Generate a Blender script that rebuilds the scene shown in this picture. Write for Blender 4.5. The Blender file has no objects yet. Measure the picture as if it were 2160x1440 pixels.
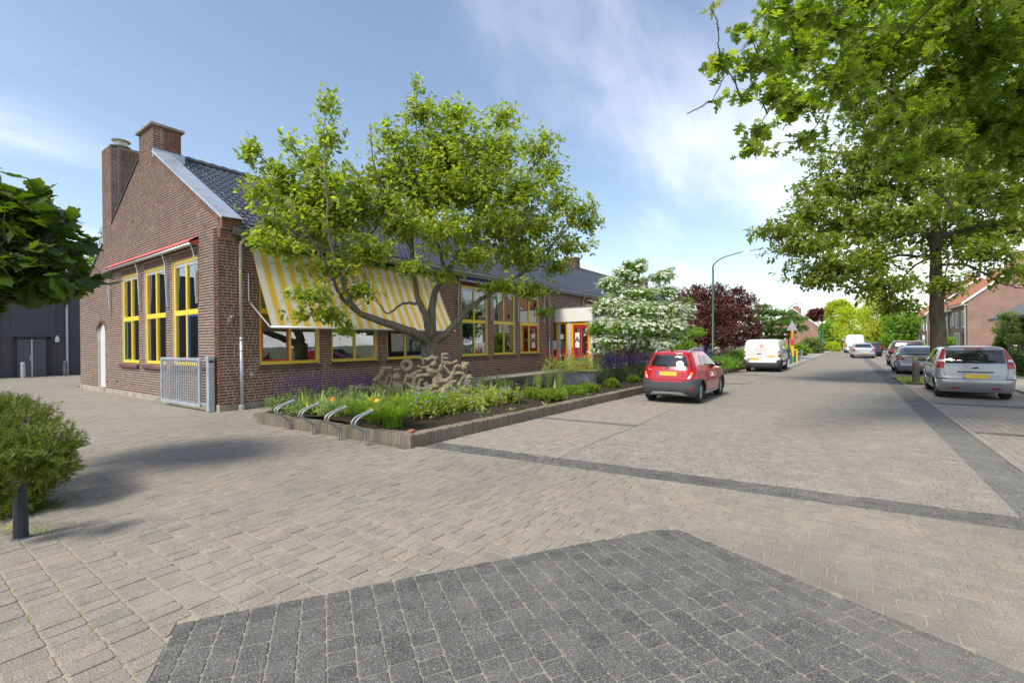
import bpy, math, random
import numpy as np
from mathutils import Vector, Matrix, Quaternion

random.seed(7); RNG = np.random.default_rng(7)
sc = bpy.context.scene
COL = sc.collection
R_ = math.radians

# ------------------------------------------------------------------ camera
# world: X runs along the street and the long brick front, Y runs left towards the building, Z up, metres
FPX, YAW, ROLL, CAMH, PCX, PCY = 970.0, R_(35.2), R_(0.6), 1.73, 1080.0, 724.0
FW = np.array([math.cos(YAW), math.sin(YAW), 0.0]); RT = np.array([math.sin(YAW), -math.cos(YAW), 0.0]); UP = np.array([0, 0, 1.0])
RC = RT * math.cos(ROLL) - UP * math.sin(ROLL); UC = UP * math.cos(ROLL) + RT * math.sin(ROLL); CAMP = np.array([0, 0, CAMH])
cam = bpy.data.cameras.new("camera"); camo = bpy.data.objects.new("camera", cam); COL.objects.link(camo)
cam.sensor_width = 36.0; cam.lens = 36.0 * FPX / 2160.0; cam.shift_y = 4.0 / 2160.0
cam.clip_start = 0.05; cam.clip_end = 3000
mw = Matrix.Identity(4)
for i in range(3):
    mw[i][0], mw[i][1], mw[i][2], mw[i][3] = RC[i], UC[i], -FW[i], CAMP[i]
camo.matrix_world = mw
sc.camera = camo

# ------------------------------------------------------------------ sky, sun, exposure
SUN_EL, SUN_AZ = R_(52), R_(172)          # direction towards the sun: azimuth measured from +X
sc.view_settings.view_transform = 'Standard'; sc.view_settings.look = 'None'
sc.view_settings.gamma = 1.0; sc.view_settings.use_curve_mapping = False
sc.view_settings.exposure = 1.08
sc.cycles.max_bounces = 6; sc.cycles.diffuse_bounces = 3; sc.cycles.glossy_bounces = 3; sc.cycles.transmission_bounces = 4; sc.cycles.transparent_max_bounces = 8
world = bpy.data.worlds.new("World"); sc.world = world; world.use_nodes = True
wt = world.node_tree; wt.nodes.clear()
def WN(t, **k):
    n = wt.nodes.new(t)
    for a, b in k.items(): setattr(n, a, b)
    return n
wo = WN('ShaderNodeOutputWorld'); bg = WN('ShaderNodeBackground'); sky = WN('ShaderNodeTexSky', sky_type='NISHITA')
sky.sun_disc = False; sky.sun_elevation = SUN_EL; sky.sun_rotation = math.pi / 2 - SUN_AZ
sky.air_density = 1.2; sky.dust_density = 0.7; sky.ozone_density = 2.0; sky.altitude = 20
bg.inputs['Strength'].default_value = 0.098
# thin high cloud: streaky noise laid on a flat layer far overhead
tc = WN('ShaderNodeTexCoord'); sp = WN('ShaderNodeSeparateXYZ'); wt.links.new(tc.outputs['Generated'], sp.inputs[0])
def WM(op, a, b=None, c=None):
    n = WN('ShaderNodeMath', operation=op)
    for i, v in enumerate((a, b, c)):
        if v is None: continue
        if isinstance(v, (int, float)): n.inputs[i].default_value = v
        else: wt.links.new(v, n.inputs[i])
    return n.outputs[0]
zc = WM('ADD', WM('MAXIMUM', sp.outputs[2], 0.0), 0.16)
cx = WM('DIVIDE', sp.outputs[0], zc); cy = WM('DIVIDE', sp.outputs[1], zc)
cv = WN('ShaderNodeCombineXYZ'); wt.links.new(cx, cv.inputs[0]); wt.links.new(cy, cv.inputs[1])
mp = WN('ShaderNodeMapping'); mp.inputs['Rotation'].default_value = (0, 0, R_(25)); mp.inputs['Scale'].default_value = (0.42, 1.0, 1); mp.inputs['Location'].default_value = (7.1, 3.3, 0)
wt.links.new(cv.outputs[0], mp.inputs[0])
n1 = WN('ShaderNodeTexNoise'); n1.inputs['Scale'].default_value = 0.8; n1.inputs['Detail'].default_value = 7; n1.inputs['Roughness'].default_value = 0.48; n1.inputs['Distortion'].default_value = 0.5
wt.links.new(mp.outputs[0], n1.inputs['Vector'])
n2 = WN('ShaderNodeTexNoise'); n2.inputs['Scale'].default_value = 3.1; n2.inputs['Detail'].default_value = 6; n2.inputs['Roughness'].default_value = 0.6; n2.inputs['Distortion'].default_value = 0.9
wt.links.new(mp.outputs[0], n2.inputs['Vector'])
cl = WM('ADD', WM('MULTIPLY', n1.outputs[0], 0.82), WM('MULTIPLY', n2.outputs[0], 0.18))
low = WM('POWER', WM('SUBTRACT', 1.0, WM('MINIMUM', WM('MAXIMUM', sp.outputs[2], 0.0), 1.0)), 4.0)
cl = WM('ADD', cl, WM('MULTIPLY', low, 0.10))
cr = WN('ShaderNodeMapRange', interpolation_type='SMOOTHERSTEP'); wt.links.new(cl, cr.inputs[0])
cr.inputs[1].default_value = 0.44; cr.inputs[2].default_value = 0.75; cr.inputs[3].default_value = 0.04; cr.inputs[4].default_value = 0.95
mx = WN('ShaderNodeMixRGB'); wt.links.new(WM('MULTIPLY', cr.outputs[0], WM('MINIMUM', WM('ADD', WM('MULTIPLY', low, 1.0), .55), 1.0)), mx.inputs[0]); tn = WN('ShaderNodeMixRGB', blend_type='MULTIPLY'); tn.inputs[0].default_value = 1; tn.inputs[2].default_value = (1.04, .985, .955, 1); wt.links.new(sky.outputs[0], tn.inputs[1]); wt.links.new(tn.outputs[0], mx.inputs[1]); mx.inputs[2].default_value = (8.4, 8.5, 8.7, 1)
wt.links.new(mx.outputs[0], bg.inputs[0]); wt.links.new(bg.outputs[0], wo.inputs[0])

sun = bpy.data.lights.new("sun", 'SUN'); suno = bpy.data.objects.new("sun", sun); COL.objects.link(suno)
sun.energy = 2.2; sun.angle = R_(15); sun.color = (1.0, 0.925, 0.80)
sd = Vector((math.cos(SUN_EL) * math.cos(SUN_AZ), math.cos(SUN_EL) * math.sin(SUN_AZ), math.sin(SUN_EL)))
suno.rotation_euler = (-sd).to_track_quat('-Z', 'Y').to_euler(); suno.location = (-20, 5, 30)

# ------------------------------------------------------------------ helpers
def at(x, y, depth):                      # photo pixel + depth along the view axis -> world point
    return CAMP + (FW + (x - PCX) / FPX * RC + (PCY - y) / FPX * UC) * depth
def proj(p):
    v = np.asarray(p, float) - CAMP; k = v @ FW; k = k if abs(k) > 1e-6 else 1e-6
    return PCX + FPX * (v @ RC) / k, PCY - FPX * (v @ UC) / k, k

class MB:
    """collects faces for one mesh"""
    def __init__(s): s.v = []; s.f = []
    def add(s, vs, fs):
        o = len(s.v); s.v.extend(tuple(float(c) for c in v) for v in vs); s.f.extend(tuple(i + o for i in f) for f in fs); return s
    def box(s, x0, x1, y0, y1, z0, z1):
        if x0 > x1: x0, x1 = x1, x0
        if y0 > y1: y0, y1 = y1, y0
        if z0 > z1: z0, z1 = z1, z0
        return s.add([(x0,y0,z0),(x1,y0,z0),(x1,y1,z0),(x0,y1,z0),(x0,y0,z1),(x1,y0,z1),(x1,y1,z1),(x0,y1,z1)],
              [(0,3,2,1),(4,5,6,7),(0,1,5,4),(1,2,6,5),(2,3,7,6),(3,0,4,7)])
    def bbox(s, x0, x1, y0, y1, z0, z1, b=0.01):   # box with bevelled edges
        P = []
        xs, ys, zs = sorted((x0, x1)), sorted((y0, y1)), sorted((z0, z1))
        lo = np.array([xs[0], ys[0], zs[0]]); hi = np.array([xs[1], ys[1], zs[1]]); c = (lo + hi) / 2; h = (hi - lo) / 2
        idx = {}
        V = []
        for sx in (-1, 1):
            for sy in (-1, 1):
                for sz in (-1, 1):
                    for ax in range(3):
                        p = np.array([sx, sy, sz], float) * (h - b); p[ax] = (sx, sy, sz)[ax] * h[ax]
                        idx[(sx, sy, sz, ax)] = len(V); V.append(c + p)
        F = []
        for ax in range(3):
            o = [a for a in range(3) if a != ax]
            for sg in (-1, 1):
                q = []
                for (a, b2) in ((-1,-1),(1,-1),(1,1),(-1,1)):
                    k = [0,0,0]; k[ax] = sg; k[o[0]] = a; k[o[1]] = b2
                    q.append(idx[(k[0],k[1],k[2],ax)])
                if (sg == 1) != (ax != 1): q.reverse()
                F.append(tuple(q))
            for a in (-1, 1):
                for b2 in (-1, 1):
                    k0=[0,0,0];k1=[0,0,0];k0[ax]=-1;k1[ax]=1
                    for k in (k0,k1): k[o[0]]=a;k[o[1]]=b2
                    F.append((idx[(*k0,o[0])],idx[(*k1,o[0])],idx[(*k1,o[1])],idx[(*k0,o[1])]))
        for sx in (-1,1):
            for sy in (-1,1):
                for sz in (-1,1): F.append((idx[(sx,sy,sz,0)],idx[(sx,sy,sz,1)],idx[(sx,sy,sz,2)]))
        return s.add(V, F)
    def tube(s, pts, rad, n=8, caps=True):
        pts = [np.asarray(p, float) for p in pts]; m = len(pts)
        if isinstance(rad, (int, float)): rad = [rad] * m
        V = []; up = None
        for i, p in enumerate(pts):
            t = pts[min(i + 1, m - 1)] - pts[max(i - 1, 0)]; t = t / (np.linalg.norm(t) + 1e-9)
            if up is None:
                up = np.array([0, 0, 1.0]) if abs(t[2]) < 0.9 else np.array([1.0, 0, 0])
            a = np.cross(t, up); a /= np.linalg.norm(a) + 1e-9; b = np.cross(a, t); up = b
            for k in range(n):
                w = 2 * math.pi * k / n; V.append(p + rad[i] * (a * math.cos(w) + b * math.sin(w)))
        F = []
        for i in range(m - 1):
            for k in range(n):
                k2 = (k + 1) % n; F.append((i*n+k, i*n+k2, (i+1)*n+k2, (i+1)*n+k))
        if caps: F.append(tuple(range(n))[::-1]); F.append(tuple((m-1)*n + k for k in range(n)))
        return s.add(V, F)
    def lathe(s, prof, n=20, c=(0,0,0), axis='z'):
        V = []; m = len(prof)
        for r, z in prof:
            for k in range(n):
                w = 2 * math.pi * k / n; a, b = r*math.cos(w), r*math.sin(w)
                p = (a, b, z) if axis == 'z' else ((a, z, b) if axis == 'y' else (z, a, b))
                V.append((p[0]+c[0], p[1]+c[1], p[2]+c[2]))
        F = []
        for i in range(m-1):
            for k in range(n):
                k2 = (k+1) % n; F.append((i*n+k, i*n+k2, (i+1)*n+k2, (i+1)*n+k))
        if prof[0][0] > 1e-6: F.append(tuple(range(n))[::-1])
        if prof[-1][0] > 1e-6: F.append(tuple((m-1)*n+k for k in range(n)))
        return s.add(V, F)
    def prism(s, poly, d):               # polygon of 3d points extruded by vector d
        n = len(poly); d = np.asarray(d, float)
        V = [np.asarray(p, float) for p in poly] + [np.asarray(p, float) + d for p in poly]
        return s.add(V, [tuple(range(n))[::-1], tuple(range(n, 2*n))] + [(i, (i+1) % n, n+(i+1) % n, n+i) for i in range(n)])
    def ell(s, c, r, n=12, m=8, rot=None):
        V = []; F = []
        for i in range(m+1):
            th = math.pi * i / m
            for k in range(n):
                w = 2*math.pi*k/n
                p = np.array([r[0]*math.sin(th)*math.cos(w), r[1]*math.sin(th)*math.sin(w), r[2]*math.cos(th)])
                if rot is not None: p = rot @ p
                V.append(p + np.asarray(c, float))
        for i in range(m):
            for k in range(n):
                k2 = (k+1) % n; F.append((i*n+k, (i+1)*n+k, (i+1)*n+k2, i*n+k2))
        return s.add(V, F)
    def grid(s, fn, nu, nv, u0=0., u1=1., v0=0., v1=1.):
        V = [fn(u0+(u1-u0)*i/nu, v0+(v1-v0)*j/nv) for j in range(nv+1) for i in range(nu+1)]
        F = [(j*(nu+1)+i, j*(nu+1)+i+1, (j+1)*(nu+1)+i+1, (j+1)*(nu+1)+i) for j in range(nv) for i in range(nu)]
        return s.add(V, F)

def np_mesh(name, V, F):
    V = np.asarray(V, np.float32); F = np.asarray(F, np.int32)
    me = bpy.data.meshes.new(name); me.vertices.add(len(V)); me.vertices.foreach_set('co', V.ravel())
    k = F.shape[1]; me.loops.add(F.size); me.loops.foreach_set('vertex_index', F.ravel())
    me.polygons.add(len(F)); me.polygons.foreach_set('loop_start', np.arange(0, F.size, k, dtype=np.int32)); me.polygons.foreach_set('loop_total', np.full(len(F), k, np.int32))
    me.update(calc_edges=True); me.validate(); return me

def tag(o, label=None, cat=None, group=None, kind=None):
    if label: o['label'] = label
    if cat: o['category'] = cat
    if group: o['group'] = group
    if kind: o['kind'] = kind
    return o
def wloc(o):
    l = np.zeros(3)
    while o is not None: l += np.array(o.location); o = o.parent
    return l
def obj(name, mb, mat, parent=None, smooth=False, local=False, **t):
    """one mesh object; world coordinates are shifted into an (unrotated) parent's frame unless local"""
    if isinstance(mb, MB):
        me = bpy.data.meshes.new(name)
        V = mb.v
        if parent is not None and not local:
            l = wloc(parent); V = [(a-l[0], b-l[1], c-l[2]) for a, b, c in V]
        me.from_pydata(V, [], mb.f); me.update()
    else:
        me = mb
        if parent is not None and not local:
            l = wloc(parent); me.transform(Matrix.Translation(-Vector(l)))
    if mat is not None:
        for m in (mat if isinstance(mat, list) else [mat]): me.materials.append(m)
    if smooth: me.polygons.foreach_set('use_smooth', [True] * len(me.polygons))
    o = bpy.data.objects.new(name, me); COL.objects.link(o)
    if parent is not None: o.parent = parent
    tag(o, **t); return o
def fixn(o):                              # consistent outward normals
    import bmesh
    b = bmesh.new(); b.from_mesh(o.data); bmesh.ops.recalc_face_normals(b, faces=b.faces); b.to_mesh(o.data); b.free(); return o
def thing(name, label, cat, loc=(0,0,0), rotz=0, group=None, parent=None):
    o = bpy.data.objects.new(name, None); COL.objects.link(o); o.location = loc; o.rotation_euler = (0,0,rotz); o.empty_display_size = 0.2
    if parent is not None: o.parent = parent
    tag(o, label, cat, group); return o
def part_group(name, parent): return thing(name, None, None, parent=parent)
def inst(name, me, parent, loc, rot=(0,0,0), scale=(1,1,1), world=True):
    o = bpy.data.objects.new(name, me); COL.objects.link(o)
    l = wloc(parent) if (parent is not None and world) else np.zeros(3)
    o.parent = parent; o.location = (loc[0]-l[0], loc[1]-l[1], loc[2]-l[2]); o.rotation_euler = rot; o.scale = scale; return o
def copy_tree(o, parent=None):
    c = o.copy(); COL.objects.link(c); c.parent = parent
    for ch in list(o.children): copy_tree(ch, c)
    return c

# ------------------------------------------------------------------ materials
class NT:
    def __init__(s, name):
        s.m = bpy.data.materials.new(name); s.m.use_nodes = True; s.t = s.m.node_tree; s.t.nodes.clear()
        s.out = s.n('ShaderNodeOutputMaterial'); s.b = s.n('ShaderNodeBsdfPrincipled'); s.l(s.b.outputs[0], s.out.inputs[0])
        g = s.n('ShaderNodeNewGeometry'); s.geo = g; s.pos = g.outputs['Position']
    def n(s, t, **k):
        n = s.t.nodes.new(t)
        for a, b in k.items(): setattr(n, a, b)
        return n
    def l(s, a, b): s.t.links.new(a, b)
    def sv(s, sock, v):
        if isinstance(v, (int, float)): sock.default_value = v
        elif isinstance(v, tuple): sock.default_value = (v + (1,))[:4] if len(sock.default_value) == 4 else v
        else: s.l(v, sock)
    def math(s, op, a, b=None, c=None, clamp=False):
        n = s.n('ShaderNodeMath', operation=op, use_clamp=clamp)
        for i, v in enumerate((a, b, c)):
            if v is not None: s.sv(n.inputs[i], v)
        return n.outputs[0]
    def noise(s, scale, detail=3, rough=0.5, vec=None, stretch=None, dist=0.0):
        n = s.n('ShaderNodeTexNoise'); n.inputs['Scale'].default_value = scale; n.inputs['Detail'].default_value = detail; n.inputs['Roughness'].default_value = rough; n.inputs['Distortion'].default_value = dist
        v = vec or s.pos
        if stretch:
            mp = s.n('ShaderNodeMapping'); mp.inputs['Scale'].default_value = stretch; s.l(v, mp.inputs[0]); v = mp.outputs[0]
        s.l(v, n.inputs['Vector']); return n.outputs[0]
    def mix(s, f, a, b, mode='MIX'):
        n = s.n('ShaderNodeMixRGB', blend_type=mode); s.sv(n.inputs[0], f); s.sv(n.inputs[1], a); s.sv(n.inputs[2], b); return n.outputs[0]
    def ramp(s, f, stops, interp='LINEAR'):
        n = s.n('ShaderNodeValToRGB'); cr = n.color_ramp; cr.interpolation = interp
        while len(cr.elements) < len(stops): cr.elements.new(0.5)
        for e, (p, c) in zip(cr.elements, stops): e.position = p; e.color = (c + (1,))[:4] if isinstance(c, tuple) else (c, c, c, 1)
        s.sv(n.inputs[0], f); return n.outputs[0]
    def rng(s, f, a, b, c=0., d=1.):
        n = s.n('ShaderNodeMapRange'); s.sv(n.inputs[0], f)
        for i, v in enumerate((a, b, c, d)): n.inputs[i+1].default_value = v
        return n.outputs[0]
    def bump(s, h, strength=0.3, dist=0.01):
        n = s.n('ShaderNodeBump'); n.inputs['Strength'].default_value = strength; n.inputs['Distance'].default_value = dist; s.l(h, n.inputs['Height']); s.l(n.outputs[0], s.b.inputs['Normal']); return n
    def isl(s):                          # one random number per loose piece, per object too
        oi = s.n('ShaderNodeObjectInfo'); return s.math('FRACT', s.math('ADD', s.geo.outputs['Random Per Island'], oi.outputs['Random']))
    def fin(s, color=None, rough=None, metal=None, spec=None, **k):
        for nm, v in (('Base Color', color), ('Roughness', rough), ('Metallic', metal), ('Specular IOR Level', spec)):
            if v is not None: s.sv(s.b.inputs[nm], v)
        for a, v in k.items(): s.sv(s.b.inputs[a.replace('_', ' ')], v)
        return s.m
MC = {}
def plain(name, col, rough=0.5, metal=0.0, var=0.12, scale=6.0, bump=0.0, bscale=60.0, **k):
    if name in MC: return MC[name]
    t = NT(name); n = t.noise(scale, 4, 0.6)
    c = t.mix(1.0, col, t.rng(n, 0.25, 0.75, 1-var, 1+var), 'MULTIPLY') if var else col
    r = t.rng(t.noise(scale*2.3, 3), 0.3, 0.7, max(0, rough-0.08), min(1, rough+0.08))
    if bump: t.bump(t.noise(bscale, 3), bump, 0.004)
    MC[name] = t.fin(c, r, metal, **k); return MC[name]
def paint(name, col, rough=0.32, grime=0.25):
    if name in MC: return MC[name]
    t = NT(name); n = t.noise(2.2, 5, 0.65, stretch=(1, 1, .35)); n2 = t.noise(40, 3)
    c = t.mix(t.rng(n, .5, .8, 0, grime), col, (0.16, 0.14, 0.11)); c = t.mix(1.0, c, t.rng(n2, .3, .7, .94, 1.05), 'MULTIPLY')
    t.bump(n2, .06, .002); MC[name] = t.fin(c, t.rng(n, .3, .8, rough-.05, rough+.2)); return MC[name]
def brick_mat(name, stops, soil=0.35, hue=None):
    t = NT(name); r = t.isl(); c = t.ramp(r, stops)
    f = t.noise(90, 2, .65); c = t.mix(1.0, c, t.rng(f, .25, .75, .72, 1.25), 'MULTIPLY')
    w = t.noise(.9, 3, .6); c = t.mix(t.rng(w, .45, .75, 0, soil), c, (.30, .25, .21))
    t.bump(f, .55, .006); return t.fin(c, .9, spec=.25)
def leaf_mat(name, stops, trans=0.5, rough=0.45, tint=(0.55, 0.75, 0.12), gain=1.95):
    stops = [(q, tuple(min(.9, x*(gain if max(c) < .5 else 1)) for x in c)) for q, c in stops]
    t = NT(name); r = t.isl(); big = t.noise(.55, 2); r2 = t.math('ADD', t.math('MULTIPLY', r, .72), t.math('MULTIPLY', big, .28))
    c = t.ramp(r2, stops); t.fin(c, rough, spec=.35)
    tr = t.n('ShaderNodeBsdfTranslucent'); t.l(t.mix(1.0, c, tuple(3.3*x for x in tint), 'MULTIPLY'), tr.inputs[0])
    ms = t.n('ShaderNodeMixShader'); ms.inputs[0].default_value = trans; t.l(t.b.outputs[0], ms.inputs[1]); t.l(tr.outputs[0], ms.inputs[2]); t.l(ms.outputs[0], t.out.inputs[0]); return t.m
def bark_mat(name, a, b, scale=14):
    t = NT(name); n = t.noise(scale, 6, .7, stretch=(1, 1, .22), dist=.4); m = t.noise(3, 4)
    c = t.ramp(n, [(.3, a), (.7, b)]); c = t.mix(t.rng(m, .5, .75, 0, .45), c, (.13, .14, .07)); t.bump(n, .8, .03); return t.fin(c, .92, spec=.15)
def glass_mat(name, tint=(.55, .6, .58), refl=1.0):
    t = NT(name); tb = t.n('ShaderNodeBsdfTransparent'); tb.inputs[0].default_value = tint + (1,)
    g = t.n('ShaderNodeBsdfGlossy'); g.inputs['Roughness'].default_value = .015; g.inputs[0].default_value = (.95, .97, 1, 1)
    fr = t.n('ShaderNodeFresnel'); fr.inputs[0].default_value = 1.55
    f = t.math('ADD', t.math('MULTIPLY', fr.outputs[0], 1.7*refl), .13*refl, clamp=True)
    bn = t.n('ShaderNodeBump'); bn.inputs['Strength'].default_value = .06; bn.inputs['Distance'].default_value = .02; t.l(t.noise(1.3, 1), bn.inputs['Height']); t.l(bn.outputs[0], g.inputs['Normal'])
    ms = t.n('ShaderNodeMixShader'); t.l(f, ms.inputs[0]); t.l(tb.outputs[0], ms.inputs[1]); t.l(g.outputs[0], ms.inputs[2]); t.l(ms.outputs[0], t.out.inputs[0]); return t.m
def paver_mat(name, stops, speck_d, speck_l, stain=(.26, .235, .19), stain_amt=.5, fine=85, dust=.4):
    t = NT(name); c = t.ramp(t.isl(), stops)
    a = t.noise(fine, 1, .5); b = t.noise(fine*1.7, 1, .5)
    c = t.mix(t.rng(a, .54, .64, 0, .62), c, speck_d); c = t.mix(t.rng(b, .57, .66, 0, .62), c, speck_l)
    s = t.noise(.42, 3, .6, dist=.6); s2 = t.noise(5, 2, .7); c = t.mix(t.rng(t.math('ADD', t.math('MULTIPLY', s, .8), t.math('MULTIPLY', s2, .2)), .42, .70, 0, stain_amt), c, stain)
    c = t.mix(1.0, c, t.rng(s2, .3, .7, .86, 1.1), 'MULTIPLY')
    sd_ = t.noise(.85, 3, .65, dist=1.0); c = t.mix(t.rng(sd_, .56, .72, 0, dust), c, (.36, .325, .26))
    t.bump(t.math('ADD', a, b), .8, .007); return t.fin(c, .93, spec=.2)
def tiled_mat(name, c1, c2, mortar, bw, bh, ang=0., msize=.006, speck=True, stain=(.26, .235, .19), stain_amt=.5, offset=.5, sq=1):
    """laid paving too far off to pick the stones apart"""
    t = NT(name); mp = t.n('ShaderNodeMapping'); mp.inputs['Rotation'].default_value = (0, 0, ang); t.l(t.pos, mp.inputs[0])
    b = t.n('ShaderNodeTexBrick'); b.offset = offset; t.l(mp.outputs[0], b.inputs['Vector'])
    for k, v in (('Color1', c1+(1,)), ('Color2', c2+(1,)), ('Mortar', mortar+(1,)), ('Scale', 1.), ('Mortar Size', msize), ('Mortar Smooth', .4), ('Brick Width', bw), ('Row Height', bh), ('Bias', 0.)): b.inputs[k].default_value = v
    c = b.outputs[0]
    a = t.noise(60, 1, .6)
    if speck: c = t.mix(t.rng(a, .54, .68, 0, .6), c, tuple(.5*x for x in c1)); c = t.mix(t.rng(t.noise(95, 1), .57, .68, 0, .6), c, (.6, .56, .5))
    s = t.noise(.30, 4, .62, dist=.7); c = t.mix(t.rng(s, .42, .75, 0, stain_amt), c, stain)
    c = t.mix(1.0, c, t.rng(t.noise(3.1, 3, .7), .3, .7, .84, 1.12), 'MULTIPLY')
    h = t.math('ADD', t.math('MULTIPLY', b.outputs[1], -1.0), t.math('MULTIPLY', a, .25)); t.bump(h, .6, .008)
    return t.fin(c, .93, spec=.2)
# ------------------------------------------------------------------ ground
def sheet(name, poly, z, mat, kind='structure', parent=None):
    m = MB(); m.add([(x, y, z) for x, y in poly], [tuple(range(len(poly)))])
    o = obj(name, m, mat, parent); fixn(o)
    if o.data.polygons[0].normal.z < 0: o.data.flip_normals()
    if kind and parent is None: o['kind'] = kind
    return o
def lineY(y0, k, x0): return lambda x: y0 + k * (x - x0)
PLF = lineY(5.80, -.045, 5.28)            # front of planter
RDL = lineY(3.47, -.0365, 6.2)            # road edge, left
STL = lineY(-1.44, -.011, 6.0)            # dark strip, road side
STR = lineY(-1.93, -.011, 6.0)
RPK = lineY(-4.65, -.011, 6.0)            # right parking bay, outer edge
grass_m = (lambda t: t.fin(t.mix(t.rng(t.noise(.35, 5), .4, .65), t.ramp(t.noise(9, 5, .7), [(.3, (.045, .075, .015)), (.7, (.11, .14, .035))]), (.16, .13, .08)), .95))(NT('grass_ground'))
sheet('ground', [(-400, -700), (1500, -700), (1500, 700), (-400, 700)], -.05, grass_m)
pinkT = tiled_mat('pink_paving_far', (.285, .25, .203), (.245, .225, .19), (.18, .16, .125), .205, .14, R_(90), .007, stain=(.205, .19, .16), stain_amt=.8)
greyT = tiled_mat('road_clinker_far', (.285, .263, .22), (.225, .208, .176), (.16, .145, .12), .20, .07, R_(90), .006, stain=(.25, .23, .20), stain_amt=.55)
parkT = tiled_mat('parking_paving_far', (.30, .255, .215), (.255, .22, .19), (.14, .12, .095), .21, .14, 0, .009, stain=(.29, .27, .23), stain_amt=.5)
walkT = tiled_mat('sidewalk_tile_far', (.37, .34, .29), (.32, .30, .26), (.2, .18, .14), .30, .30, 0, .006, stain_amt=.5)
darkT = tiled_mat('dark_clinker_far', (.095, .098, .10), (.12, .12, .122), (.2, .18, .15), .20, .10, 0, .006, stain=(.24, .23, .20), stain_amt=.45)
sand = plain('joint_sand', (.33, .285, .21), .95, var=.25, scale=25, bump=.5, bscale=200)
BL = lambda y: 5.46 + (5.75 - y) * .0778   # lower edge of the dark cross band
BU = lambda y: 5.87 + (5.75 - y) * .0765
forecourt = sheet('forecourt', [(-30, -14), (6.9, -14), (6.9, -4.66), (BU(-4.65)-.003, -4.66), (BU(-1.93)-.003, -1.93), (BL(-1.93), -1.93), (BL(5.75), 5.75), (5.2, 5.85), (5.2, 11), (8, 13.7), (5.6, 14), (5.6, 28), (60, 30), (60, 41), (-30, 41)], -.006, pinkT)
road = sheet('road', [(BU(3.5), 3.47), (BU(-1.44), -1.44), (130, STL(130)), (130, RDL(130)), (47, RDL(47))], -.006, greyT)
parking_l = sheet('parking_bay', [(BU(5.76), 5.76), (BU(3.5), 3.47), (33, RDL(33)), (33, PLF(33))], -.006, parkT)
parking_r = sheet('parking_bay', [(BU(-1.93), -1.93), (BU(-4.65), -4.65), (130, RPK(130)), (130, STR(130))], -.006, parkT)
sidewalk_l = MB(); sidewalk_l.prism([(33, RDL(33) + .02, -.02), (33, 7.5, -.02), (44, 6.2, -.02), (130, 4.2, -.02), (130, RDL(130) + .02, -.02)], (0, 0, .10))
obj('sidewalk', sidewalk_l, walkT, kind='structure')
sidewalk_r = MB(); sidewalk_r.prism([(BU(-4.65) + .2, RPK(6.7) - .02, -.02), (130, RPK(130) - .02, -.02), (130, -7.2, -.02), (BU(-6.5) + .2, -6.5, -.02)], (0, 0, .09))
obj('sidewalk', sidewalk_r, walkT, kind='structure')
kerb_m = plain('kerb_concrete', (.36, .34, .30), .9, var=.2, scale=3, bump=.3)
for k0, k1, fn, s in ((33.0, 125.0, RDL, 1),):
    kb = MB(); x = k0
    while x < k1:
        kb.box(x + .003, x + .997, fn(x) - .10, fn(x) + .015, -.03, .084); x += 1.0
    obj('kerb', kb, kerb_m, kind='structure')
kb = MB(); x = 9.0
while x < 100:
    kb.box(x + .003, x + .997, RPK(x) - .015, RPK(x) + .09, -.03, .075); x += 1.0
obj('kerb', kb, kerb_m, kind='structure')
strip = sheet('dark_paving_strip', [(BU(-1.44), -1.44), (BU(-1.93), -1.93), (60, STR(60)), (60, STL(60))], -.006, darkT)

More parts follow.
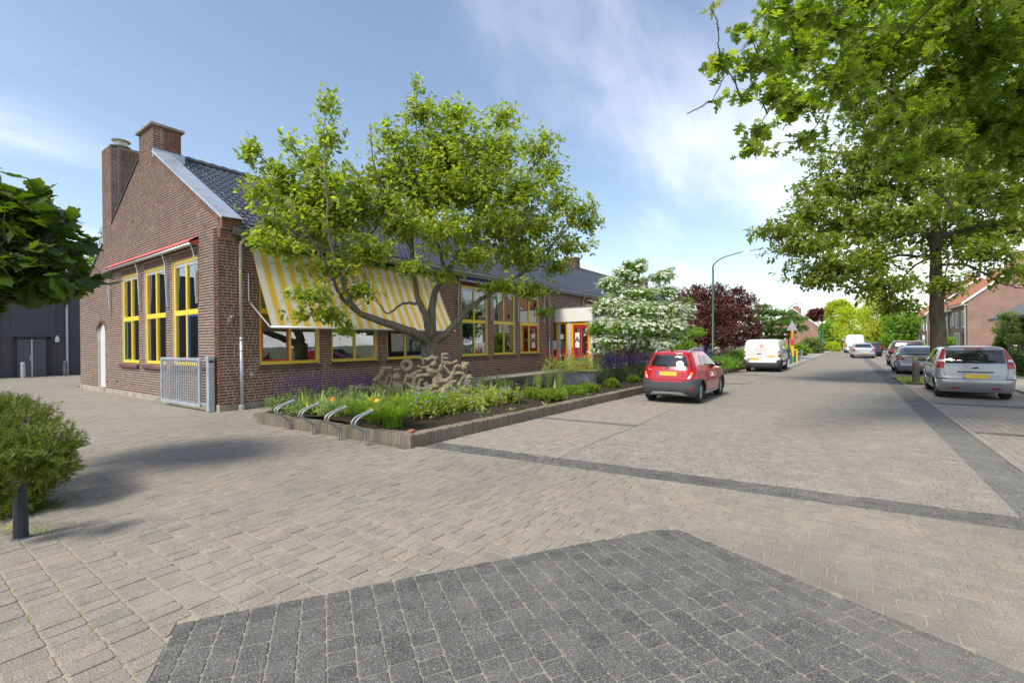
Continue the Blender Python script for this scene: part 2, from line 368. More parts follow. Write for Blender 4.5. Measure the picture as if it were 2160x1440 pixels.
# ---- paving stones built one by one near the camera
def clip(poly, a, b, c):                  # keep a*x+b*y<=c
    out = []
    for i in range(len(poly)):
        p, q = poly[i], poly[(i+1) % len(poly)]; dp, dq = a*p[0]+b*p[1]-c, a*q[0]+b*q[1]-c
        if dp <= 0: out.append(p)
        if dp * dq < 0: t = dp/(dp-dq); out.append((p[0]+t*(q[0]-p[0]), p[1]+t*(q[1]-p[1])))
    return out
def area(p): return abs(sum(p[i][0]*p[(i+1) % len(p)][1]-p[(i+1) % len(p)][0]*p[i][1] for i in range(len(p))))/2
def edges_of(poly):                       # outward half planes of a convex ccw polygon
    E = []
    for i in range(len(poly)):
        p, q = poly[i], poly[(i+1) % len(poly)]; a, b = q[1]-p[1], -(q[0]-p[0]); l = math.hypot(a, b); E.append((a/l, b/l, (a*p[0]+b*p[1])/l))
    return E
def stone(mb, poly, gap, ch, rc, z0, z1, tilt=(0, 0)):
    n = len(poly); cx = sum(p[0] for p in poly)/n; cy = sum(p[1] for p in poly)/n
    if area(poly) < .0012: return
    q = []
    for i in range(n):                    # cut the corners a little
        p, a, b = poly[i], poly[i-1], poly[(i+1) % n]
        for o in (a, b):
            l = math.hypot(o[0]-p[0], o[1]-p[1])
            if l < 1e-5: continue
            k = min(rc, .35*l)/l; q.append((p[0]+(o[0]-p[0])*k, p[1]+(o[1]-p[1])*k))
    m = len(q)
    def inset(d):
        r = []
        for x, y in q:
            l = math.hypot(x-cx, y-cy)+1e-6; k = max(.2, 1-d*1.25/l); r.append((cx+(x-cx)*k, cy+(y-cy)*k))
        return r
    o, t = inset(gap/2), inset(gap/2+ch)
    zt = lambda x, y, z: z + tilt[0]*(x-cx) + tilt[1]*(y-cy)
    V = [(x, y, z0) for x, y in o] + [(x, y, zt(x, y, z1-ch*.6)) for x, y in o] + [(x, y, zt(x, y, z1)) for x, y in t]
    F = [tuple(range(2*m, 3*m))]
    for i in range(m):
        j = (i+1) % m; F += [(i, j, m+j, m+i), (m+i, m+j, 2*m+j, 2*m+i)]
    if sum(t[i][0]*t[(i+1) % m][1]-t[(i+1) % m][0]*t[i][1] for i in range(m)) < 0: F = [f[::-1] for f in F]
    mb.add(V, F)
def in_view(x, y, dmax, mg=480):
    u, v, k = proj((x, y, 0)); return .45 < k < dmax and -mg < u < 2160+mg and v < 1440+mg*1.5
def lay(ang, L, W, stagger, inside, dmax, box):
    """rows of stones: row axis at angle ang, L along the row, W across; yields (polygon, centre, whole)"""
    ca, sa = math.cos(ang), math.sin(ang); out = []
    r = random.Random(3)
    for j in range(box[2], box[3]):
        off = (stagger*L if j % 2 else 0) + r.uniform(-.18, .18)*L
        for i in range(box[0], box[1]):
            cu, cv = (i+.5)*L+off, (j+.5)*W
            x, y = cu*ca-cv*sa, cu*sa+cv*ca
            if not in_view(x, y, dmax): continue
            p = [(x+du*ca-dv*sa, y+du*sa+dv*ca) for du, dv in ((-L/2, -W/2), (L/2, -W/2), (L/2, W/2), (-L/2, W/2))]
            c = inside(p)
            if c and len(c) > 2 and area(c) > .12*L*W: out.append((c, (x, y), area(c) > .985*L*W))
    return out
DARK = [(1.13, 3.39), (-.67, .39), (-.2, -3.6), (2.27, -3.4), (3.45, -.78), (4.36, 1.20), (4.16, 1.42)]
DE = edges_of(DARK)
def in_dark(p):
    for a, b, c in DE: p = clip(p, a, b, c)
    return p
def out_dark(p):
    if len(p) < 3: return []
    q = in_dark(p)
    if len(q) < 3 or area(q) < 1e-5: return p
    best = []
    for a, b, c in DE:
        q = clip(p, -a, -b, -c)
        if len(q) > 2 and (not best or area(q) > area(best)): best = q
    return best
def below_band(p):                        # X smaller than the band's lower edge
    return clip(p, 1, .0778, 5.46+5.75*.0778-.004)
ZONE = 2.45
def zoneL(p): return out_dark(clip(below_band(clip(p, 0, -1, -ZONE)), 1, 0, 5.18) if min(q[1] for q in p) > 5.7 else below_band(clip(p, 0, -1, -ZONE)))
def zoneR(p): return out_dark(below_band(clip(p, 0, 1, ZONE)))
def field(parent, stones, nominal, mat, name, gap, ch, rc, n_ind, z0, z1, zj=.003, tl=.012, ang=0):
    """the biggest-showing whole stones are objects of their own, the rest one joined part"""
    r = random.Random(11)
    stones = sorted(stones, key=lambda s: proj((s[1][0], s[1][1], 0))[2])
    L, W = nominal; unit = None; rest = MB(); n = 0
    um = MB(); stone(um, [(-L/2, -W/2), (L/2, -W/2), (L/2, W/2), (-L/2, W/2)], gap, ch, rc, z0, z1)
    for poly, c, whole in stones:
        dz = r.uniform(-zj, zj); tx, ty = r.gauss(0, tl*.5), r.gauss(0, tl*.5)
        u, v, k = proj((c[0], c[1], 0))
        if whole and n < n_ind and -30 < u < 2190 and v < 1470:
            if unit is None:
                unit = bpy.data.meshes.new(name); unit.from_pydata(um.v, [], um.f); unit.materials.append(mat)
            inst(name, unit, parent, (c[0], c[1], dz), (tx, ty, ang + r.gauss(0, .012)), (1-r.uniform(0, .02), 1-r.uniform(0, .02), 1)); n += 1
        else: stone(rest, poly, gap, ch, rc, z0, z1+dz, (tx, ty))
    if rest.v:
        o = obj(name, rest, mat, parent); o['kind'] = 'stuff'
pink_m = paver_mat('pink_paver', [(0, (.305, .258, .205)), (.3, (.285, .252, .207)), (.55, (.33, .265, .208)), (.78, (.235, .22, .188)), (1, (.29, .246, .195))], (.15, .128, .11), (.56, .52, .47), stain=(.20, .188, .16), stain_amt=.8, dust=.45)
dark_m = paver_mat('dark_paver', [(0, (.086, .085, .080)), (.5, (.108, .106, .099)), (1, (.13, .126, .115))], (.036, .037, .038), (.42, .41, .39), stain=(.20, .19, .17), stain_amt=.3, dust=.2)
park_m = paver_mat('parking_paver', [(0, (.31, .255, .215)), (.5, (.265, .23, .20)), (1, (.335, .27, .225))], (.2, .17, .14), (.6, .55, .5), stain=(.30, .28, .235), stain_amt=.5)
road_m = paver_mat('road_clinker', [(0, (.275, .245, .21)), (.5, (.225, .205, .178)), (1, (.31, .272, .23))], (.16, .14, .12), (.66, .62, .56), stain=(.27, .25, .215), stain_amt=.5)
# sand that shows in the joints
sheet('joint_bed', [(-2.5, -4.5), (BL(-4.5), -4.5), (BL(-1.93), -1.93), (BL(5.7), 5.7), (5.16, 5.8), (5.1, 10.2), (-2.5, 10.2)], -.0025, sand, None, forecourt)
sL = lay(R_(90), .137, .205, .5, zoneL, 10.5, (0, 80, -30, 12))
sR = lay(R_(90), .212, .137, .5, zoneR, 10.5, (-24, 14, -52, 16))
field(forecourt, sL, (.137, .205), pink_m, 'paving_stone', .0075, .005, .012, 150, -.006, .004, ang=R_(90))
field(forecourt, sR, (.212, .137), pink_m, 'paving_stone', .0075, .005, .012, 150, -.006, .004, ang=R_(90))
dark_patch = sheet('dark_paving_patch', DARK, -.0015, plain('pale_joint_sand', (.27, .24, .18), .95, var=.2, scale=25, bump=.4, bscale=200))
sD = lay(R_(-122.5), .128, .152, .35, in_dark, 9, (-40, 40, -40, 40))
field(dark_patch, sD, (.128, .152), dark_m, 'dark_stone', .005, .006, .012, 300, -.006, .004, .0025, .02, ang=R_(-122.5))
band = sheet('dark_paving_band', [(BL(5.75), 5.75), (BL(-1.9), -1.9), (BU(-1.9), -1.9), (BU(5.75), 5.75)], -.0045, sand)
def in_band(p): return clip(clip(clip(clip(p, 1, .0778, 5.46+5.75*.0778+.415), -1, -.0778, -(5.46+5.75*.0778)), 0, 1, 5.74), 0, -1, 1.9)
sB = lay(math.atan2(-1, .0778), .135, .1045, .5, in_band, 12, (-46, 18, -20, 70))
field(band, sB, (.135, .1045), dark_m, 'dark_stone', .007, .005, .01, 0, -.006, .004)
def in_park(p): return clip(clip(clip(clip(p, 0, 1, 5.74), 0, -1, -3.44), -1, 0, -5.95), 1, 0, 13)
sP = lay(R_(-2), .21, .139, .5, in_park, 14, (20, 70, 20, 60))
field(parking_l, sP, (.21, .139), park_m, 'paving_stone', .008, .005, .008, 0, -.006, .003, .002)
def in_road(p): return clip(clip(clip(clip(p, 0, 1, 3.36), 0, -1, 1.43), -1, -.0765, -(5.87+5.75*.0765+.004)), 1, 0, 13)
sRd = lay(R_(90), .20, .078, .5, in_road, 13, (-10, 20, -180, -60))
field(road, sRd, (.20, .078), road_m, 'clinker', .006, .005, .007, 0, -.006, .003, .003, .03)
# bay dividers and the drain line along the road edge
for i, (x, w) in enumerate(((9.0, .2), (14.7, .2), (20.3, .2), (25.9, .2))):
    sheet('bay_divider', [(x, PLF(x)-.03), (x+.12, RDL(x)+.02), (x+.12+w, RDL(x)+.02), (x+w, PLF(x)-.03)], .006, darkT)
for x in (11.8, 16.6, 23.2, 28.4, 34):
    sheet('bay_divider', [(x, STR(x)-.01), (x, RPK(x)+.1), (x+.2, RPK(x)+.1), (x+.2, STR(x)-.01)], .004, darkT)
edge_m = plain('edging_concrete', (.26, .235, .20), .9, var=.25, scale=2, bump=.3)
eb = MB(); x = 6.32
while x < 33: eb.box(x+.002, x+.496, RDL(x)+.015, RDL(x)+.075, -.02, .005); x += .5
obj('edging_strip', eb, edge_m, kind='structure')
eb = MB(); x = 8.6
while x < 60: eb.box(x+.004, x+.996, STR(x)-.07, STR(x)+.01, -.02, .007); x += 1.0
obj('edging_strip', eb, edge_m, kind='structure')

# weeds and moss sitting in the joints
moss_m = leaf_mat('joint_moss', [(0, (.07, .11, .02)), (.5, (.13, .17, .03)), (1, (.20, .20, .06))], .3)
mv, mf = [], []
r = random.Random(5)
ms = MB()
for poly, c, w in r.sample(sL + sR, min(240, len(sL + sR))):
    p, q = poly[0], poly[1 % len(poly)]
    if r.random() < .5 and len(poly) > 2: p, q = poly[1], poly[2]
    for k in range(r.randint(3, 9)):
        t = r.random(); x, y = p[0]+(q[0]-p[0])*t+r.gauss(0, .004), p[1]+(q[1]-p[1])*t+r.gauss(0, .004); s = r.uniform(.004, .012)
        a = r.uniform(0, 6.28); h = r.uniform(.004, .014)
        ms.add([(x, y, 0), (x+s*math.cos(a), y+s*math.sin(a), h), (x+.6*s*math.cos(a+1.3), y+.6*s*math.sin(a+1.3), h*1.2)], [(0, 1, 2)])
obj('joint_moss', ms, moss_m, label='scattered tufts of moss in the joints of the pink paving', cat='moss', kind='stuff')

# ------------------------------------------------------------------ planter
planter_m = brick_mat('planter_brick', [(0, (.135, .118, .085)), (.5, (.16, .138, .10)), (.9, (.19, .163, .12)), (1, (.15, .115, .085))], .5)
mort_m = plain('planter_mortar', (.17, .15, .11), .95, var=.4, scale=5, bump=.6, bscale=90)
plw = thing('planter_wall', 'low mossy brick-on-edge wall around the flower bed beside the parked red car', 'planter wall', (5.28, 5.80, 0))
PT = .215
core = MB()
core.prism([(5.275, PLF(5.29)-.004, -.02), (33, PLF(33)-.004, -.02), (33, PLF(33)+.21, -.02), (5.49, PLF(5.49)+.21, -.02)], (0, 0, PT+.008))
core.prism([(5.27, 5.80, -.02), (5.49, 6.0, -.02), (5.32, 10.75, -.02), (5.09, 10.75, -.02)], (0, 0, PT+.008))
obj('wall_core', core, mort_m, plw)
bu = MB(); bu.bbox(-.033, .033, -.118, .118, -.1, .1, .008)
bum = bpy.data.meshes.new('brick'); bum.from_pydata(bu.v, [], bu.f); bum.materials.append(planter_m)
spots = []
x = 5.33
while x < 33: spots.append((x, PLF(x)+.108, -.045)); x += .0735
y = 6.0
while y < 10.72: spots.append((5.28-.036*(y-5.83)+.1, y, R_(90)+.036)); y += .0735
spots.sort(key=lambda s: proj((s[0], s[1], .2))[2]); rest = MB(); r = random.Random(2)
def rbox(mb, src, M):
    mb.add([M @ Vector(v) for v in src.v], src.f)
for i, (x, y, a) in enumerate(spots):
    z = PT-.095+r.gauss(0, .003); rot = (r.gauss(0, .03), r.gauss(0, .05), a+r.gauss(0, .035)); sc_ = (r.uniform(.86, 1.06), r.uniform(.95, 1.03), r.uniform(.95, 1.04))
    if i < 280: inst('brick', bum, plw, (x, y, z), rot, sc_)
    else: rbox(rest, bu, Matrix.LocRotScale(Vector((x, y, z)), __import__('mathutils').Euler(rot), Vector(sc_)))
o = obj('brick', rest, planter_m, plw); o['kind'] = 'stuff'
# course of stretchers under the edge course
lo = MB(); x = 5.3
while x < 33: lo.box(x+.005, x+.205, PLF(x)-.004, PLF(x)+.1, -.02, .048); x += .215
y = 5.9
while y < 10.6: lo.box(5.28-.036*(y-5.83)-.004, 5.28-.036*(y-5.83)+.1, y+.005, y+.205, -.02, .048); y += .215
o = obj('lower_course', lo, planter_m, plw); o['kind'] = 'stuff'
cb = MB(); cb.bbox(-.1, .1, -.05, .05, -.03, .03, .01); m_ = Matrix.LocRotScale(Vector((5.45, 5.99, PT+.018)), __import__('mathutils').Euler((0.05, .04, .5)), Vector((1, 1, 1))); cc = MB(); rbox(cc, cb, m_)
obj('corner_brick', cc, brick_mat('red_brick_loose', [(0, (.33, .13, .08)), (1, (.30, .12, .075))], .2), plw, label='loose reddish brick on the corner of the wall')
soil_m = (lambda t: (t.bump(t.noise(38, 6, .7), 1.0, .05), t.fin(t.ramp(t.noise(22, 6, .75), [(.3, (.03, .023, .017)), (.7, (.10, .08, .06))]), .97, spec=.1))[1])(NT('soil'))
def soil_fn(u, v):
    x = 5.3 + u*27.5; y0 = PLF(x)+.16; y1 = 11.9 if x < 23 else 10.4
    if x < 9: y1 = 10.7 + (x-5.3)/3.7*1.2
    y = y0+(y1-y0)*v; z = .175+.05*math.sin(x*1.7+y)*math.sin(y*1.3)+.02*math.sin(x*9)*math.sin(y*8)+.08*math.sin(math.pi*v)
    return (x, y, z)
sm = MB(); sm.grid(soil_fn, 140, 36); obj('soil_bed', sm, soil_m, kind='structure', smooth=True)
# raised path between the bed and the long front
pm = MB(); pm.prism([(8.6, 11.85, -.02), (8.6, 13.45, -.02), (12, 13.45, -.02), (12, 11.85, -.02)], (0, 0, .14)); pm.prism([(12, 11.85, -.02), (12, 13.45, -.02), (27, 13.45, -.02), (27, 10.4, -.02), (22.5, 10.4, -.02), (22.5, 11.85, -.02)], (0, 0, .26))
obj('path', pm, walkT, kind='structure')
# ------------------------------------------------------------------ the school building
XG, YF, XE, YB = 5.49, 13.39, 54.0, 26.75
school = thing('school_building', 'long low brick school with dark tiled roof and yellow window frames', 'school building', (XG, YF, 0))
def GP(u, z, o): return (XG-o, u, z)       # gable wall: u = Y, o = outwards
def FP(u, z, o): return (u, YF-o, z)       # street wall: u = X
def wbox(mb, P, u0, u1, z0, z1, o0, o1, b=0):
    a, c = P(u0, z0, o0), P(u1, z1, o1)
    return mb.bbox(a[0], c[0], a[1], c[1], a[2], c[2], b) if b else mb.box(a[0], c[0], a[1], c[1], a[2], c[2])
brick_g = brick_mat('gable_brick', [(0, (.155, .088, .066)), (.25, (.125, .080, .066)), (.5, (.17, .094, .072)), (.75, (.105, .072, .062)), (.93, (.19, .095, .066)), (1, (.27, .12, .07))], .16)
brick_f = brick_mat('street_brick', [(0, (.215, .082, .060)), (.3, (.17, .070, .054)), (.55, (.235, .090, .064)), (.8, (.135, .062, .052)), (.95, (.25, .098, .066)), (1, (.30, .12, .076))], .10)
mortar = plain('mortar', (.62, .57, .48), .95, var=.22, scale=4, bump=.5, bscale=120)
COURSE, BLN = .078, .218
def rake_r(u): return 5.18+.602*(u-13.3)
def rake_l(u): return 8.1-.567*(u-19.27)
CH1 = (17.97, 19.27, 8.88); CH2 = (22.30, 23.42, 9.36)
GW = [(14.70, 16.54), (17.07, 18.93), (19.48, 21.25)]
FWN = [(6.55, 8.39), (8.83, 10.66), (11.08, 12.92), (15.19, 17.02), (17.48, 19.28), (19.74, 21.60), (27.45, 29.2), (29.7, 31.4), (31.9, 33.6)]
ZS, ZT, ZTR = 1.18, 4.31, 2.74
DOOR = (23.24, 24.22, .20, 2.72)
g_open = [(a, b, ZS-.16, ZT+.21) for a, b in GW] + [(DOOR[0], DOOR[1], 0, 2.5), (DOOR[0]+.05, DOOR[1]-.05, 2.5, 2.62), (DOOR[0]+.2, DOOR[1]-.2, 2.6, 2.74)]
f_open = [(a, b, ZS-.16, ZT+.21) for a, b in FWN] + [(23.3, 26.3, 0, 3.0)]
def spans_gable(z):
    s = []
    a = YF if z < rake_r(YF) else 13.3+(z-5.18)/.602
    b = YB if z < rake_l(YB) else 19.27+(8.1-z)/.567
    if a < b: s.append((a, b))
    for c in (CH1, CH2):
        if z < c[2] and not (s and s[0][0] <= c[0] and s[0][1] >= c[1]):
            if s and s[0][0] < c[1] and s[0][1] > c[0]: s[0] = (min(s[0][0], c[0]), max(s[0][1], c[1]))
            else: s.append((c[0], c[1]))
    return s
def cut(spans, opens, z):
    for a, b, z0, z1 in opens:
        if z0 < z < z1:
            n = []
            for s, e in spans:
                if b <= s or a >= e: n.append((s, e)); continue
                if a > s: n.append((s, a))
                if b < e: n.append((b, e))
            spans = n
    return [s for s in spans if s[1]-s[0] > .03]
def brick_list(spans_fn, opens, z0, z1, seed):
    r = random.Random(seed); out = []; j = 0; z = z0
    while z < z1:
        zm = z+COURSE/2
        for s, e in cut(spans_fn(zm), opens, zm):
            u = s
            first = True
            while u < e-.01:
                l = BLN if r.random() < (.25 if j % 2 and not first else .72) else .108
                if first: l = r.choice((.108, .163, BLN)); first = False
                l = min(l, e-u)
                if e-u-l < .05: l = e-u
                out.append((u+.009, u+l-.009, z+.0105, z+COURSE-.0105)); u += l
        z += COURSE; j += 1
    return out
def bricks(parent, P, lst, mat, n_ind, seed):
    r = random.Random(seed); rest = MB()
    key = lambda b: proj(P((b[0]+b[1])/2, (b[2]+b[3])/2, 0))[2]
    lst = sorted(lst, key=key); n = 0
    um = bpy.data.meshes.new('brick'); ub = MB(); ub.bbox(-.5, .5, -.5, .5, -.5, .5, .04); um.from_pydata(ub.v, [], ub.f); um.materials.append(mat)
    for (a, b, c, d) in lst:
        o = r.uniform(-.003, .001); x0 = P(a, c, o); x1 = P(b, d, -.02)
        mid = [(p+q)/2 for p, q in zip(x0, x1)]; sz = [abs(p-q) for p, q in zip(x0, x1)]
        pu = proj(mid)
        if n < n_ind and 0 < pu[0] < 2160:
            inst('brick', um, parent, mid, (0, 0, 0), sz); n += 1
        else: rest.box(x0[0], x1[0], x0[1], x1[1], x0[2], x1[2])
    o = obj('brick', rest, mat, parent); o['kind'] = 'stuff'
# --- gable wall
gw = MB(); T = .30; o1 = -.010
cuts_u = sorted({YF+.30, YB} | {v for ab in GW for v in ab} | {DOOR[0], DOOR[1]})
for a, b in zip(cuts_u, cuts_u[1:]):
    mid = (a+b)/2; top = 3.85
    if any(p <= mid <= q for p, q in GW): wbox(gw, GP, a, b, 0, ZS-.16, o1, -T)
    elif DOOR[0] <= mid <= DOOR[1]: wbox(gw, GP, a, b, 2.74, top, o1, -T)
    else: wbox(gw, GP, a, b, 0, top, o1, -T)
wbox(gw, GP, YF+.30, YF+.0101, 0, 5.18, o1, -T)
gp = [(YF+.30, 4.31), (YF+.30, rake_r(YF+.3)-.02), (17.97, rake_r(17.97)-.02), (17.97, 8.85), (19.27, 8.85), (19.27, 8.05), (22.3, rake_l(22.3)-.02), (22.3, 9.33), (23.42, 9.33), (23.42, rake_l(23.42)-.02), (YB-.001, rake_l(YB)-.02), (YB-.001, 3.86), (21.25, 3.86), (21.25, 4.31)]
# upper part in convex pieces, butted end to end
def gpoly(pts): gw.prism([GP(u, z, o1) for u, z in pts], (T+o1, 0, 0))
gpoly([(YF+.3005, 4.312), (17.97, 4.312), (17.97, rake_r(17.97)-.02), (YF+.3005, rake_r(YF+.3)-.02)])
gpoly([(17.9701, 4.312), (19.2699, 4.312), (19.2699, 8.85), (17.9701, 8.85)])
gpoly([(19.27, 4.312), (21.25, 4.312), (21.25, rake_l(21.25)-.02), (19.27, 8.06)])
gpoly([(21.2501, 3.852), (22.2999, 3.852), (22.2999, rake_l(22.3)-.02), (21.2501, rake_l(21.25)-.02)])
gpoly([(22.30, 3.852), (23.42, 3.852), (23.42, 9.33), (22.30, 9.33)])
gpoly([(23.4201, 3.852), (YB-.001, 3.852), (YB-.001, rake_l(YB)-.02), (23.4201, rake_l(23.42)-.02)])
for (a, b) in ((YF+.3005, GW[0][0]),) + tuple((GW[i][1], GW[i+1][0]) for i in range(2)): wbox(gw, GP, a+.0004, b-.0004, 3.853, 4.311, o1-.0005, -T)
gable = obj('gable_wall', gw, mortar, school, label='brick gable end wall with three tall windows'); fixn(gable)
gl = brick_list(spans_gable, g_open, .17, 9.3, 1)
for a, b in GW:                            # soldier course over each window
    u = a
    while u < b-.02: gl.append((u+.005, u+.069, ZT+.004, ZT+.206)); u += .0737
bricks(gable, GP, gl, brick_g, 300, 4)
arch = MB()
for k in range(13):
    w = math.pi*(k+.5)/13; c, s = math.cos(w), math.sin(w); uc = (DOOR[0]+DOOR[1])/2
    pts = []
    for (rr, dw) in ((.50, -.11), (.66, -.11), (.66, .11), (.50, .11)):
        ww = w+dw; pts.append(GP(uc+rr*math.cos(ww), 2.42+.62*rr*math.sin(ww), .006))
    arch.prism(pts, (.05, 0, 0))
obj('door_arch', arch, brick_g, gable)
pl = MB(); wbox(pl, GP, YF-.014, DOOR[0], -.05, .168, .014, -.1); wbox(pl, GP, DOOR[0]+.001, DOOR[1]-.001, -.05, .19, .03, -.1); wbox(pl, GP, DOOR[1], YB, -.05, .168, .014, -.1)
obj('plinth', pl, plain('plinth_concrete', (.33, .29, .23), .95, var=.35, scale=3, bump=.8, bscale=35), gable)
# --- street wall
fw = MB(); cu = sorted({XG+.010, XE} | {v for ab in FWN for v in ab} | {23.3, 26.3})
for a, b in zip(cu, cu[1:]):
    mid = (a+b)/2
    if any(p <= mid <= q for p, q in FWN): wbox(fw, FP, a, b, 0, ZS-.16, o1, -T); wbox(fw, FP, a, b, ZT, 4.9, o1, -T)
    elif 23.3 < mid < 26.3: wbox(fw, FP, a, b, 3.0, 4.9, o1, -T)
    else: wbox(fw, FP, a, b, 0, 4.9, o1, -T)
street = obj('street_wall', fw, mortar, school, label='long brick wall with rows of yellow framed windows facing the street'); fixn(street)
fl = brick_list(lambda z: [(XG, 46.0)], f_open, .15, 4.88, 2)
for a, b in FWN:
    u = a
    while u < b-.02: fl.append((u+.005, u+.069, ZT+.004, ZT+.206)); u += .0737
bricks(street, FP, fl, brick_f, 300, 5)
pl = MB(); wbox(pl, FP, XG+.101, 23.2, -.05, .148, .012, -.1); obj('plinth', pl, MC['plinth_concrete'], street)
# toothed pier and air bricks
vents = MB()
for u, z in ((23.0, .38), (24.75, .42), (21.8, .45), (20.2, .40), (16.9, .33), (19.9, 6.05), (22.0, 6.0)): wbox(vents, GP, u, u+.07, z, z+.06, .0045, -.02)
obj('air_brick', vents, plain('vent_black', (.015, .013, .012), .9, var=0), gable)
vents = MB()
for u, z in ((15.6, .42), (17.8, .46), (9.2, .4), (13.6, .42)): wbox(vents, FP, u, u+.12, z, z+.06, .0045, -.02)
obj('air_brick', vents, MC['vent_black'], street)

# --- windows
YEL = paint('yellow_frame_paint', (.86, .63, .06), .3, .10); RED = paint('red_sash_paint', (.60, .045, .02), .3, .1); GRN = paint('green_sash_paint', (.02, .20, .09), .3, .1); BLU = paint('blue_sash_paint', (.04, .10, .32), .3, .1)
GREYALU = plain('brushed_aluminium', (.60, .60, .58), .38, .75, var=.1)
glass = glass_mat('window_glass', (.62, .66, .63)); paper = plain('paper_white', (.82, .82, .78), .8, var=.05); paper_g = plain('paper_green', (.12, .55, .30), .8, var=.05)
sill_m = brick_mat('sill_brick', [(0, (.12, .07, .055)), (.5, (.17, .10, .08)), (1, (.10, .065, .055))], .4)
def text_mesh(s, size, bold=0):
    c = bpy.data.curves.new('lettering', 'FONT'); c.body = s; c.size = size; c.extrude = .001; c.align_x = 'CENTER'; c.resolution_u = 3; c.offset = bold
    o = bpy.data.objects.new('lettering', c); COL.objects.link(o); bpy.context.view_layer.update()
    me = bpy.data.meshes.new_from_object(o.evaluated_get(bpy.context.evaluated_depsgraph_get())); bpy.data.objects.remove(o); return me
def window(parent, P, a, b, sash=None, blind=None, seed=0):
    w = part_group('window', parent)
    m = MB(); fr = .075; mid = (a+b)/2
    O0, O1 = -.055, -.125
    wbox(m, P, a, a+fr, ZS, ZT, O0, O1, .006); wbox(m, P, b-fr, b, ZS, ZT, O0, O1, .006)
    wbox(m, P, a+fr, b-fr, ZS, ZS+.10, O0+.003, O1, .006); wbox(m, P, a+fr, b-fr, ZT-.10, ZT, O0+.003, O1, .006)
    wbox(m, P, a+fr, b-fr, ZTR-.075, ZTR+.075, O0+.002, O1, .006)
    wbox(m, P, mid-.038, mid+.038, ZS+.10, ZTR-.075, O0+.004, O1, .006); wbox(m, P, mid-.038, mid+.038, ZTR+.075, ZT-.10, O0+.004, O1, .006)
    obj('frame', m, YEL, w)
    cells = {'ll': (a+fr, mid-.038, ZS+.10, ZTR-.075), 'lr': (mid+.038, b-fr, ZS+.10, ZTR-.075), 'ul': (a+fr, mid-.038, ZTR+.075, ZT-.10), 'ur': (mid+.038, b-fr, ZTR+.075, ZT-.10)}
    for k, (c, d, e, f) in cells.items():
        g = MB(); wbox(g, P, c, d, e, f, -.094, -.100); obj('pane', g, glass, w)
        if sash and k in sash:
            s = MB(); t = .05
            for q in ((c, c+t, e, f), (d-t, d, e, f), (c+t, d-t, e, e+t), (c+t, d-t, f-t, f)): wbox(s, P, q[0], q[1], q[2], q[3], -.066, -.118, .004)
            obj('sash', s, sash[k], w)
        if k[0] == 'u':
            v = MB(); wbox(v, P, c, d, f-.10, f-.002, -.07, -.092, .006); obj('vent_strip', v, plain('vent_grey', (.55, .56, .56), .4, .3, var=.05), w)
    s = MB(); u = a-.04; r = random.Random(seed)
    while u < b+.03:
        e = min(u+.066, b+.05); dz = r.gauss(0, .003)
        q = [P(u, ZS-.155+dz, .075), P(e, ZS-.155+dz, .075), P(e, ZS-.07+dz, .085), P(u, ZS-.07+dz, .085)]; q2 = [P(u, ZS-.12, -.06), P(e, ZS-.12, -.06), P(e, ZS-.012, -.06), P(u, ZS-.012, -.06)]
        s.add(q+q2, [(0,1,2,3), (7,6,5,4), (3,2,6,7), (0,4,5,1), (1,5,6,2), (0,3,7,4)]); u += .0735
    fixn(obj('sill', s, sill_m, w))
    if blind:
        for k, fr_ in blind.items():
            c, d, e, f = cells[k]; m = MB(); wbox(m, P, c-.02, d+.02, f-(f-e)*fr_, f, -.18, -.185); obj('blind', m, plain('blind_fabric', (.45, .45, .43), .9, var=.05), w)
    return w, cells
gsash = [{'lr': BLU}, None, {'ll': GRN}]    # gable windows ordered from the corner; u grows away from it, so left in the photo is larger u
gws = []
for i, (a, b) in enumerate(GW):
    s = None
    if i == 0: s = {'ll': BLU}
    if i == 2: s = {'lr': GRN}
    gws.append(window(school, GP, a, b, s, seed=i))
fsash = {0: {'ll': RED}, 2: {'lr': BLU}, 3: {'ll': GRN}, 5: {'lr': RED}}
fws = [window(school, FP, a, b, fsash.get(i), {'ul': .5, 'ur': .5} if i == 5 else None, seed=20+i) for i, (a, b) in enumerate(FWN)]
# paper cut-outs and letters stuck behind the glass
def cutout(w, P, u, z, pts, mat, sc_):
    m = MB(); m.add([P(u+x*sc_, z+y*sc_, -.104) for x, y in pts], [tuple(range(len(pts)))]); obj('paper_cutout', m, mat, w)
LADY = [(-.12, 0), (.14, -.02), (.10, .25), (.28, .28), (.27, .38), (.05, .36), (.06, .55), (-.06, .55), (-.06, .38), (-.3, .33), (-.28, .24), (-.08, .26)]
CUP = [(-.12, 0), (.12, 0), (.08, .2), (.13, .5), (-.13, .5), (-.08, .2)]; BELL = [(-.15, 0), (.15, 0), (.07, .25), (.0, .5), (-.06, .25)]
PAW = [(-.1, 0), (.12, .05), (.16, .3), (.02, .5), (-.14, .35), (-.04, .2)]
w0, w1, w2 = gws[0][0], gws[1][0], gws[2][0]
cutout(w0, GP, 16.05, 3.45, LADY, paper, .8); cutout(w0, GP, 15.2, 3.2, CUP, paper, .9); cutout(w0, GP, 16.2, 2.92, PAW, paper_g, .9)
cutout(w1, GP, 18.45, 3.15, PAW, paper, .8); cutout(w1, GP, 17.55, 3.4, PAW, paper, .8); cutout(w1, GP, 17.35, 2.85, BELL, paper, .8)
cutout(w2, GP, 20.75, 3.25, BELL, paper, .7); cutout(w2, GP, 19.9, 3.0, CUP, paper_g, .9); cutout(w2, GP, 20.95, 2.85, BELL, paper, .8)
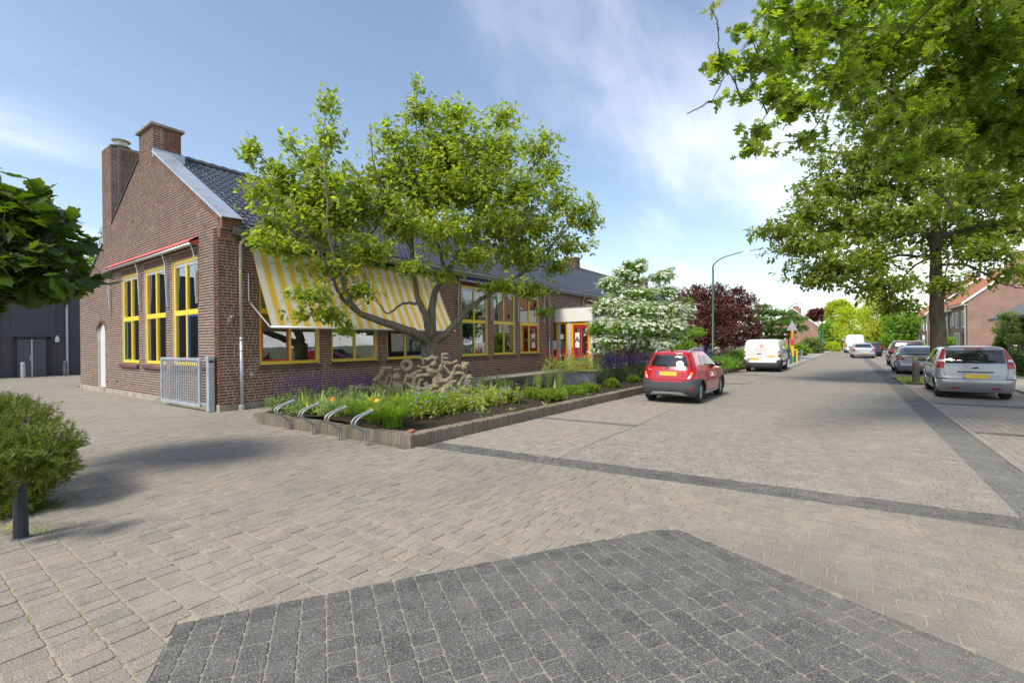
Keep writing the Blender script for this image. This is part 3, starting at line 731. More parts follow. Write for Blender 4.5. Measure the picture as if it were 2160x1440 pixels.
def letter(w, P, s, u, z, size, mat):
    me = text_mesh(s, size, .008); me.transform(Matrix(((1, 0, 0, u), (0, 0, 0, YF+.09), (0, 1, 0, z), (0, 0, 0, 1)))); obj('letter', me, mat, w)
letter(fws[3][0], FP, 'd', 15.55, 3.05, .42, plain('paper_cream', (.75, .72, .5), .8, var=.05)); letter(fws[3][0], FP, 'w', 16.55, 3.02, .46, paper_g); letter(fws[4][0], FP, 'h', 17.85, 2.9, .5, plain('paper_blue', (.1, .4, .75), .8, var=.05)); letter(fws[4][0], FP, 'e', 18.85, 3.0, .42, paper)
# sheets of paper and a yellow toy behind the glass under the awning
pp = MB()
for i in range(4):
    for j in range(2): wbox(pp, FP, 9.0+.24*i, 9.2+.24*i, 2.05-.32*j, 2.33-.32*j, -.15, -.152)
wbox(pp, FP, 12.05, 12.5, 1.75, 2.3, -.15, -.152); obj('notice_sheets', pp, plain('paper_dull', (.55, .52, .42), .8, var=.1), fws[1][0])
ty = MB(); ty.lathe([(.0, 0), (.2, 0), (.22, .05), (.2, .1), (.09, .11), (.07, .05), (.0, .05)], 20, (7.78, YF+.25, 1.62), 'y'); fixn(obj('toy_wheel', ty, YEL, fws[0][0]))

# --- low arched door in the gable
dr = part_group('side_door', school); dm = MB(); uc = (DOOR[0]+DOOR[1])/2; hw = (DOOR[1]-DOOR[0])/2-.01
pts = [(uc-hw, .19), (uc+hw, .19)] + [(uc+hw*math.cos(math.pi*k/10), 2.42+.30*math.sin(math.pi*k/10)) for k in range(11)]
dm.prism([GP(u, z, -.09) for u, z in pts], (.05, 0, 0)); fixn(obj('leaf', dm, paint('pale_grey_door', (.60, .63, .66), .4, .12), dr))
hg = MB(); wbox(hg, GP, uc-hw+.04, uc-hw+.12, 2.2, 2.32, -.085, -.06); wbox(hg, GP, uc-hw+.04, uc-hw+.12, .35, .47, -.085, -.06); obj('hinge', hg, plain('iron_dark', (.03, .03, .035), .5, .6), dr)

# --- inside: rooms seen through the glass
room = MB()
room.box(6.0, 22.9, 19.4, 19.5, .4, 4.5); room.box(22.85, 22.95, 13.8, 19.4, .4, 4.5); room.box(6.0, 22.85, 21.6, 21.7, .4, 4.5); room.box(14.0, 14.1, 13.8, 19.4, .4, 4.5)
room.box(36, 36.1, 13.8, 19.4, .4, 4.5); room.box(26.5, 36, 19.4, 19.5, .4, 4.5)
obj('interior_wall', room, plain('interior_plaster', (.50, .48, .43), .9, var=.1, scale=1), school)
fl_ = MB(); fl_.box(5.8, 53.5, 13.75, 26.4, .3, .4); obj('interior_floor', fl_, plain('interior_lino', (.20, .20, .18), .4), school)
ce = MB(); ce.box(5.8, 53.5, 13.75, 26.4, 4.5, 4.6); obj('ceiling', ce, plain('ceiling_tile', (.7, .7, .66), .9, var=.05), school)
fu = MB(); fu.box(6.6, 7.0, 19.7, 21.1, .4, 1.9); fu.box(7.4, 7.9, 15.2, 15.7, .4, 1.85); fu.box(9.5, 10.6, 17.8, 18.3, .4, 1.5); fu.box(16, 17.2, 17, 17.5, .4, 1.7); fu.box(18, 21, 18.8, 19.3, .4, 2.3)
obj('cupboard', fu, plain('wood_pale', (.42, .27, .11), .5, var=.2), school)
fu = MB()
for cx_, cy_ in ((6.6, 17.3), (6.6, 18.0), (8.2, 16.6), (10.6, 15.2), (12.2, 15.6)):
    fu.box(cx_-.2, cx_+.2, cy_-.2, cy_+.2, 1.15, 1.2); fu.box(cx_-.2, cx_-.17, cy_-.2, cy_+.2, 1.2, 1.65)
    for a, b in ((-.18, -.18), (.18, -.18), (.18, .18), (-.18, .18)): fu.box(cx_+a-.015, cx_+a+.015, cy_+b-.015, cy_+b+.015, .4, 1.15)
obj('classroom_chairs', fu, plain('chair_orange', (.32, .11, .045), .5), school)

# --- roof
slate = (lambda t: (t.bump(t.noise(30, 3), .12, .004), t.fin(t.mix(1.0, t.ramp(t.isl(), [(0, (.040, .046, .062)), (1, (.062, .068, .088))]), t.rng(t.noise(2, 5), .3, .7, .8, 1.25), 'MULTIPLY'), t.rng(t.noise(9, 4), .3, .7, .12, .26), spec=.9))[1])(NT('glazed_tile'))
roof = part_group('roof', school); roof['label'] = 'glossy blue black pantile roof'
EY, EZ = 13.06, 4.93; SL = math.atan(.602); RY = 18.70; LEN = (RY-EY)/math.cos(SL)
ud = MB()
ud.prism([(5.80, EY, EZ-.06), (XE+.1, EY, EZ-.06), (XE+.1, RY, EZ-.06+.602*(RY-EY)), (5.80, RY, EZ-.06+.602*(RY-EY))], (0, 0, -.1))
bz = EZ-.06+.602*(RY-EY)
ud.prism([(5.80, RY+.001, bz), (XE+.1, RY+.001, bz), (XE+.1, 27.0, 3.75), (5.80, 27.0, 3.75)], (0, 0, -.1))
obj('roof_deck', ud, plain('roof_felt', (.035, .038, .045), .8), roof)
TW, TG, TL = .215, .335, .40
tm = MB(); prof = [(0, .0), (.02, .026), (.055, .046), (.09, .026), (.125, .003), (.165, .0), (.20, .016), (.222, .026)]
V = []; F = []; n = len(prof)
for k, (s, dz) in enumerate(((0.0, .034), (.015, .044), (TL, .002))):
    for x, z in prof: V.append((x, s, z+dz+(-.012 if k == 0 else 0)))
for k in range(2):
    for i in range(n-1): F.append((k*n+i, k*n+i+1, (k+1)*n+i+1, (k+1)*n+i))
b0 = len(V)
for x, z in prof: V.append((x, 0.004, z-.012))
for i in range(n-1): F.append((b0+i, b0+i+1, i+1, i))
tm.add(V, F); tile = bpy.data.meshes.new('roof_tile'); tile.from_pydata(tm.v, [], tm.f); tile.materials.append(slate); tile.polygons.foreach_set('use_smooth', [True]*len(tile.polygons))
TV = np.array(tm.v); TF = np.array(tm.f); pos = []
for j in range(int(LEN/TG)):
    for i in range(int((XE-5.92)/TW)):
        s = j*TG; pos.append((5.92+i*TW+random.gauss(0, .002), EY+s*math.cos(SL), EZ-.045+s*math.sin(SL)))
pos.sort(key=lambda p: p[0]+.35*p[1])
cs, sn = math.cos(SL), math.sin(SL); Rm = np.array([[1, 0, 0], [0, cs, -sn], [0, sn, cs]]); TVr = TV @ Rm.T
for p in pos[:300]: inst('roof_tile', tile, roof, p, (SL, 0, random.gauss(0, .004)))
P_ = np.array(pos[300:]); VV = (TVr[None] + P_[:, None]).reshape(-1, 3); FF = (TF[None] + (np.arange(len(P_))*len(TV))[:, None, None]).reshape(-1, 4)
me = np_mesh('roof_tile', VV, FF); me.polygons.foreach_set('use_smooth', [True]*len(me.polygons)); o = obj('roof_tile', me, slate, roof); o['kind'] = 'stuff'
rt = MB(); x = 6.35
while x < XE:
    rt.tube([(x-.02, RY, bz+.05), (x+.01, RY, bz+.062), (x+.36, RY, bz+.045)], [.125, .13, .108], 12); x += .37
obj('ridge_tiles', rt, slate, roof, smooth=False)
zinc = plain('zinc', (.46, .50, .55), .42, .55, var=.18, scale=3); zinc_d = plain('zinc_weathered', (.26, .27, .28), .5, .5, var=.25, scale=4)
fz = MB(); n_ = np.array([0, -sn, cs])
def rk(u, off): return (u, rake_r(u)+off)
for a, b in ((13.05, 15.0), (15.0, 17.95)):
    fz.prism([(XG-.045, a, rake_r(a)+.075), (5.98, a, rake_r(a)+.105), (5.98, b, rake_r(b)+.105), (XG-.045, b, rake_r(b)+.075)], (0, 0, .018))
fz.prism([(XG-.05, 13.05, rake_r(13.05)+.03), (XG-.044, 13.05, rake_r(13.05)+.03), (XG-.044, 17.95, rake_r(17.95)+.03), (XG-.05, 17.95, rake_r(17.95)+.03)], (0, 0, .06))
fz.box(XG-.02, 6.35, 17.90, 17.962, 7.86, 8.14)
fixn(obj('parapet_flashing', fz, zinc, roof, label='pale zinc capping along the gable edge'))
rb = MB(); u = 13.31
ev = np.array([0, cs, sn]); nv = np.array([0, -sn, cs]); 
while u < 17.95:
    c = np.array([XG+.14, u, rake_r(u)-.055]); a = ev*.031; b = nv*.085; d = np.array([.154, 0, 0])
    q = [c+sx*d+sy*a+sz*b for sz in (-1, 1) for sx, sy in ((-1, -1), (1, -1), (1, 1), (-1, 1))]
    rb.add(q, [(0,3,2,1), (4,5,6,7), (0,1,5,4), (1,2,6,5), (2,3,7,6), (3,0,4,7)]); u += .068*cs
obj('raking_brick_course', rb, brick_g, gable)
lk = MB(); 
for a, b in ((19.29, 22.29), (23.44, 26.9)): lk.prism([(XG-.03, a, rake_l(a)+.0), (XG+.35, a, rake_l(a)+.0), (XG+.35, b, rake_l(b)+.0), (XG-.03, b, rake_l(b)+.0)], (0, 0, .05))
fixn(obj('left_verge', lk, plain('verge_dark', (.05, .052, .058), .5, .3), roof))
pier = MB(); pier.box(XG+.004, 5.96, 13.14, 13.385, 4.86, 5.15); pier.box(XG+.006, 5.88, 13.26, 13.386, 4.62, 4.859); obj('parapet_kneeler', pier, mortar, gable)
kn = MB()
for z, y in [(4.62+.078*k, 13.25) for k in range(3)] + [(4.86+.075*k, 13.12) for k in range(4)]:
    for a, b in ((XG-.004, XG+.20), (XG+.215, 5.90 if y > 13.2 else 5.98)): kn.box(a, b, y, 13.38, z+.008, z+.068)
o = obj('brick', kn, brick_f, gable); o['kind'] = 'stuff'
# gutter, fascia, downpipes
gu = MB(); gp_ = [(-.36, 4.885), (-.37, 4.90), (-.345, 4.90), (-.335, 4.80), (-.30, 4.74), (-.12, 4.74), (-.10, 4.86), (-.06, 4.86), (-.07, 4.72), (-.31, 4.715), (-.355, 4.79)]
gu.prism([(5.72, YF+a, b) for a, b in gp_], (XE-5.72, 0, 0)); fixn(obj('gutter', gu, zinc_d, roof))
so = MB(); so.box(5.99, XE, YF-.30, YF-.012, 4.66, 4.712); obj('soffit', so, plain('soffit_paint', (.22, .22, .21), .7), roof)
def downpipe(x, y, z1, mat2=True):
    d = part_group('downpipe', school); a = MB(); a.tube([(x+.05, y-.14, z1), (x+.05, y-.14, z1-.07), (x, y-.02, z1-.22), (x, y, z1-.30), (x, y, 1.95)], .045, 12); obj('upper_pipe', a, plain('pvc_cream', (.52, .47, .38), .5, var=.12), d, smooth=True)
    b = MB(); b.tube([(x, y, 1.95), (x, y, .12)], .052, 12); b.lathe([(.058, 1.88), (.058, 1.97)], 12, (x, y, 0)); obj('lower_pipe', b, plain('galvanised', (.50, .53, .56), .42, .6, var=.2, scale=9), d, smooth=True)
    c = MB()
    for z in (1.6, .75, 2.9, 3.9): c.lathe([(.057, z-.014), (.057, z+.014)], 12, (x, y, 0)); c.box(x-.01, x+.01, y, YF+.0, z-.012, z+.012)
    obj('bracket', c, zinc_d, d)
    f = MB(); f.lathe([(.085, -.02), (.085, .1), (.07, .13)], 12, (x, y, 0)); obj('foot', f, kerb_m, d)
downpipe(6.02, YF-.08, 4.74); downpipe(22.55, YF-.08, 4.74); downpipe(26.9, YF-.08, 4.74)
# chimneys
def chimney(x0, x1, y0, y1, z0, z1, mat, cap, seed, flush=False, name='chimney'):
    c = part_group(name, school); r = random.Random(seed)
    core = MB(); core.box(x0+.012 if not flush else XG+.2, x1-.012, y0+.012, y1-.012, z0, z1-.01); obj('core', core, mortar, c)
    lst = MB(); z = z0; j = 0
    def run(P, a, b):
        u = a
        while u < b-.01:
            l = min(r.choice((BLN, BLN, .108)), b-u)
            if b-u-l < .05: l = b-u
            q0, q1 = P(u+.005, z+.006), P(u+l-.005, z+COURSE-.006); lst.box(q0[0], q1[0], q0[1], q1[1], q0[2], q1[2]); u += l
    while z < z1-COURSE*.6:
        e = r.uniform(0, .003)
        run(lambda u, zz: (u, y0-e if zz < z+.03 else y0+.03, zz), x0, x1); 
        if not flush: run(lambda u, zz: (x0-e if zz < z+.03 else x0+.03, u, zz), y0, y1)
        run(lambda u, zz: (x1 if zz < z+.03 else x1-.03, u, zz), y0, y1)
        run(lambda u, zz: (u, y1 if zz < z+.03 else y1-.03, zz), x0, x1); z += COURSE
    o = obj('brick', lst, mat, c); o['kind'] = 'stuff'
    if cap:
        k = MB(); k.bbox(x0-.09, x1+.09, y0-.09, y1+.09, z1-.005, z1+.085, .015); obj('cap', k, plain('cap_concrete', (.27, .25, .20), .95, var=.35, scale=7, bump=.8, bscale=40), c)
    return c
mossy = brick_mat('mossy_chimney_brick', [(0, (.17, .09, .07)), (.4, (.13, .085, .07)), (.7, (.20, .115, .085)), (1, (.15, .12, .09))], .45)
c1 = chimney(XG, 6.27, CH1[0], CH1[1], 7.6, 8.9, brick_f, True, 1, True)
pot = MB(); pot.lathe([(.13, 8.98), (.13, 9.06), (.15, 9.07), (.15, 9.12), (.10, 9.12), (.10, 8.98)], 14, (5.95, 18.4, 0)); obj('chimney_pot', pot, plain('terracotta', (.42, .17, .10), .8), c1)
c2 = chimney(XG, 6.36, CH2[0], CH2[1], 5.2, 9.36, mossy, False, 2, True); c2['label'] = 'tall weathered chimney with a round metal cowl'
tp = MB(); tp.box(XG-.003, 6.363, CH2[0]-.003, CH2[1]+.003, 9.365, 9.40); obj('top_mortar', tp, plain('mossy_cement', (.17, .16, .11), .95, var=.4, scale=9, bump=.9, bscale=30), c2)
cw = MB(); cw.lathe([(.17, 9.38), (.15, 9.5), (.15, 9.56)], 16, (5.95, 22.86, 0)); cw.lathe([(.30, 9.56), (.31, 9.585), (.2, 9.60)], 18, (5.95, 22.86, 0)); cw.lathe([(.2, 9.60), (.2, 9.78)], 18, (5.95, 22.86, 0)); cw.lathe([(.30, 9.78), (.31, 9.80), (.0, 9.85)], 18, (5.95, 22.86, 0))
obj('cowl', cw, plain('cowl_metal', (.5, .48, .43), .5, .5, var=.25), c2)
chimney(35.1, 36.0, 18.1, 19.3, 7.9, 8.95, mossy, True, 3); chimney(52.1, 53.0, 17.9, 19.5, 7.9, 8.95, brick_g, True, 4)

# --- awnings
stripe = NT('striped_canvas'); sx = stripe.n('ShaderNodeSeparateXYZ'); stripe.l(stripe.pos, sx.inputs[0])
f_ = stripe.math('FRACT', stripe.math('DIVIDE', stripe.math('SUBTRACT', sx.outputs[0], 6.3), .362))
k_ = stripe.math('GREATER_THAN', f_, .52); ln = stripe.math('LESS_THAN', stripe.math('ABSOLUTE', stripe.math('SUBTRACT', stripe.math('ABSOLUTE', stripe.math('SUBTRACT', f_, .26)), .19)), .012)
c_ = stripe.mix(k_, (.76, .73, .63), (.80, .50, .045)); c_ = stripe.mix(stripe.math('MULTIPLY', ln, stripe.math('SUBTRACT', 1.0, k_)), c_, (.55, .53, .42))
c_ = stripe.mix(stripe.rng(stripe.noise(2.2, 6, .7, stretch=(1, 1, .4)), .5, .8, 0, .28), c_, (.45, .42, .33)); stripe.fin(c_, .85)
tr = stripe.n('ShaderNodeBsdfTranslucent'); stripe.l(c_, tr.inputs[0]); ms_ = stripe.n('ShaderNodeMixShader'); ms_.inputs[0].default_value = .18; stripe.l(stripe.b.outputs[0], ms_.inputs[1]); stripe.l(tr.outputs[0], ms_.inputs[2]); stripe.l(ms_.outputs[0], stripe.out.inputs[0])
striped_m = stripe.m
def hood(parent, P, a, b, z, mat, d=.20, h=.14, tilt=.1):
    m = MB(); prof = [(.0, z+h+tilt), (d, z+h*.55), (d+.02, z+h*.35), (d, z+h*.3), (.0, z+h)]
    V = [P(a, zz, o) for o, zz in prof] + [P(b, zz, o) for o, zz in prof]; n = len(prof)
    m.add(V, [tuple(range(n)), tuple(range(n, 2*n))[::-1]] + [(i, (i+1) % n, n+(i+1) % n, n+i) for i in range(n)])
    for e in (a, b): m.prism([P(e, z+h+tilt, 0), P(e, z+h*.55, d+.01), P(e, z-.02, d*.2), P(e, z-.05, 0)], np.array(P(e+(.008 if e == a else -.008), 0, 0))-np.array(P(e, 0, 0)))
    return fixn(obj('hood', m, mat, parent))
aw = part_group('awning', school); aw['label'] = 'lowered yellow and cream striped awning'
hood(aw, FP, 6.2, 13.5, 4.42, GRN)
cm = MB()
def cf(u, v):
    x = 6.28+u*7.14; sag = -.06*math.sin(math.pi*v)*(1+.35*math.sin(u*9))+.010*math.sin(u*47+2*math.sin(v*3))*math.sin(math.pi*v); z = 4.50+(2.235-4.50)*v+sag+.008*math.sin(u*23)*v*(1-v)*3; y = YF-.12+(12.2-YF+.12)*v - sag*.3
    return (x, y, z)
cm.grid(cf, 140, 20); obj('canvas', cm, striped_m, aw, smooth=True)
bm_ = MB(); bm_.tube([(6.25, 12.195, 2.225), (13.45, 12.195, 2.225)], .035, 10); obj('front_bar', bm_, GREYALU, aw, smooth=True)
for x in (6.24, 9.85, 13.46):
    ar = MB(); ar.tube([(x, YF-.03, 3.75), (x, YF-.035, 2.98)], .016, 6); ar.tube([(x, YF-.05, 3.75), (x-.01, YF-.08, 2.97)], .011, 6); ar.tube([(x, YF-.06, 2.97), (x, 12.2, 2.23)], .02, 8); obj('arm', ar, GREYALU, aw)
rl = MB(); rl.tube([(6.25, YF-.12, 4.50), (13.45, YF-.12, 4.50)], .05, 10); obj('roller', rl, YEL, aw)
def closed_awning(parent, P, a, b, z, mat, arms, label):
    w = part_group('awning', parent); w['label'] = label
    hood(w, P, a, b, z, mat, .22)
    br = MB(); br.tube([P(a-.01, z-.02, .20), P(b+.01, z-.02, .20)], .038, 10); obj('front_bar', br, GREYALU, w, smooth=True)
    rr_ = MB(); rr_.tube([P(a+.05, z+.03, .09), P(b-.05, z+.03, .09)], .05, 10); obj('roller', rr_, plain('rolled_canvas', (.25, .22, .18), .9), w)
    for u in arms:
        m = MB(); m.tube([P(u, z-.02, .20), P(u, z-.10, .15), P(u, z-.3, .10), P(u, z-1.45, .06)], .018, 6)
        a0 = P(u-.02, z-.75, .002); a1 = P(u+.05, z-1.65, .05); m.box(a0[0], a1[0], a0[1], a1[1], a0[2], a1[2]); obj('arm', m, GREYALU, w)
RAW = paint('salmon_red_paint', (.62, .10, .06), .4, .2)
closed_awning(school, GP, 14.62, 22.45, 4.60, RAW, (14.66, 16.8, 19.2, 22.4), 'rolled up awning under a red hood over the gable windows')
closed_awning(school, FP, 14.85, 22.1, 4.50, paint('blue_hood_paint', (.10, .16, .42), .4, .2), (14.9, 17.25, 19.5, 22.05), 'rolled up awning under a blue hood')
closed_awning(school, FP, 27.2, 34, 4.50, RAW, (27.25, 29.45, 31.6), 'rolled up awning under a red hood beside the porch')

# --- porch with canopy
po = part_group('porch', school); po['label'] = 'entrance porch with white canopy, yellow posts and red doors'
XP = 23.3
cp = MB(); cp.bbox(XP, 27.4, 10.98, YF-.005, 2.92, 3.72, .01); obj('canopy', cp, paint('canopy_white', (.74, .75, .70), .4, .12), po)
ct = MB(); ct.box(XP-.03, 27.43, 10.95, YF-.004, 3.722, 3.76); obj('canopy_edge', ct, zinc_d, po)
YP = paint('deep_yellow_paint', (.86, .46, .01), .3, .08); GP_ = paint('grey_post', (.55, .57, .57), .4, .1); DRED = paint('dark_red_door', (.42, .02, .015), .28, .05)
XW = 23.45
m = MB(); m.bbox(XW-.06, XW+.06, 13.22, 13.37, .22, 2.92, .008); m.bbox(XW-.06, XW+.06, 12.58, 12.70, .22, 2.92, .008); m.bbox(XW-.06, XW+.06, 12.24, 12.36, .22, 2.92, .008); m.bbox(XW-.06, XW+.06, 11.18, 11.30, .22, 2.92, .008); m.bbox(XW-.05, XW+.05, 12.70, 13.22, 2.80, 2.918, .008); m.bbox(XW-.05, XW+.05, 11.30, 12.24, 2.74, 2.918, .008)
obj('post', m, YP, po)
m = MB(); m.bbox(XW-.08, XW+.06, 12.365, 12.575, .22, 2.919, .01); m.bbox(XW-.06, XW+.06, 11.06, 11.175, .22, 2.919, .01); m.bbox(XW-.05, XW+.05, 13.08, 13.215, .22, 2.8, .01); obj('column', m, GP_, po)
g = MB(); g.box(XW-.004, XW+.004, 12.705, 13.075, .4, 2.8); obj('pane', g, glass, po)
nt = MB(); nt.box(XW-.06, XW-.057, 12.86, 13.09, 1.95, 2.22); obj('notice', nt, paper, po)
for y0, y1, nm in ((11.31, 11.765, 0), (11.775, 12.235, 1)):
    d = part_group('entrance_door', school); m = MB(); t = .09
    for q in ((y0, y0+t, .24, 2.73), (y1-t, y1, .24, 2.73), (y0+t, y1-t, 2.58, 2.73), (y0+t, y1-t, .24, .42), (y0+t, y1-t, .86, 1.0)): m.bbox(XW-.025, XW+.025, q[0], q[1], q[2], q[3], .004)
    obj('door_frame', m, DRED, d); g = MB(); g.box(XW-.004, XW+.004, y0+t, y1-t, 1.0, 2.58); obj('pane', g, glass, d)
    g = MB(); g.box(XW-.01, XW+.01, y0+t, y1-t, .42, .86); obj('kick_panel', g, BLU, d); g = MB(); g.tube([(XW-.07, (y1 if nm == 0 else y0)+(-.045 if nm == 0 else .045), .7), (XW-.07, (y1 if nm == 0 else y0)+(-.045 if nm == 0 else .045), 2.3)], .014, 8); obj('handle', g, GREYALU, d)
    if nm == 1:
        g = MB(); g.box(XW-.008, XW-.006, y0+t+.01, y1-t-.01, 1.45, 2.3); obj('poster', g, paper, d)
        me = text_mesh('A', .46, .02); me.transform(Matrix(((0, 0, 1, XW-.0105), (-1, 0, 0, (y0+y1)/2), (0, 1, 0, 1.75), (0, 0, 0, 1)))); obj('letter', me, plain('ink_grey', (.10, .11, .11), .8), d)
fp = MB(); fp.box(23.55, 23.7, 11.06, YF, 2.75, 2.92); fp.box(26.2, 26.35, 11.1, YF, .25, 2.92); fp.box(23.5, 26.2, 11.09, 11.12, 2.3, 2.92); obj('porch_wall', fp, plain('porch_panel', (.3, .3, .28), .7), po)
mb_ = MB(); mb_.bbox(22.85, 23.2, YF-.22, YF-.02, 1.35, 1.85, .01); mb_.box(22.84, 23.21, YF-.23, YF-.02, 1.85, 1.87); obj('letterbox', mb_, plain('letterbox_grey', (.55, .57, .60), .4, .3), po)
# painted canopy front: a row of coloured strokes on white
cf_ = MB(); r = random.Random(4)
for i in range(26): x = 23.4+i*.15; cf_.box(x, x+.07, 10.974, 10.978, 3.0+r.random()*.2, 3.35+r.random()*.3)
obj('canopy_drawing', cf_, plain('faded_drawing', (.35, .45, .65), .6, var=.6, scale=5), po)
# little fittings by the corner
fx = MB(); fx.box(5.72, 5.80, YF-.06, YF-.006, 2.38, 2.52); fx.tube([(5.76, YF-.06, 2.5), (5.78, YF-.13, 2.56)], .03, 8); obj('outdoor_socket', fx, plain('fitting_grey', (.4, .4, .4), .5, .3), street)
tp_ = MB(); tp_.tube([(6.28, YF-.0, .95), (6.28, YF-.10, .95), (6.28, YF-.11, .90)], .016, 8); tp_.box(6.25, 6.31, YF-.02, YF-.006, .91, .99); obj('water_tap', tp_, plain('chrome', (.75, .75, .75), .2, 1, var=.05), street)
bl_ = MB(); bl_.ell(GP(24.62, 5.02, .08), (.06, .06, .07)); obj('alarm_lamp', bl_, plain('alarm_green', (.05, .16, .06), .4), gable)
# ------------------------------------------------------------------ foliage tools
def nrm(a): return a/(np.linalg.norm(a, axis=-1, keepdims=True)+1e-9)
def mk_fan(pts, cup=.12):                 # outline -> triangles fanned from the midrib
    V = [(.35, 0, 0)] + [(x, y, cup*abs(y)) for x, y in pts]; n = len(pts)
    return np.array(V, float), np.array([(0, i+1, (i+1) % n+1) for i in range(n)])
LEAF = {
 'oval': (np.array([(0, 0, 0), (.30, .20, .05), (.72, .21, .05), (1, 0, -.03), (.72, -.21, .05), (.30, -.20, .05)]), np.array([(0, 3, 2, 1), (0, 5, 4, 3)])),
 'lance': (np.array([(0, 0, 0), (.35, .13, .04), (.7, .10, .02), (1, 0, -.06), (.7, -.10, .02), (.35, -.13, .04)]), np.array([(0, 3, 2, 1), (0, 5, 4, 3)])),
 'tri': (np.array([(0, 0, 0), (.5, .26, .07), (1, 0, -.02), (.5, -.26, .07)]), np.array([(0, 2, 1), (0, 3, 2)])),
 'round': (np.array([(0, 0, 0), (.25, .38, .06), (.75, .38, .06), (1, 0, 0), (.75, -.38, .06), (.25, -.38, .06)]), np.array([(0, 3, 2, 1), (0, 5, 4, 3)])),
 'needle': (np.array([(0, 0, 0), (.5, .075, 0), (1, 0, 0), (.5, -.075, 0)]), np.array([(0, 1, 2), (0, 2, 3)])),
 'oak': mk_fan([(0, .02), (.16, .10), (.22, .34), (.30, .36), (.36, .12), (.48, .14), (.56, .46), (.66, .44), (.68, .14), (.80, .12), (.90, .24), (1.0, 0), (.90, -.24), (.80, -.12), (.68, -.14), (.66, -.44), (.56, -.46), (.48, -.14), (.36, -.12), (.30, -.36), (.22, -.34), (.16, -.10), (0, -.02)]),
 'maple': mk_fan([(0, .03), (-.08, .30), (.05, .48), (.16, .36), (.34, .62), (.50, .58), (.52, .34), (.72, .34), (.78, .20), (1.0, 0), (.78, -.20), (.72, -.34), (.52, -.34), (.50, -.58), (.34, -.62), (.16, -.36), (.05, -.48), (-.08, -.30), (0, -.03)], .2),
}
def leaves_arrays(kind, pos, axis, normal, size):
    T, F = LEAF[kind]; pos = np.asarray(pos); n = len(pos); axis = nrm(axis); side = nrm(np.cross(normal, axis)); nn = np.cross(axis, side); size = np.asarray(size)[:, None, None]
    V = pos[:, None] + size*(T[None, :, 0:1]*axis[:, None] + T[None, :, 1:2]*side[:, None] + T[None, :, 2:3]*nn[:, None])
    return V.reshape(-1, 3), (F[None] + (np.arange(n)*len(T))[:, None, None]).reshape(-1, F.shape[1])
def leaf_mesh(name, kind, pos, axis, normal, size):
    V, F = leaves_arrays(kind, pos, axis, normal, size); return np_mesh(name, V, F)
def vnoise(P, s, seed):                   # cheap smooth noise
    r = np.random.default_rng(seed); v = np.zeros(len(P))
    for k in range(5):
        d = r.normal(size=3); d /= np.linalg.norm(d); v += np.sin(P @ d*s*(1+.5*k)+r.uniform(0, 6.28))/(1+.4*k)
    return v/3
def crown_pts(blobs, n, rng, hollow=.55, gap=.0, gs=2.0, flat=0.):
    """twig tips spread through ellipsoids: blobs = (centre, radii[, weight])"""
    w = np.array([(b[2] if len(b) > 2 else 1)*(b[1][0]*b[1][1]*b[1][2])**(2/3) for b in blobs]); w /= w.sum()
    ids = rng.choice(len(blobs), n, p=w); d = nrm(rng.normal(size=(n, 3))); rr = hollow+(1-hollow)*rng.random(n)**.7; rr *= 1+.10*rng.normal(size=n)
    C = np.array([b[0] for b in blobs])[ids]; Rr = np.array([b[1] for b in blobs])[ids]
    P = C+d*Rr*rr[:, None]; out = nrm(d/Rr)
    keep = vnoise(P, gs, 3) > gap-.9 if gap else np.ones(n, bool)
    return P[keep], out[keep], ids[keep]
def clusters(P, out, per, spread, size, rng, up=.35, droop=.0, svar=.3):
    m = len(P); tip = nrm(out+np.array([0, 0, up])+.45*rng.normal(size=(m, 3)))
    pos = np.repeat(P, per, 0); ax = np.repeat(tip, per, 0); t = rng.random((m*per, 1))
    pos = pos-ax*spread*(1-t)*1.0
    rd = rng.normal(size=(m*per, 3)); rd = nrm(rd-(rd*ax).sum(1, keepdims=True)*ax)
    a = nrm(ax*.55+rd*.9+np.array([0, 0, -droop])); nor = nrm(np.array([0, 0, 1.0])+.55*rng.normal(size=(m*per, 3))+.3*ax)
    s = size*(1+svar*rng.normal(size=m*per)).clip(.45, 1.7)
    return pos, a, nor, s, tip
def split_leaves(root, name, kind, pos, a, nor, s, mat, n_ind, unit_rot=True):
    """the leaves that show largest become objects, the rest one crown part"""
    n = len(pos)
    if n_ind:
        v = pos-CAMP; k = v @ FW; u = PCX+FPX*(v @ RC)/np.maximum(k, .1); y = PCY-FPX*(v @ UC)/np.maximum(k, .1)
        ok = (k > .5) & (u > 0) & (u < 2160) & (y > 0) & (y < 1440); sc_ = np.where(ok, s/np.maximum(k, .1), 0); idx = np.argsort(-sc_)[:n_ind]
    else: idx = np.array([], int)
    rest = np.setdiff1d(np.arange(n), idx)
    o = obj('crown', leaf_mesh('crown', kind, pos[rest], a[rest], nor[rest], s[rest]), mat, root); o['kind'] = 'stuff'
    if len(idx):
        T, F = LEAF[kind]; me = np_mesh('leaf', T, F); me.materials.append(mat); l = wloc(root)
        for i in idx:
            ax = nrm(a[i]); sd = nrm(np.cross(nor[i], ax)); nn = np.cross(ax, sd)
            q = Matrix((ax, sd, nn)).transposed().to_euler(); lf = bpy.data.objects.new('leaf', me); COL.objects.link(lf); lf.parent = root
            lf.location = pos[i]-l; lf.rotation_euler = q; lf.scale = (float(s[i]),)*3
    return o
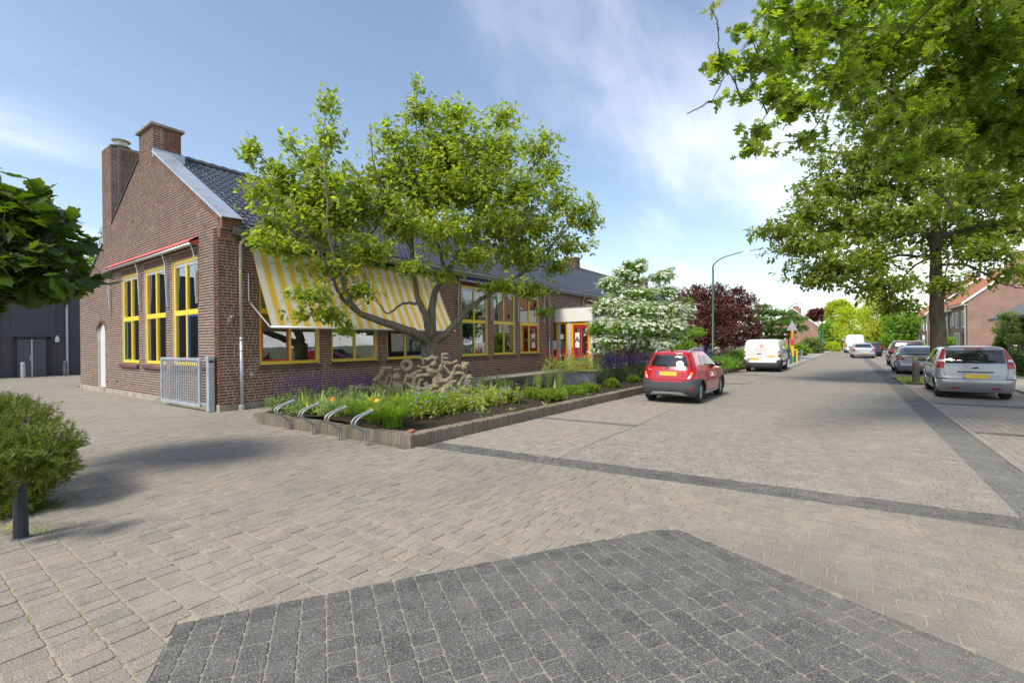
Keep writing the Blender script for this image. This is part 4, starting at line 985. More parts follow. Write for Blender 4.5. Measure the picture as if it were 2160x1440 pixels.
def limb(mb, pts, r0, r1, n=8, wob=.0, rng=random):
    """smooth tapering limb through control points"""
    P = [np.asarray(p, float) for p in pts]; out = []; m = 5
    ext = [2*P[0]-P[1]]+P+[2*P[-1]-P[-2]]
    for i in range(len(P)-1):
        p0, p1, p2, p3 = ext[i:i+4]
        for k in range(m):
            t = k/m; out.append(.5*((2*p1)+(-p0+p2)*t+(2*p0-5*p1+4*p2-p3)*t*t+(-p0+3*p1-3*p2+p3)*t**3))
    out.append(P[-1]); N = len(out)
    if wob: out = [o+np.array([rng.gauss(0, wob), rng.gauss(0, wob), rng.gauss(0, wob)])*(1 if 0 < i < N-1 else 0) for i, o in enumerate(out)]
    mb.tube(out, [r1+(r0-r1)*(1-i/(N-1))**1.5 for i in range(N)], n); return out
def twigs(mb, anchors, tips, dirs, r=.008, every=1, n=4, rng=random):
    A = np.array(anchors)
    for i in range(0, len(tips), every):
        p = tips[i]; d = ((A-p)**2).sum(1); j = int(np.argmin(d)); q = A[j]
        if d[j] > .4: continue
        mid = (p+q)/2+np.array([rng.gauss(0, .08), rng.gauss(0, .08), rng.uniform(-.05, .12)])*min(1, math.sqrt(d[j]))
        mb.tube([q, mid, p], [r*2.2, r*1.4, r*.6], n, False)

# ------------------------------------------------------------------ magnolia in the flower bed
bark_grey = bark_mat('grey_bark', (.10, .085, .065), (.24, .21, .16))
mag_leaf = leaf_mat('magnolia_leaf', [(0, (.045, .058, .014)), (.35, (.088, .105, .020)), (.7, (.14, .155, .030)), (1, (.23, .245, .06))], .48, .42, (.62, .72, .14), 2.15)
def md(px): return 11.2+max(0, min(1, (px-520)/730))*4.4
def ma(px, py, dd=0): return at(px, py, md(px)+dd)
rng = np.random.default_rng(21)
tb = at(902, 835, 13.9); tb[2] = .1
mag = thing('magnolia_tree', 'spreading leafy tree with forked trunk growing behind the carved stone sculpture', 'tree', tuple(tb))
tk = MB(); anchors = []
fork = at(907, 722, 13.8)
tk.tube([tb, tb*.7+fork*.3, tb*.35+fork*.65, fork], [.30, .245, .225, .26], 14)
LIMBS = [([(905, 725), (872, 702), (800, 676), (752, 655), (725, 600), (700, 520), (690, 430), (684, 300), (690, 215)], .15, .006, -1.2),
 ([(752, 655), (720, 625), (690, 560), (640, 480), (600, 420)], .07, .012, -1.4), ([(725, 600), (740, 560), (760, 520), (800, 470), (830, 380)], .06, .012, .5),
 ([(907, 715), (900, 670), (880, 620), (868, 520), (872, 420), (876, 330), (880, 200)], .14, .006, .3), ([(880, 640), (850, 640), (820, 660), (800, 640), (770, 590)], .045, .012, -.6),
 ([(910, 715), (912, 640), (930, 590), (965, 540), (1000, 470), (1030, 380), (1060, 240)], .14, .007, .2), ([(940, 575), (925, 520), (905, 430), (960, 330), (950, 240)], .07, .015, 1.2),
 ([(912, 722), (945, 700), (985, 655), (1040, 615), (1110, 570), (1180, 500), (1230, 450)], .14, .018, -.3), ([(1040, 615), (1090, 600), (1140, 600), (1180, 610)], .04, .008, -1.0),
 ([(1000, 470), (1060, 420), (1110, 370), (1160, 310)], .06, .012, .5), ([(690, 500), (620, 400), (560, 340), (520, 300)], .05, .01, .2), ([(1110, 570), (1150, 540), (1200, 470), (1240, 455)], .05, .01, .8),
 ([(868, 520), (820, 450), (790, 350), (780, 270)], .06, .012, -.9), ([(700, 520), (650, 500), (590, 500), (550, 480)], .05, .01, -.6), ([(965, 540), (1010, 540), (1080, 500), (1130, 440)], .06, .012, -1.2)]
for pts, r0, r1, dd in LIMBS:
    n = len(pts); P = [ma(x, y, dd*min(1, i/(n-1)*1.5)) if i else at(x, y, 13.85 if y > 690 else md(x)+dd*.4) for i, (x, y) in enumerate(pts)]
    anchors += limb(tk, P, r0, r1, 9, .012)
MB_ = [(690, 215, 32, 40, 0), (688, 290, 45, 50, 0), (610, 300, 26, 40, -.2), (530, 320, 28, 45, 0), (545, 400, 45, 40, -.3), (620, 400, 60, 45, .2), (700, 380, 70, 50, 0), (640, 470, 75, 45, -.5), (570, 470, 45, 35, 0), (600, 520, 60, 30, -.6), (720, 460, 60, 50, .4), (690, 560, 70, 40, -.8), (660, 620, 60, 35, -1.2), (700, 660, 50, 25, -1.2), (760, 610, 50, 35, -.9), (875, 180, 20, 28, .2), (885, 235, 45, 35, .2), (960, 240, 60, 45, 0), (1065, 240, 45, 35, 0), (830, 290, 55, 50, .1), (930, 310, 80, 55, .3), (1040, 310, 80, 50, 0), (1140, 310, 50, 45, .2), (1160, 360, 45, 40, 0), (800, 370, 55, 45, .2), (890, 400, 80, 50, .5), (1000, 400, 90, 55, .2), (1110, 400, 80, 50, 0), (840, 470, 70, 40, -.5), (930, 480, 80, 45, -.8), (1050, 470, 80, 45, -.5), (1130, 470, 60, 40, .3), (1220, 440, 50, 38, 0), (1240, 470, 38, 30, .3), (1200, 520, 60, 30, .2), (1100, 540, 70, 35, -.4), (1000, 540, 60, 35, -.9), (790, 520, 60, 40, -.8), (870, 560, 45, 30, -.9), (940, 580, 40, 25, -.6), (1060, 600, 60, 28, -.8), (1120, 610, 55, 26, -.3), (1150, 655, 30, 10, 0), (730, 690, 30, 20, -1.3), (640, 660, 40, 20, -1), (590, 360, 45, 45, 0), (660, 340, 50, 55, .2), (640, 430, 60, 40, 0), (560, 500, 50, 30, -.5), (760, 420, 45, 50, .3), (760, 540, 50, 35, -.6), (850, 350, 60, 50, .4), (1180, 420, 40, 40, .2), (1170, 560, 45, 25, .2), (700, 430, 80, 60, .3), (960, 350, 110, 70, .6), (820, 430, 70, 50, -.3), (960, 400, 190, 150, .7), (680, 440, 130, 110, .1), (1080, 480, 130, 80, .2)]
blobs = []
for x, y, rx, ry, dd in MB_:
    c = ma(x, y, dd); d = md(x)+dd; blobs.append((c, (rx/FPX*d*1.0, rx/FPX*d*1.15, ry/FPX*d)))
P, out, ids = crown_pts(blobs, 9000, rng, .08, .18, 2.6)
pos, a, nor, s, tip = clusters(P, out, 7, .34, .125, rng, .55, .25)
inb = (pos[:, 1] > 12.9) & (pos[:, 2] < 5.2+.602*np.maximum(0, pos[:, 1]-13.3)+.15)
pos, a, nor, s = pos[~inb], a[~inb], nor[~inb], s[~inb]
split_leaves(mag, 'crown', 'oval', pos, a, nor, s, mag_leaf, 300)
twigs(tk, anchors, P[(P[:, 1] < 12.9) | (P[:, 2] > 6.4)], out, .0045, 3, 4)
obj('trunk', tk, bark_grey, mag, smooth=True)

# ------------------------------------------------------------------ street oaks on the right
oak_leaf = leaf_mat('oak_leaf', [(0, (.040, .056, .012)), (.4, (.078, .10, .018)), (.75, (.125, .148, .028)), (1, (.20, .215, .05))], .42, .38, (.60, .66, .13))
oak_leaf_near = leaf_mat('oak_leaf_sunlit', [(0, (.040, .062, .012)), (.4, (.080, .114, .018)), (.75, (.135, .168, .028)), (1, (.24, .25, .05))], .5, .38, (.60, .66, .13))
bark_oak = bark_mat('oak_bark', (.040, .034, .026), (.125, .105, .08), 10)
rng = np.random.default_rng(5)
t0 = np.array([25.2, -3.38, 0.])
oak = thing('street_oak', 'tall oak with straight trunk standing behind the parked silver hatchback', 'tree', tuple(t0), group='oaks along the parking bays')
OD = float((t0-CAMP) @ FW)
tk = MB(); anchors = []
base = t0.copy(); topp = at(1972, 380, OD); 
limb(tk, [base, base+[.02, 0, 1.2], at(1975, 600, OD), at(1974, 520, OD), topp, at(1960, 250, OD)], .33, .12, 14, .012)
anchors += [at(1974, y, OD) for y in (560, 500, 440, 380, 320, 260)]
tk.tube([base-[0, 0, .1], base+[0, 0, .12], base+[0, 0, .5]], [.52, .40, .325], 14)
for pts, r0, dd in (([(1972, 500), (1880, 470), (1780, 470), (1680, 480), (1610, 482)], .11, -1.0), ([(1972, 540), (1880, 540), (1800, 575), (1720, 590)], .08, -1.5), ([(1970, 470), (1900, 410), (1820, 370), (1740, 370), (1690, 390)], .10, .8), ([(1974, 500), (2060, 480), (2140, 470), (2230, 480)], .11, -.5),
     ([(1974, 560), (2040, 560), (2120, 600), (2180, 610)], .07, -1.5), ([(1970, 430), (2040, 360), (2120, 320)], .09, .5), ([(1968, 400), (1920, 330), (1870, 260), (1800, 220)], .09, 0), ([(1974, 540), (1930, 560), (1880, 620), (1850, 640)], .06, -2.5), ([(1974, 520), (2000, 540), (1990, 600), (2000, 650)], .05, -3), ([(1970, 480), (1900, 500), (1830, 520), (1760, 540)], .09, 2.5), ([(1970, 450), (1990, 400), (2060, 420), (2150, 400)], .08, 3)):
    n = len(pts); anchors += limb(tk, [at(x, y, OD+dd*i/(n-1)) for i, (x, y) in enumerate(pts)], r0, .015, 8, .02)
OB = [(1650, 485, 60, 22, -.8), (1700, 450, 70, 35, 0), (1740, 400, 70, 40, .5), (1700, 520, 80, 28, -.8), (1780, 470, 90, 40, 0), (1760, 560, 90, 30, -1.3), (1720, 590, 60, 22, -1.2), (1860, 600, 70, 28, -2), (1830, 540, 80, 35, -1), (1830, 400, 90, 45, .5), (1790, 330, 90, 45, .5), (1890, 320, 90, 50, 0), (1900, 450, 80, 40, -1.5), (1960, 380, 90, 50, -1), (2020, 300, 90, 60, 0), (2050, 420, 90, 45, -.5), (2130, 480, 80, 40, -.5), (2060, 530, 70, 30, -1.5), (2130, 570, 70, 30, -1.2), (2180, 400, 70, 60, 0), (2120, 340, 90, 60, .5), (1880, 220, 100, 60, 0), (2000, 200, 100, 60, 0), (1990, 600, 40, 24, -2.5), (1960, 500, 80, 35, 1.5), (1850, 480, 90, 40, 2), (2070, 480, 80, 40, 2), (1900, 645, 40, 18, -2.2), (1800, 210, 70, 50, .5)]
blobs = [(at(x, y, OD+dd*1.0), (rx/FPX*OD, rx/FPX*OD*1.1, ry/FPX*OD*1.25)) for x, y, rx, ry, dd in OB]
P, out, ids = crown_pts(blobs, 8200, rng, .05, .3, 1.6)
pos, a, nor, s, tip = clusters(P, out, 8, .34, .15, rng, .25, .25, .4)
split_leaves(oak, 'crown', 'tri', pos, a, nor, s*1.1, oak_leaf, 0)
twigs(tk, anchors, P, out, .006, 4, 4); obj('trunk', tk, bark_oak, oak, smooth=True)
# nearer oak: trunk stands just outside the picture, its boughs reach over the road
rng = np.random.default_rng(9)
t1 = np.array([11.6, -3.4, 0.])
oak1 = thing('street_oak', 'nearest oak whose lobed leaves hang into the top right of the picture', 'tree', tuple(t1), group='oaks along the parking bays')
tk = MB(); anchors = []
limb(tk, [t1, t1+[0, 0, 2], t1+[-.1, .1, 4], t1+[-.1, .1, 6], t1+[0, 0, 8.5], t1+[0, 0, 10.5]], .34, .10, 14, .012)
tk.tube([t1-[0, 0, .1], t1+[0, 0, .12], t1+[0, 0, .5]], [.52, .40, .33], 14)
OB = [(1560, 200, 45, 60, 6.2), (1600, 130, 60, 55, 6.6), (1600, 270, 45, 40, 6.3), (1520, 130, 35, 40, 5.9), (1680, 110, 80, 70, 7.2), (1680, 220, 70, 60, 7), (1700, 300, 50, 35, 7.2), (1640, 190, 50, 60, 6.4), (1760, 60, 80, 60, 7.8), (1770, 170, 80, 70, 7.6), (1860, 120, 90, 80, 8.2), (1880, 250, 90, 70, 8.0), (1960, 60, 90, 70, 8.6), (1980, 190, 100, 80, 8.6), (2070, 120, 90, 90, 9), (2080, 260, 90, 70, 9), (2140, 180, 70, 80, 9.2), (2130, 330, 60, 50, 8.6), (2060, 380, 60, 40, 8), (2130, 420, 50, 40, 7.8), (2020, 450, 35, 25, 7.4), (2160, 60, 80, 80, 9.5), (1900, 350, 60, 30, 7.6), (1500, 20, 20, 25, 5.6), (1515, 65, 12, 22, 5.6), (1450, 240, 16, 18, 5.4), (1500, 215, 20, 14, 5.6), (1580, 315, 30, 16, 6.2), (1700, 20, 80, 50, 7.5), (1830, -20, 100, 60, 8.3), (2000, -40, 120, 60, 9), (2250, 200, 90, 150, 9.6), (2230, 380, 70, 60, 9), (1570, 60, 50, 40, 6.3), (1640, 20, 50, 40, 6.8), (1990, 300, 80, 40, 8)]
blobs = [(at(x, y, d), (rx/FPX*d*.95, rx/FPX*d*1.1, ry/FPX*d*.95)) for x, y, rx, ry, d in OB]
r2 = random.Random(8)
for k in range(34):                        # rest of the crown, behind and above the frame
    w = r2.uniform(0, 6.28); rr = r2.uniform(1.2, 5.2); c = t1+np.array([rr*math.cos(w), rr*math.sin(w), r2.uniform(5.2, 10.6)])
    u, v, kk = proj(c)
    if kk > 1 and -200 < u < 1700 and v > -350: continue
    if kk > 1 and u < 2160 and v > 330: continue
    blobs.append((c, (1.2, 1.2, .7), .6))
def grow(tk, start, blobs, r2, rk=.011):
    """boughs that fork from the nearest bough already there"""
    A = list(start)
    for b in sorted(blobs, key=lambda b: np.linalg.norm(np.array(b[0])-start[0])):
        c = np.array(b[0]); d = [np.linalg.norm(c-q)+.25*abs(c[2]-q[2]) for q in A]; q = A[int(np.argmin(d))]; L = np.linalg.norm(c-q)
        mid = (q+c)/2+np.array([r2.gauss(0, .1), r2.gauss(0, .1), .12])*L*.5
        A += limb(tk, [q, q*.6+mid*.4+[0, 0, .03*L], mid, c], .008+rk*L, .006, 6, .004)[1:]
    return A
anchors = grow(tk, [t1+np.array([-.1, .1, z]) for z in np.linspace(4.2, 8.5, 9)], blobs, r2)
P, out, ids = crown_pts(blobs, 4700, rng, .05, .3, 1.8)
pos, a, nor, s, tip = clusters(P, out, 9, .28, .115, rng, .05, .55, .38)
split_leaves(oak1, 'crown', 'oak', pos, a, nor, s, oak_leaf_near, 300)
twigs(tk, anchors, P, out, .004, 3, 4); obj('trunk', tk, bark_oak, oak1, smooth=True)

# ------------------------------------------------------------------ maple, far left
rng = np.random.default_rng(3)
map_leaf = leaf_mat('maple_leaf', [(0, (.024, .044, .014)), (.5, (.042, .068, .016)), (.88, (.072, .10, .020)), (1, (.20, .12, .04))], .36, .36, (.62, .72, .08), 1.35)
t2 = np.array([.55, 8.1, 0.]); mp_ = thing('maple_tree', 'small round headed maple with big dark leaves at the left edge', 'tree', tuple(t2))
tk = MB(); limb(tk, [t2, t2+[0, .02, 1.2], t2+[.02, 0, 2.3], t2+[.1, -.1, 3.4]], .11, .04, 10)
cm_ = at(-27, 520, 5.9); anchors = [t2+[0, 0, 2.0], t2+[0, 0, 2.5], t2+[.05, 0, 3.0]]
for k in range(14):
    w = k*2.4; e = cm_+np.array([.75*math.cos(w), .75*math.sin(w), .1+.45*math.sin(k*1.7)]); anchors += limb(tk, [t2+[0, 0, 2.0+.08*k], (t2+[0, 0, 2.2+.08*k]+e)/2, e], .03, .008, 6)
blobs = [(cm_, (1.12, 1.15, .88)), (at(18, 590, 5.7), (.72, .7, .35)), (at(48, 470, 5.7), (.42, .45, .36)), (at(-162, 560, 5.6), (.8, .8, .6)), (at(78, 560, 5.6), (.33, .35, .26)), (at(-12, 415, 5.8), (.5, .5, .2)), (at(-32, 650, 5.6), (.25, .3, .16))]
P, out, ids = crown_pts(blobs, 560, rng, .35, 0)
P = np.vstack([P, [at(x, y, 5.5) for x, y in ((105, 440), (100, 515), (120, 520), (135, 560), (95, 405), (30, 375), (150, 600), (128, 585), (65, 395))]]); out = np.vstack([out, np.tile([.4, -.6, .1], (9, 1))])
pos, a, nor, s, tip = clusters(P, out, 6, .24, .15, rng, .0, .4, .36); nor = nrm(nor+np.array([0, 0, .8]))
split_leaves(mp_, 'crown', 'maple', pos, a, nor, s, map_leaf, 300); twigs(tk, anchors, P, out, .005, 1, 4); obj('trunk', tk, bark_grey, mp_, smooth=True)

# ------------------------------------------------------------------ yew clump at the left edge
rng = np.random.default_rng(4)
yew_m = leaf_mat('yew_needle', [(0, (.026, .042, .008)), (.45, (.075, .10, .012)), (.8, (.155, .185, .02)), (1, (.25, .28, .03))], .3, .5, (.66, .74, .06), 1.2)
yb = np.array([.72, 6.95, 0.]); yew = thing('yew_hedge', 'bright green clipped yew bush behind the dark round bollard', 'hedge', tuple(yb))
blobs = [(at(26, 972, 3.88), (.17, .12, .085), 3), (at(74, 985, 4.05), (.15, .12, .13), 2), (at(-12, 1030, 3.95), (.13, .12, .2), 2), (at(10, 1060, 4.75), (.34, .3, .22)), (at(75, 940, 5.05), (.40, .42, .28)), (at(-20, 900, 5.2), (.6, .6, .36)), (at(105, 985, 4.95), (.26, .3, .24)), (at(20, 1010, 4.9), (.36, .4, .38)), (at(-70, 1000, 5), (.5, .5, .4)), (at(90, 1080, 5.0), (.20, .2, .12)), (at(0, 850, 5.6), (.28, .3, .12))]
P, out, ids = crown_pts(blobs, 5600, rng, .62, 0)
n = len(P); per = 26; tip = nrm(out+np.array([0, 0, .35])+.35*rng.normal(size=(n, 3)))
t = np.tile(np.linspace(0, 1, per), n)[:, None]; axr = np.repeat(tip, per, 0); pos = np.repeat(P, per, 0)-axr*.105*(1-t)
rd = rng.normal(size=(n*per, 3)); rd = nrm(rd-(rd*axr).sum(1, keepdims=True)*axr)
o = obj('foliage', leaf_mesh('foliage', 'needle', pos, axr*.75+rd*.75, rd+.3, .040*(1+.3*rng.normal(size=n*per)).clip(.5, 1.5)), yew_m, yew); o['kind'] = 'stuff'
st = MB()
for b in blobs:
    for k in range(1): e = np.array(b[0])+rng.normal(size=3)*.1; st.tube([yb+[rng.normal()*.05-.15, rng.normal()*.05+.2, 0], (yb+e)/2, e], [.012, .009, .005], 5)
obj('stems', st, bark_grey, yew)

# ------------------------------------------------------------------ trees farther down the street
def tree(name, label, base, blobs, n, per, size, kind, leafm, bark, r0, seed, group=None, up=.3, droop=.2, hollow=.3, gap=.25, spread=.25, gs=1.5, stems=1, tw=4, cat='tree', limbs=True):
    rng = np.random.default_rng(seed); rr = random.Random(seed); base = np.asarray(base, float)
    root = thing(name, label, cat, tuple(base), group=group); tk = MB(); anchors = []
    top = np.mean([b[0] for b in blobs], 0)
    for k in range(stems):
        o_ = np.array([rr.gauss(0, .12), rr.gauss(0, .12), 0]) if stems > 1 else np.zeros(3)
        hi = top+np.array([rr.gauss(0, .3), rr.gauss(0, .3), .2])*(1 if stems > 1 else .3)
        anchors += limb(tk, [base+o_, base+o_*1.5+[0, 0, (hi[2]-base[2])*.3], base*.4+hi*.6+o_*2, hi], r0, r0*.3, 9, .01)
    if limbs:
        for b in blobs:
            c = np.array(b[0]); st = base+(c-base)*.25; st[2] = base[2]+max(.3, (c[2]-base[2])*.45); st[:2] = base[:2]+(st[:2]-base[:2])*.3
            anchors += limb(tk, [st, (st+c)/2+[0, 0, .12], c], r0*.4, .012, 6, .02)
    P, out, ids = crown_pts(blobs, n, rng, hollow, gap, gs)
    pos, a, nor, s, tip = clusters(P, out, per, spread, size, rng, up, droop)
    split_leaves(root, 'crown', kind, pos, a, nor, s, leafm, 0)
    if tw: twigs(tk, anchors, P, out, .006, tw, 3)
    obj('trunk', tk, bark, root, smooth=True); return root, P, out
def blob_px(lst, D, k=1.0, dk=1.0): return [(at(x, y, D+dd), (rx/FPX*D*k, rx/FPX*D*k*dk, ry/FPX*D*k)) for x, y, rx, ry, dd in lst]
dog_leaf = leaf_mat('dogwood_leaf', [(0, (.06, .10, .025)), (.5, (.10, .15, .035)), (1, (.17, .21, .06))], .4)
bract = leaf_mat('dogwood_bract', [(0, (.62, .64, .50)), (.5, (.74, .75, .64)), (1, (.82, .82, .74))], .15, .5, (.5, .5, .4))
D = 21.3; cb_ = at(1335, 793, D); cb_[2] = .2
CB = [(1352, 552, 14, 7, 0), (1338, 562, 20, 8, 0), (1322, 556, 12, 6, 0), (1402, 576, 20, 8, .2), (1412, 570, 10, 5, .2), (1282, 590, 16, 8, 0), (1450, 655, 16, 10, .4), (1340, 565, 25, 16, 0), (1315, 575, 25, 14, 0), (1330, 590, 30, 18, .2), (1395, 585, 28, 16, .3), (1290, 600, 30, 18, 0), (1340, 620, 45, 22, 0), (1400, 615, 35, 18, .3), (1290, 640, 35, 22, -.4), (1340, 655, 55, 25, -.8), (1400, 655, 45, 25, 0), (1440, 645, 25, 22, .4), (1275, 685, 35, 20, -.6), (1330, 690, 60, 25, -1.2), (1390, 690, 45, 25, -.6), (1430, 690, 25, 22, .2), (1255, 700, 20, 12, -.3), (1300, 720, 45, 20, -1.1), (1365, 725, 45, 18, -1), (1270, 740, 22, 12, -.8), (1420, 715, 25, 14, -.4), (1330, 640, 60, 40, 1.2), (1380, 680, 60, 40, 1.3), (1448, 668, 16, 14, .3), (1265, 655, 22, 14, .2)]
dw, P, out = tree('dogwood_tree', 'dogwood covered in white bracts in the bed behind the red car', cb_, blob_px(CB, D, .95, 1.1), 5200, 6, .12, 'oval', dog_leaf, bark_grey, .05, 31, up=.1, droop=.3, hollow=.15, gap=.3, gs=2.2, stems=4)
rng = np.random.default_rng(32); Pf, of, _ = crown_pts([(b[0], (b[1][0]*1.08, b[1][1]*1.08, b[1][2]*.85)) for b in blob_px(CB, D, 1.0, 1.12)], 9500, rng, .62, .42, 2.6); kz = (of[:, 2] > -.15) | (rng.random(len(of)) < .35); Pf, of = Pf[kz], of[kz]
wf = rng.uniform(0, 6.28, len(Pf)); dirs = []; ps = []; nn = nrm(of*.7+np.array([0, 0, .9])+.3*rng.normal(size=Pf.shape))
t1_ = nrm(np.cross(nn, np.array([.3, .7, .2]))); t2_ = np.cross(nn, t1_)
for q in range(4): dirs.append(t1_*np.cos(wf+q*1.571)[:, None]+t2_*np.sin(wf+q*1.571)[:, None])
a_ = np.concatenate(dirs); p_ = np.tile(Pf, (4, 1)); n_f = np.tile(nn, (4, 1))
o = obj('blossom', leaf_mesh('blossom', 'oval', p_, a_, n_f, .088*(1+.2*rng.normal(size=len(p_))).clip(.5, 1.4)), bract, dw); o['kind'] = 'stuff'
plum_leaf = leaf_mat('plum_leaf', [(0, (.030, .014, .014)), (.5, (.060, .026, .024)), (.85, (.095, .040, .034)), (1, (.09, .07, .035))], .35, .4, (.7, .3, .25))
D = 31.5; b_ = at(1490, 772, D); b_[2] = .15
PB = [(1440, 625, 30, 20, 0), (1480, 620, 40, 22, 0), (1530, 625, 40, 24, .3), (1570, 635, 30, 22, .2), (1450, 655, 40, 28, 0), (1510, 655, 55, 32, -.6), (1565, 665, 40, 28, -.3), (1460, 690, 40, 26, -.6), (1520, 695, 55, 28, -1), (1575, 700, 35, 24, -.3), (1600, 690, 16, 18, 0), (1480, 715, 40, 16, -.6), (1545, 720, 45, 16, -.6), (1590, 716, 20, 12, 0), (1520, 660, 60, 40, 1.5), (1515, 605, 16, 14, 0), (1555, 612, 18, 12, 0), (1470, 605, 14, 10, 0)]
tree('plum_tree', 'dark purple leaved plum tree behind the green street lamp', b_, blob_px(PB, D, 1, 1.0), 4200, 7, .14, 'tri', plum_leaf, bark_oak, .13, 33, up=.2, gap=.3, gs=1.3)
sh_leaf = leaf_mat('shrub_leaf', [(0, (.05, .09, .02)), (.5, (.10, .15, .025)), (1, (.19, .22, .04))], .45)
yl_leaf = leaf_mat('sunlit_leaf', [(0, (.10, .13, .018)), (.5, (.20, .225, .03)), (1, (.33, .33, .05))], .5, .5, (.64, .68, .08), 1.9)
dk_leaf = leaf_mat('dark_leaf', [(0, (.020, .038, .012)), (.5, (.038, .062, .018)), (1, (.07, .095, .028))], .3)
ol_leaf = leaf_mat('olive_leaf', [(0, (.06, .075, .03)), (.5, (.11, .125, .055)), (1, (.18, .19, .09))], .4)
D = 25.5; b_ = at(1430, 780, D); b_[2] = .2
tree('hazel_shrub', 'loose light green shrub between the white dogwood and the plum tree', b_, blob_px([(1415, 735, 30, 16, 0), (1445, 725, 28, 18, .2), (1470, 700, 22, 12, .3), (1430, 705, 28, 14, .4), (1400, 750, 25, 12, 0), (1455, 745, 22, 12, 0)], D), 1100, 7, .10, 'oval', sh_leaf, bark_grey, .03, 35, stems=4, gap=.25, gs=2.5, cat='shrub')
D = 41.; b_ = at(1607, 764, D); b_[2] = .1
tree('flat_topped_tree', 'dark tree with flat spreading tiers of foliage above the white van', b_, blob_px([(1600, 655, 35, 9, 0), (1640, 660, 40, 9, .3), (1675, 672, 32, 8, .2), (1590, 672, 35, 9, -.3), (1640, 680, 45, 9, -.4), (1685, 690, 22, 7, 0), (1600, 690, 30, 9, -.4), (1645, 697, 40, 8, -.4), (1595, 708, 22, 8, 0), (1640, 710, 30, 7, .5), (1610, 645, 18, 6, .2)], D, 1, 1.1), 2600, 8, .14, 'tri', leaf_mat('flat_tree_leaf', [(0, (.028, .055, .016)), (.5, (.055, .09, .022)), (1, (.10, .14, .03))], .35), bark_oak, .22, 36, up=.5, gap=.2, gs=1.5, hollow=.1)
def lol(x, y, rx, ry, seed, n=7):          # a bushy crown made of smaller lobes
    r = random.Random(seed); L = [(x, y, rx*.72, ry*.72, 0)]
    for k in range(n):
        w = 6.28*k/n+r.uniform(-.3, .3); L.append((x+rx*.58*math.cos(w), y+ry*.58*math.sin(w), rx*r.uniform(.32, .5), ry*r.uniform(.3, .45), r.uniform(-1, 1)*rx/40))
    return L
FAR = [('lime_tree', 'bright yellow green tree beside the far white van', 1797, 684, 44, 50, 78, 745, yl_leaf, 41), ('lime_tree', 'taller airy yellow green tree behind the far silver saloon', 1848, 662, 48, 60, 70, 742, yl_leaf, 42), ('street_tree', 'rounded mid green tree standing left of the big oak trunk', 1900, 700, 42, 62, 56, 745, sh_leaf, 43),
       ('street_tree', 'olive green tree left of the yellow green trees at the street end', 1752, 702, 26, 28, 92, 742, sh_leaf, 44), ('street_tree', 'pale green tree between the tall lime and the rounded street tree', 1938, 710, 28, 32, 74, 742, yl_leaf, 45), ('copper_beech', 'distant copper beech above the far rooftops', 1725, 664, 26, 16, 135, 730, plum_leaf, 46), ('distant_tree', 'far tree mass behind the yellow green trees', 1770, 660, 34, 34, 115, 735, yl_leaf, 47), ('distant_tree', 'far bushy tree behind the rounded street tree', 1960, 690, 30, 40, 105, 735, sh_leaf, 48), ('distant_tree', 'low far tree filling the end of the street', 1850, 712, 60, 22, 120, 732, sh_leaf, 49)]
for nm, lb, x, y, rx, ry, D, yb_, lm, sd_ in FAR:
    b_ = at(x, yb_, D); b_[2] = 0
    tree(nm, lb, b_, blob_px(lol(x, y, rx, ry, sd_, 10), D, 1.08), 1700, 7, .24 if D < 80 else .38, 'tri', lm, bark_oak, .14 if D < 90 else .2, sd_, gap=.3, gs=.9, spread=.4, hollow=.2, tw=6)
BUSH = [('garden_shrub', 'silvery green shrub beyond the school crossing pole', 1712, 728, 30, 22, 58, ol_leaf, 51), ('garden_shrub', 'lime green shrub under the far lamp post', 1752, 732, 26, 16, 70, yl_leaf, 52), ('garden_shrub', 'dark rounded shrub beside the far front gardens', 1688, 738, 20, 16, 50, sh_leaf, 53), ('garden_shrub', 'yellow green shrub behind the far saloon', 1862, 726, 28, 14, 72, yl_leaf, 54), ('garden_shrub', 'sunlit golden shrub left of the oak trunk', 1932, 736, 32, 13, 44, yl_leaf, 55),
        ('garden_shrub', 'tall silvery olive shrub at the right edge in front of the grey roofed garage', 2135, 690, 40, 46, 24, ol_leaf, 56), ('garden_shrub', 'dark shrub with reddish tips right of the oak trunk', 1998, 722, 14, 14, 40, sh_leaf, 57), ('garden_shrub', 'lime green low shrub behind the white van', 1658, 742, 22, 14, 47, yl_leaf, 58), ('garden_shrub', 'pale green shrub in the front garden left of the far lamp', 1778, 736, 20, 12, 82, yl_leaf, 59), ('clipped_shrub', 'round dense green bush at the right edge behind the silver hatchback', 2140, 765, 30, 26, 21.5, dk_leaf, 60), ('conical_conifer', 'small pale conical conifer in the garden behind the silver hatchback', 2108, 735, 14, 28, 25, ol_leaf, 61), ('garden_shrub', 'low bushes at the edge of the playground behind the red plum tree', 1560, 748, 30, 12, 36, sh_leaf, 62)]
for nm, lb, x, y, rx, ry, D, lm, sd_ in BUSH:
    b_ = at(x, y+ry, D); b_[2] = 0
    tree(nm, lb, b_, blob_px(lol(x, y, rx, ry, sd_, 6), D), 800, 8, .11 if D < 40 else .18, 'tri', lm, bark_grey, .03, sd_, gap=.15, gs=1.6, stems=3, tw=0, cat='shrub', hollow=.4)
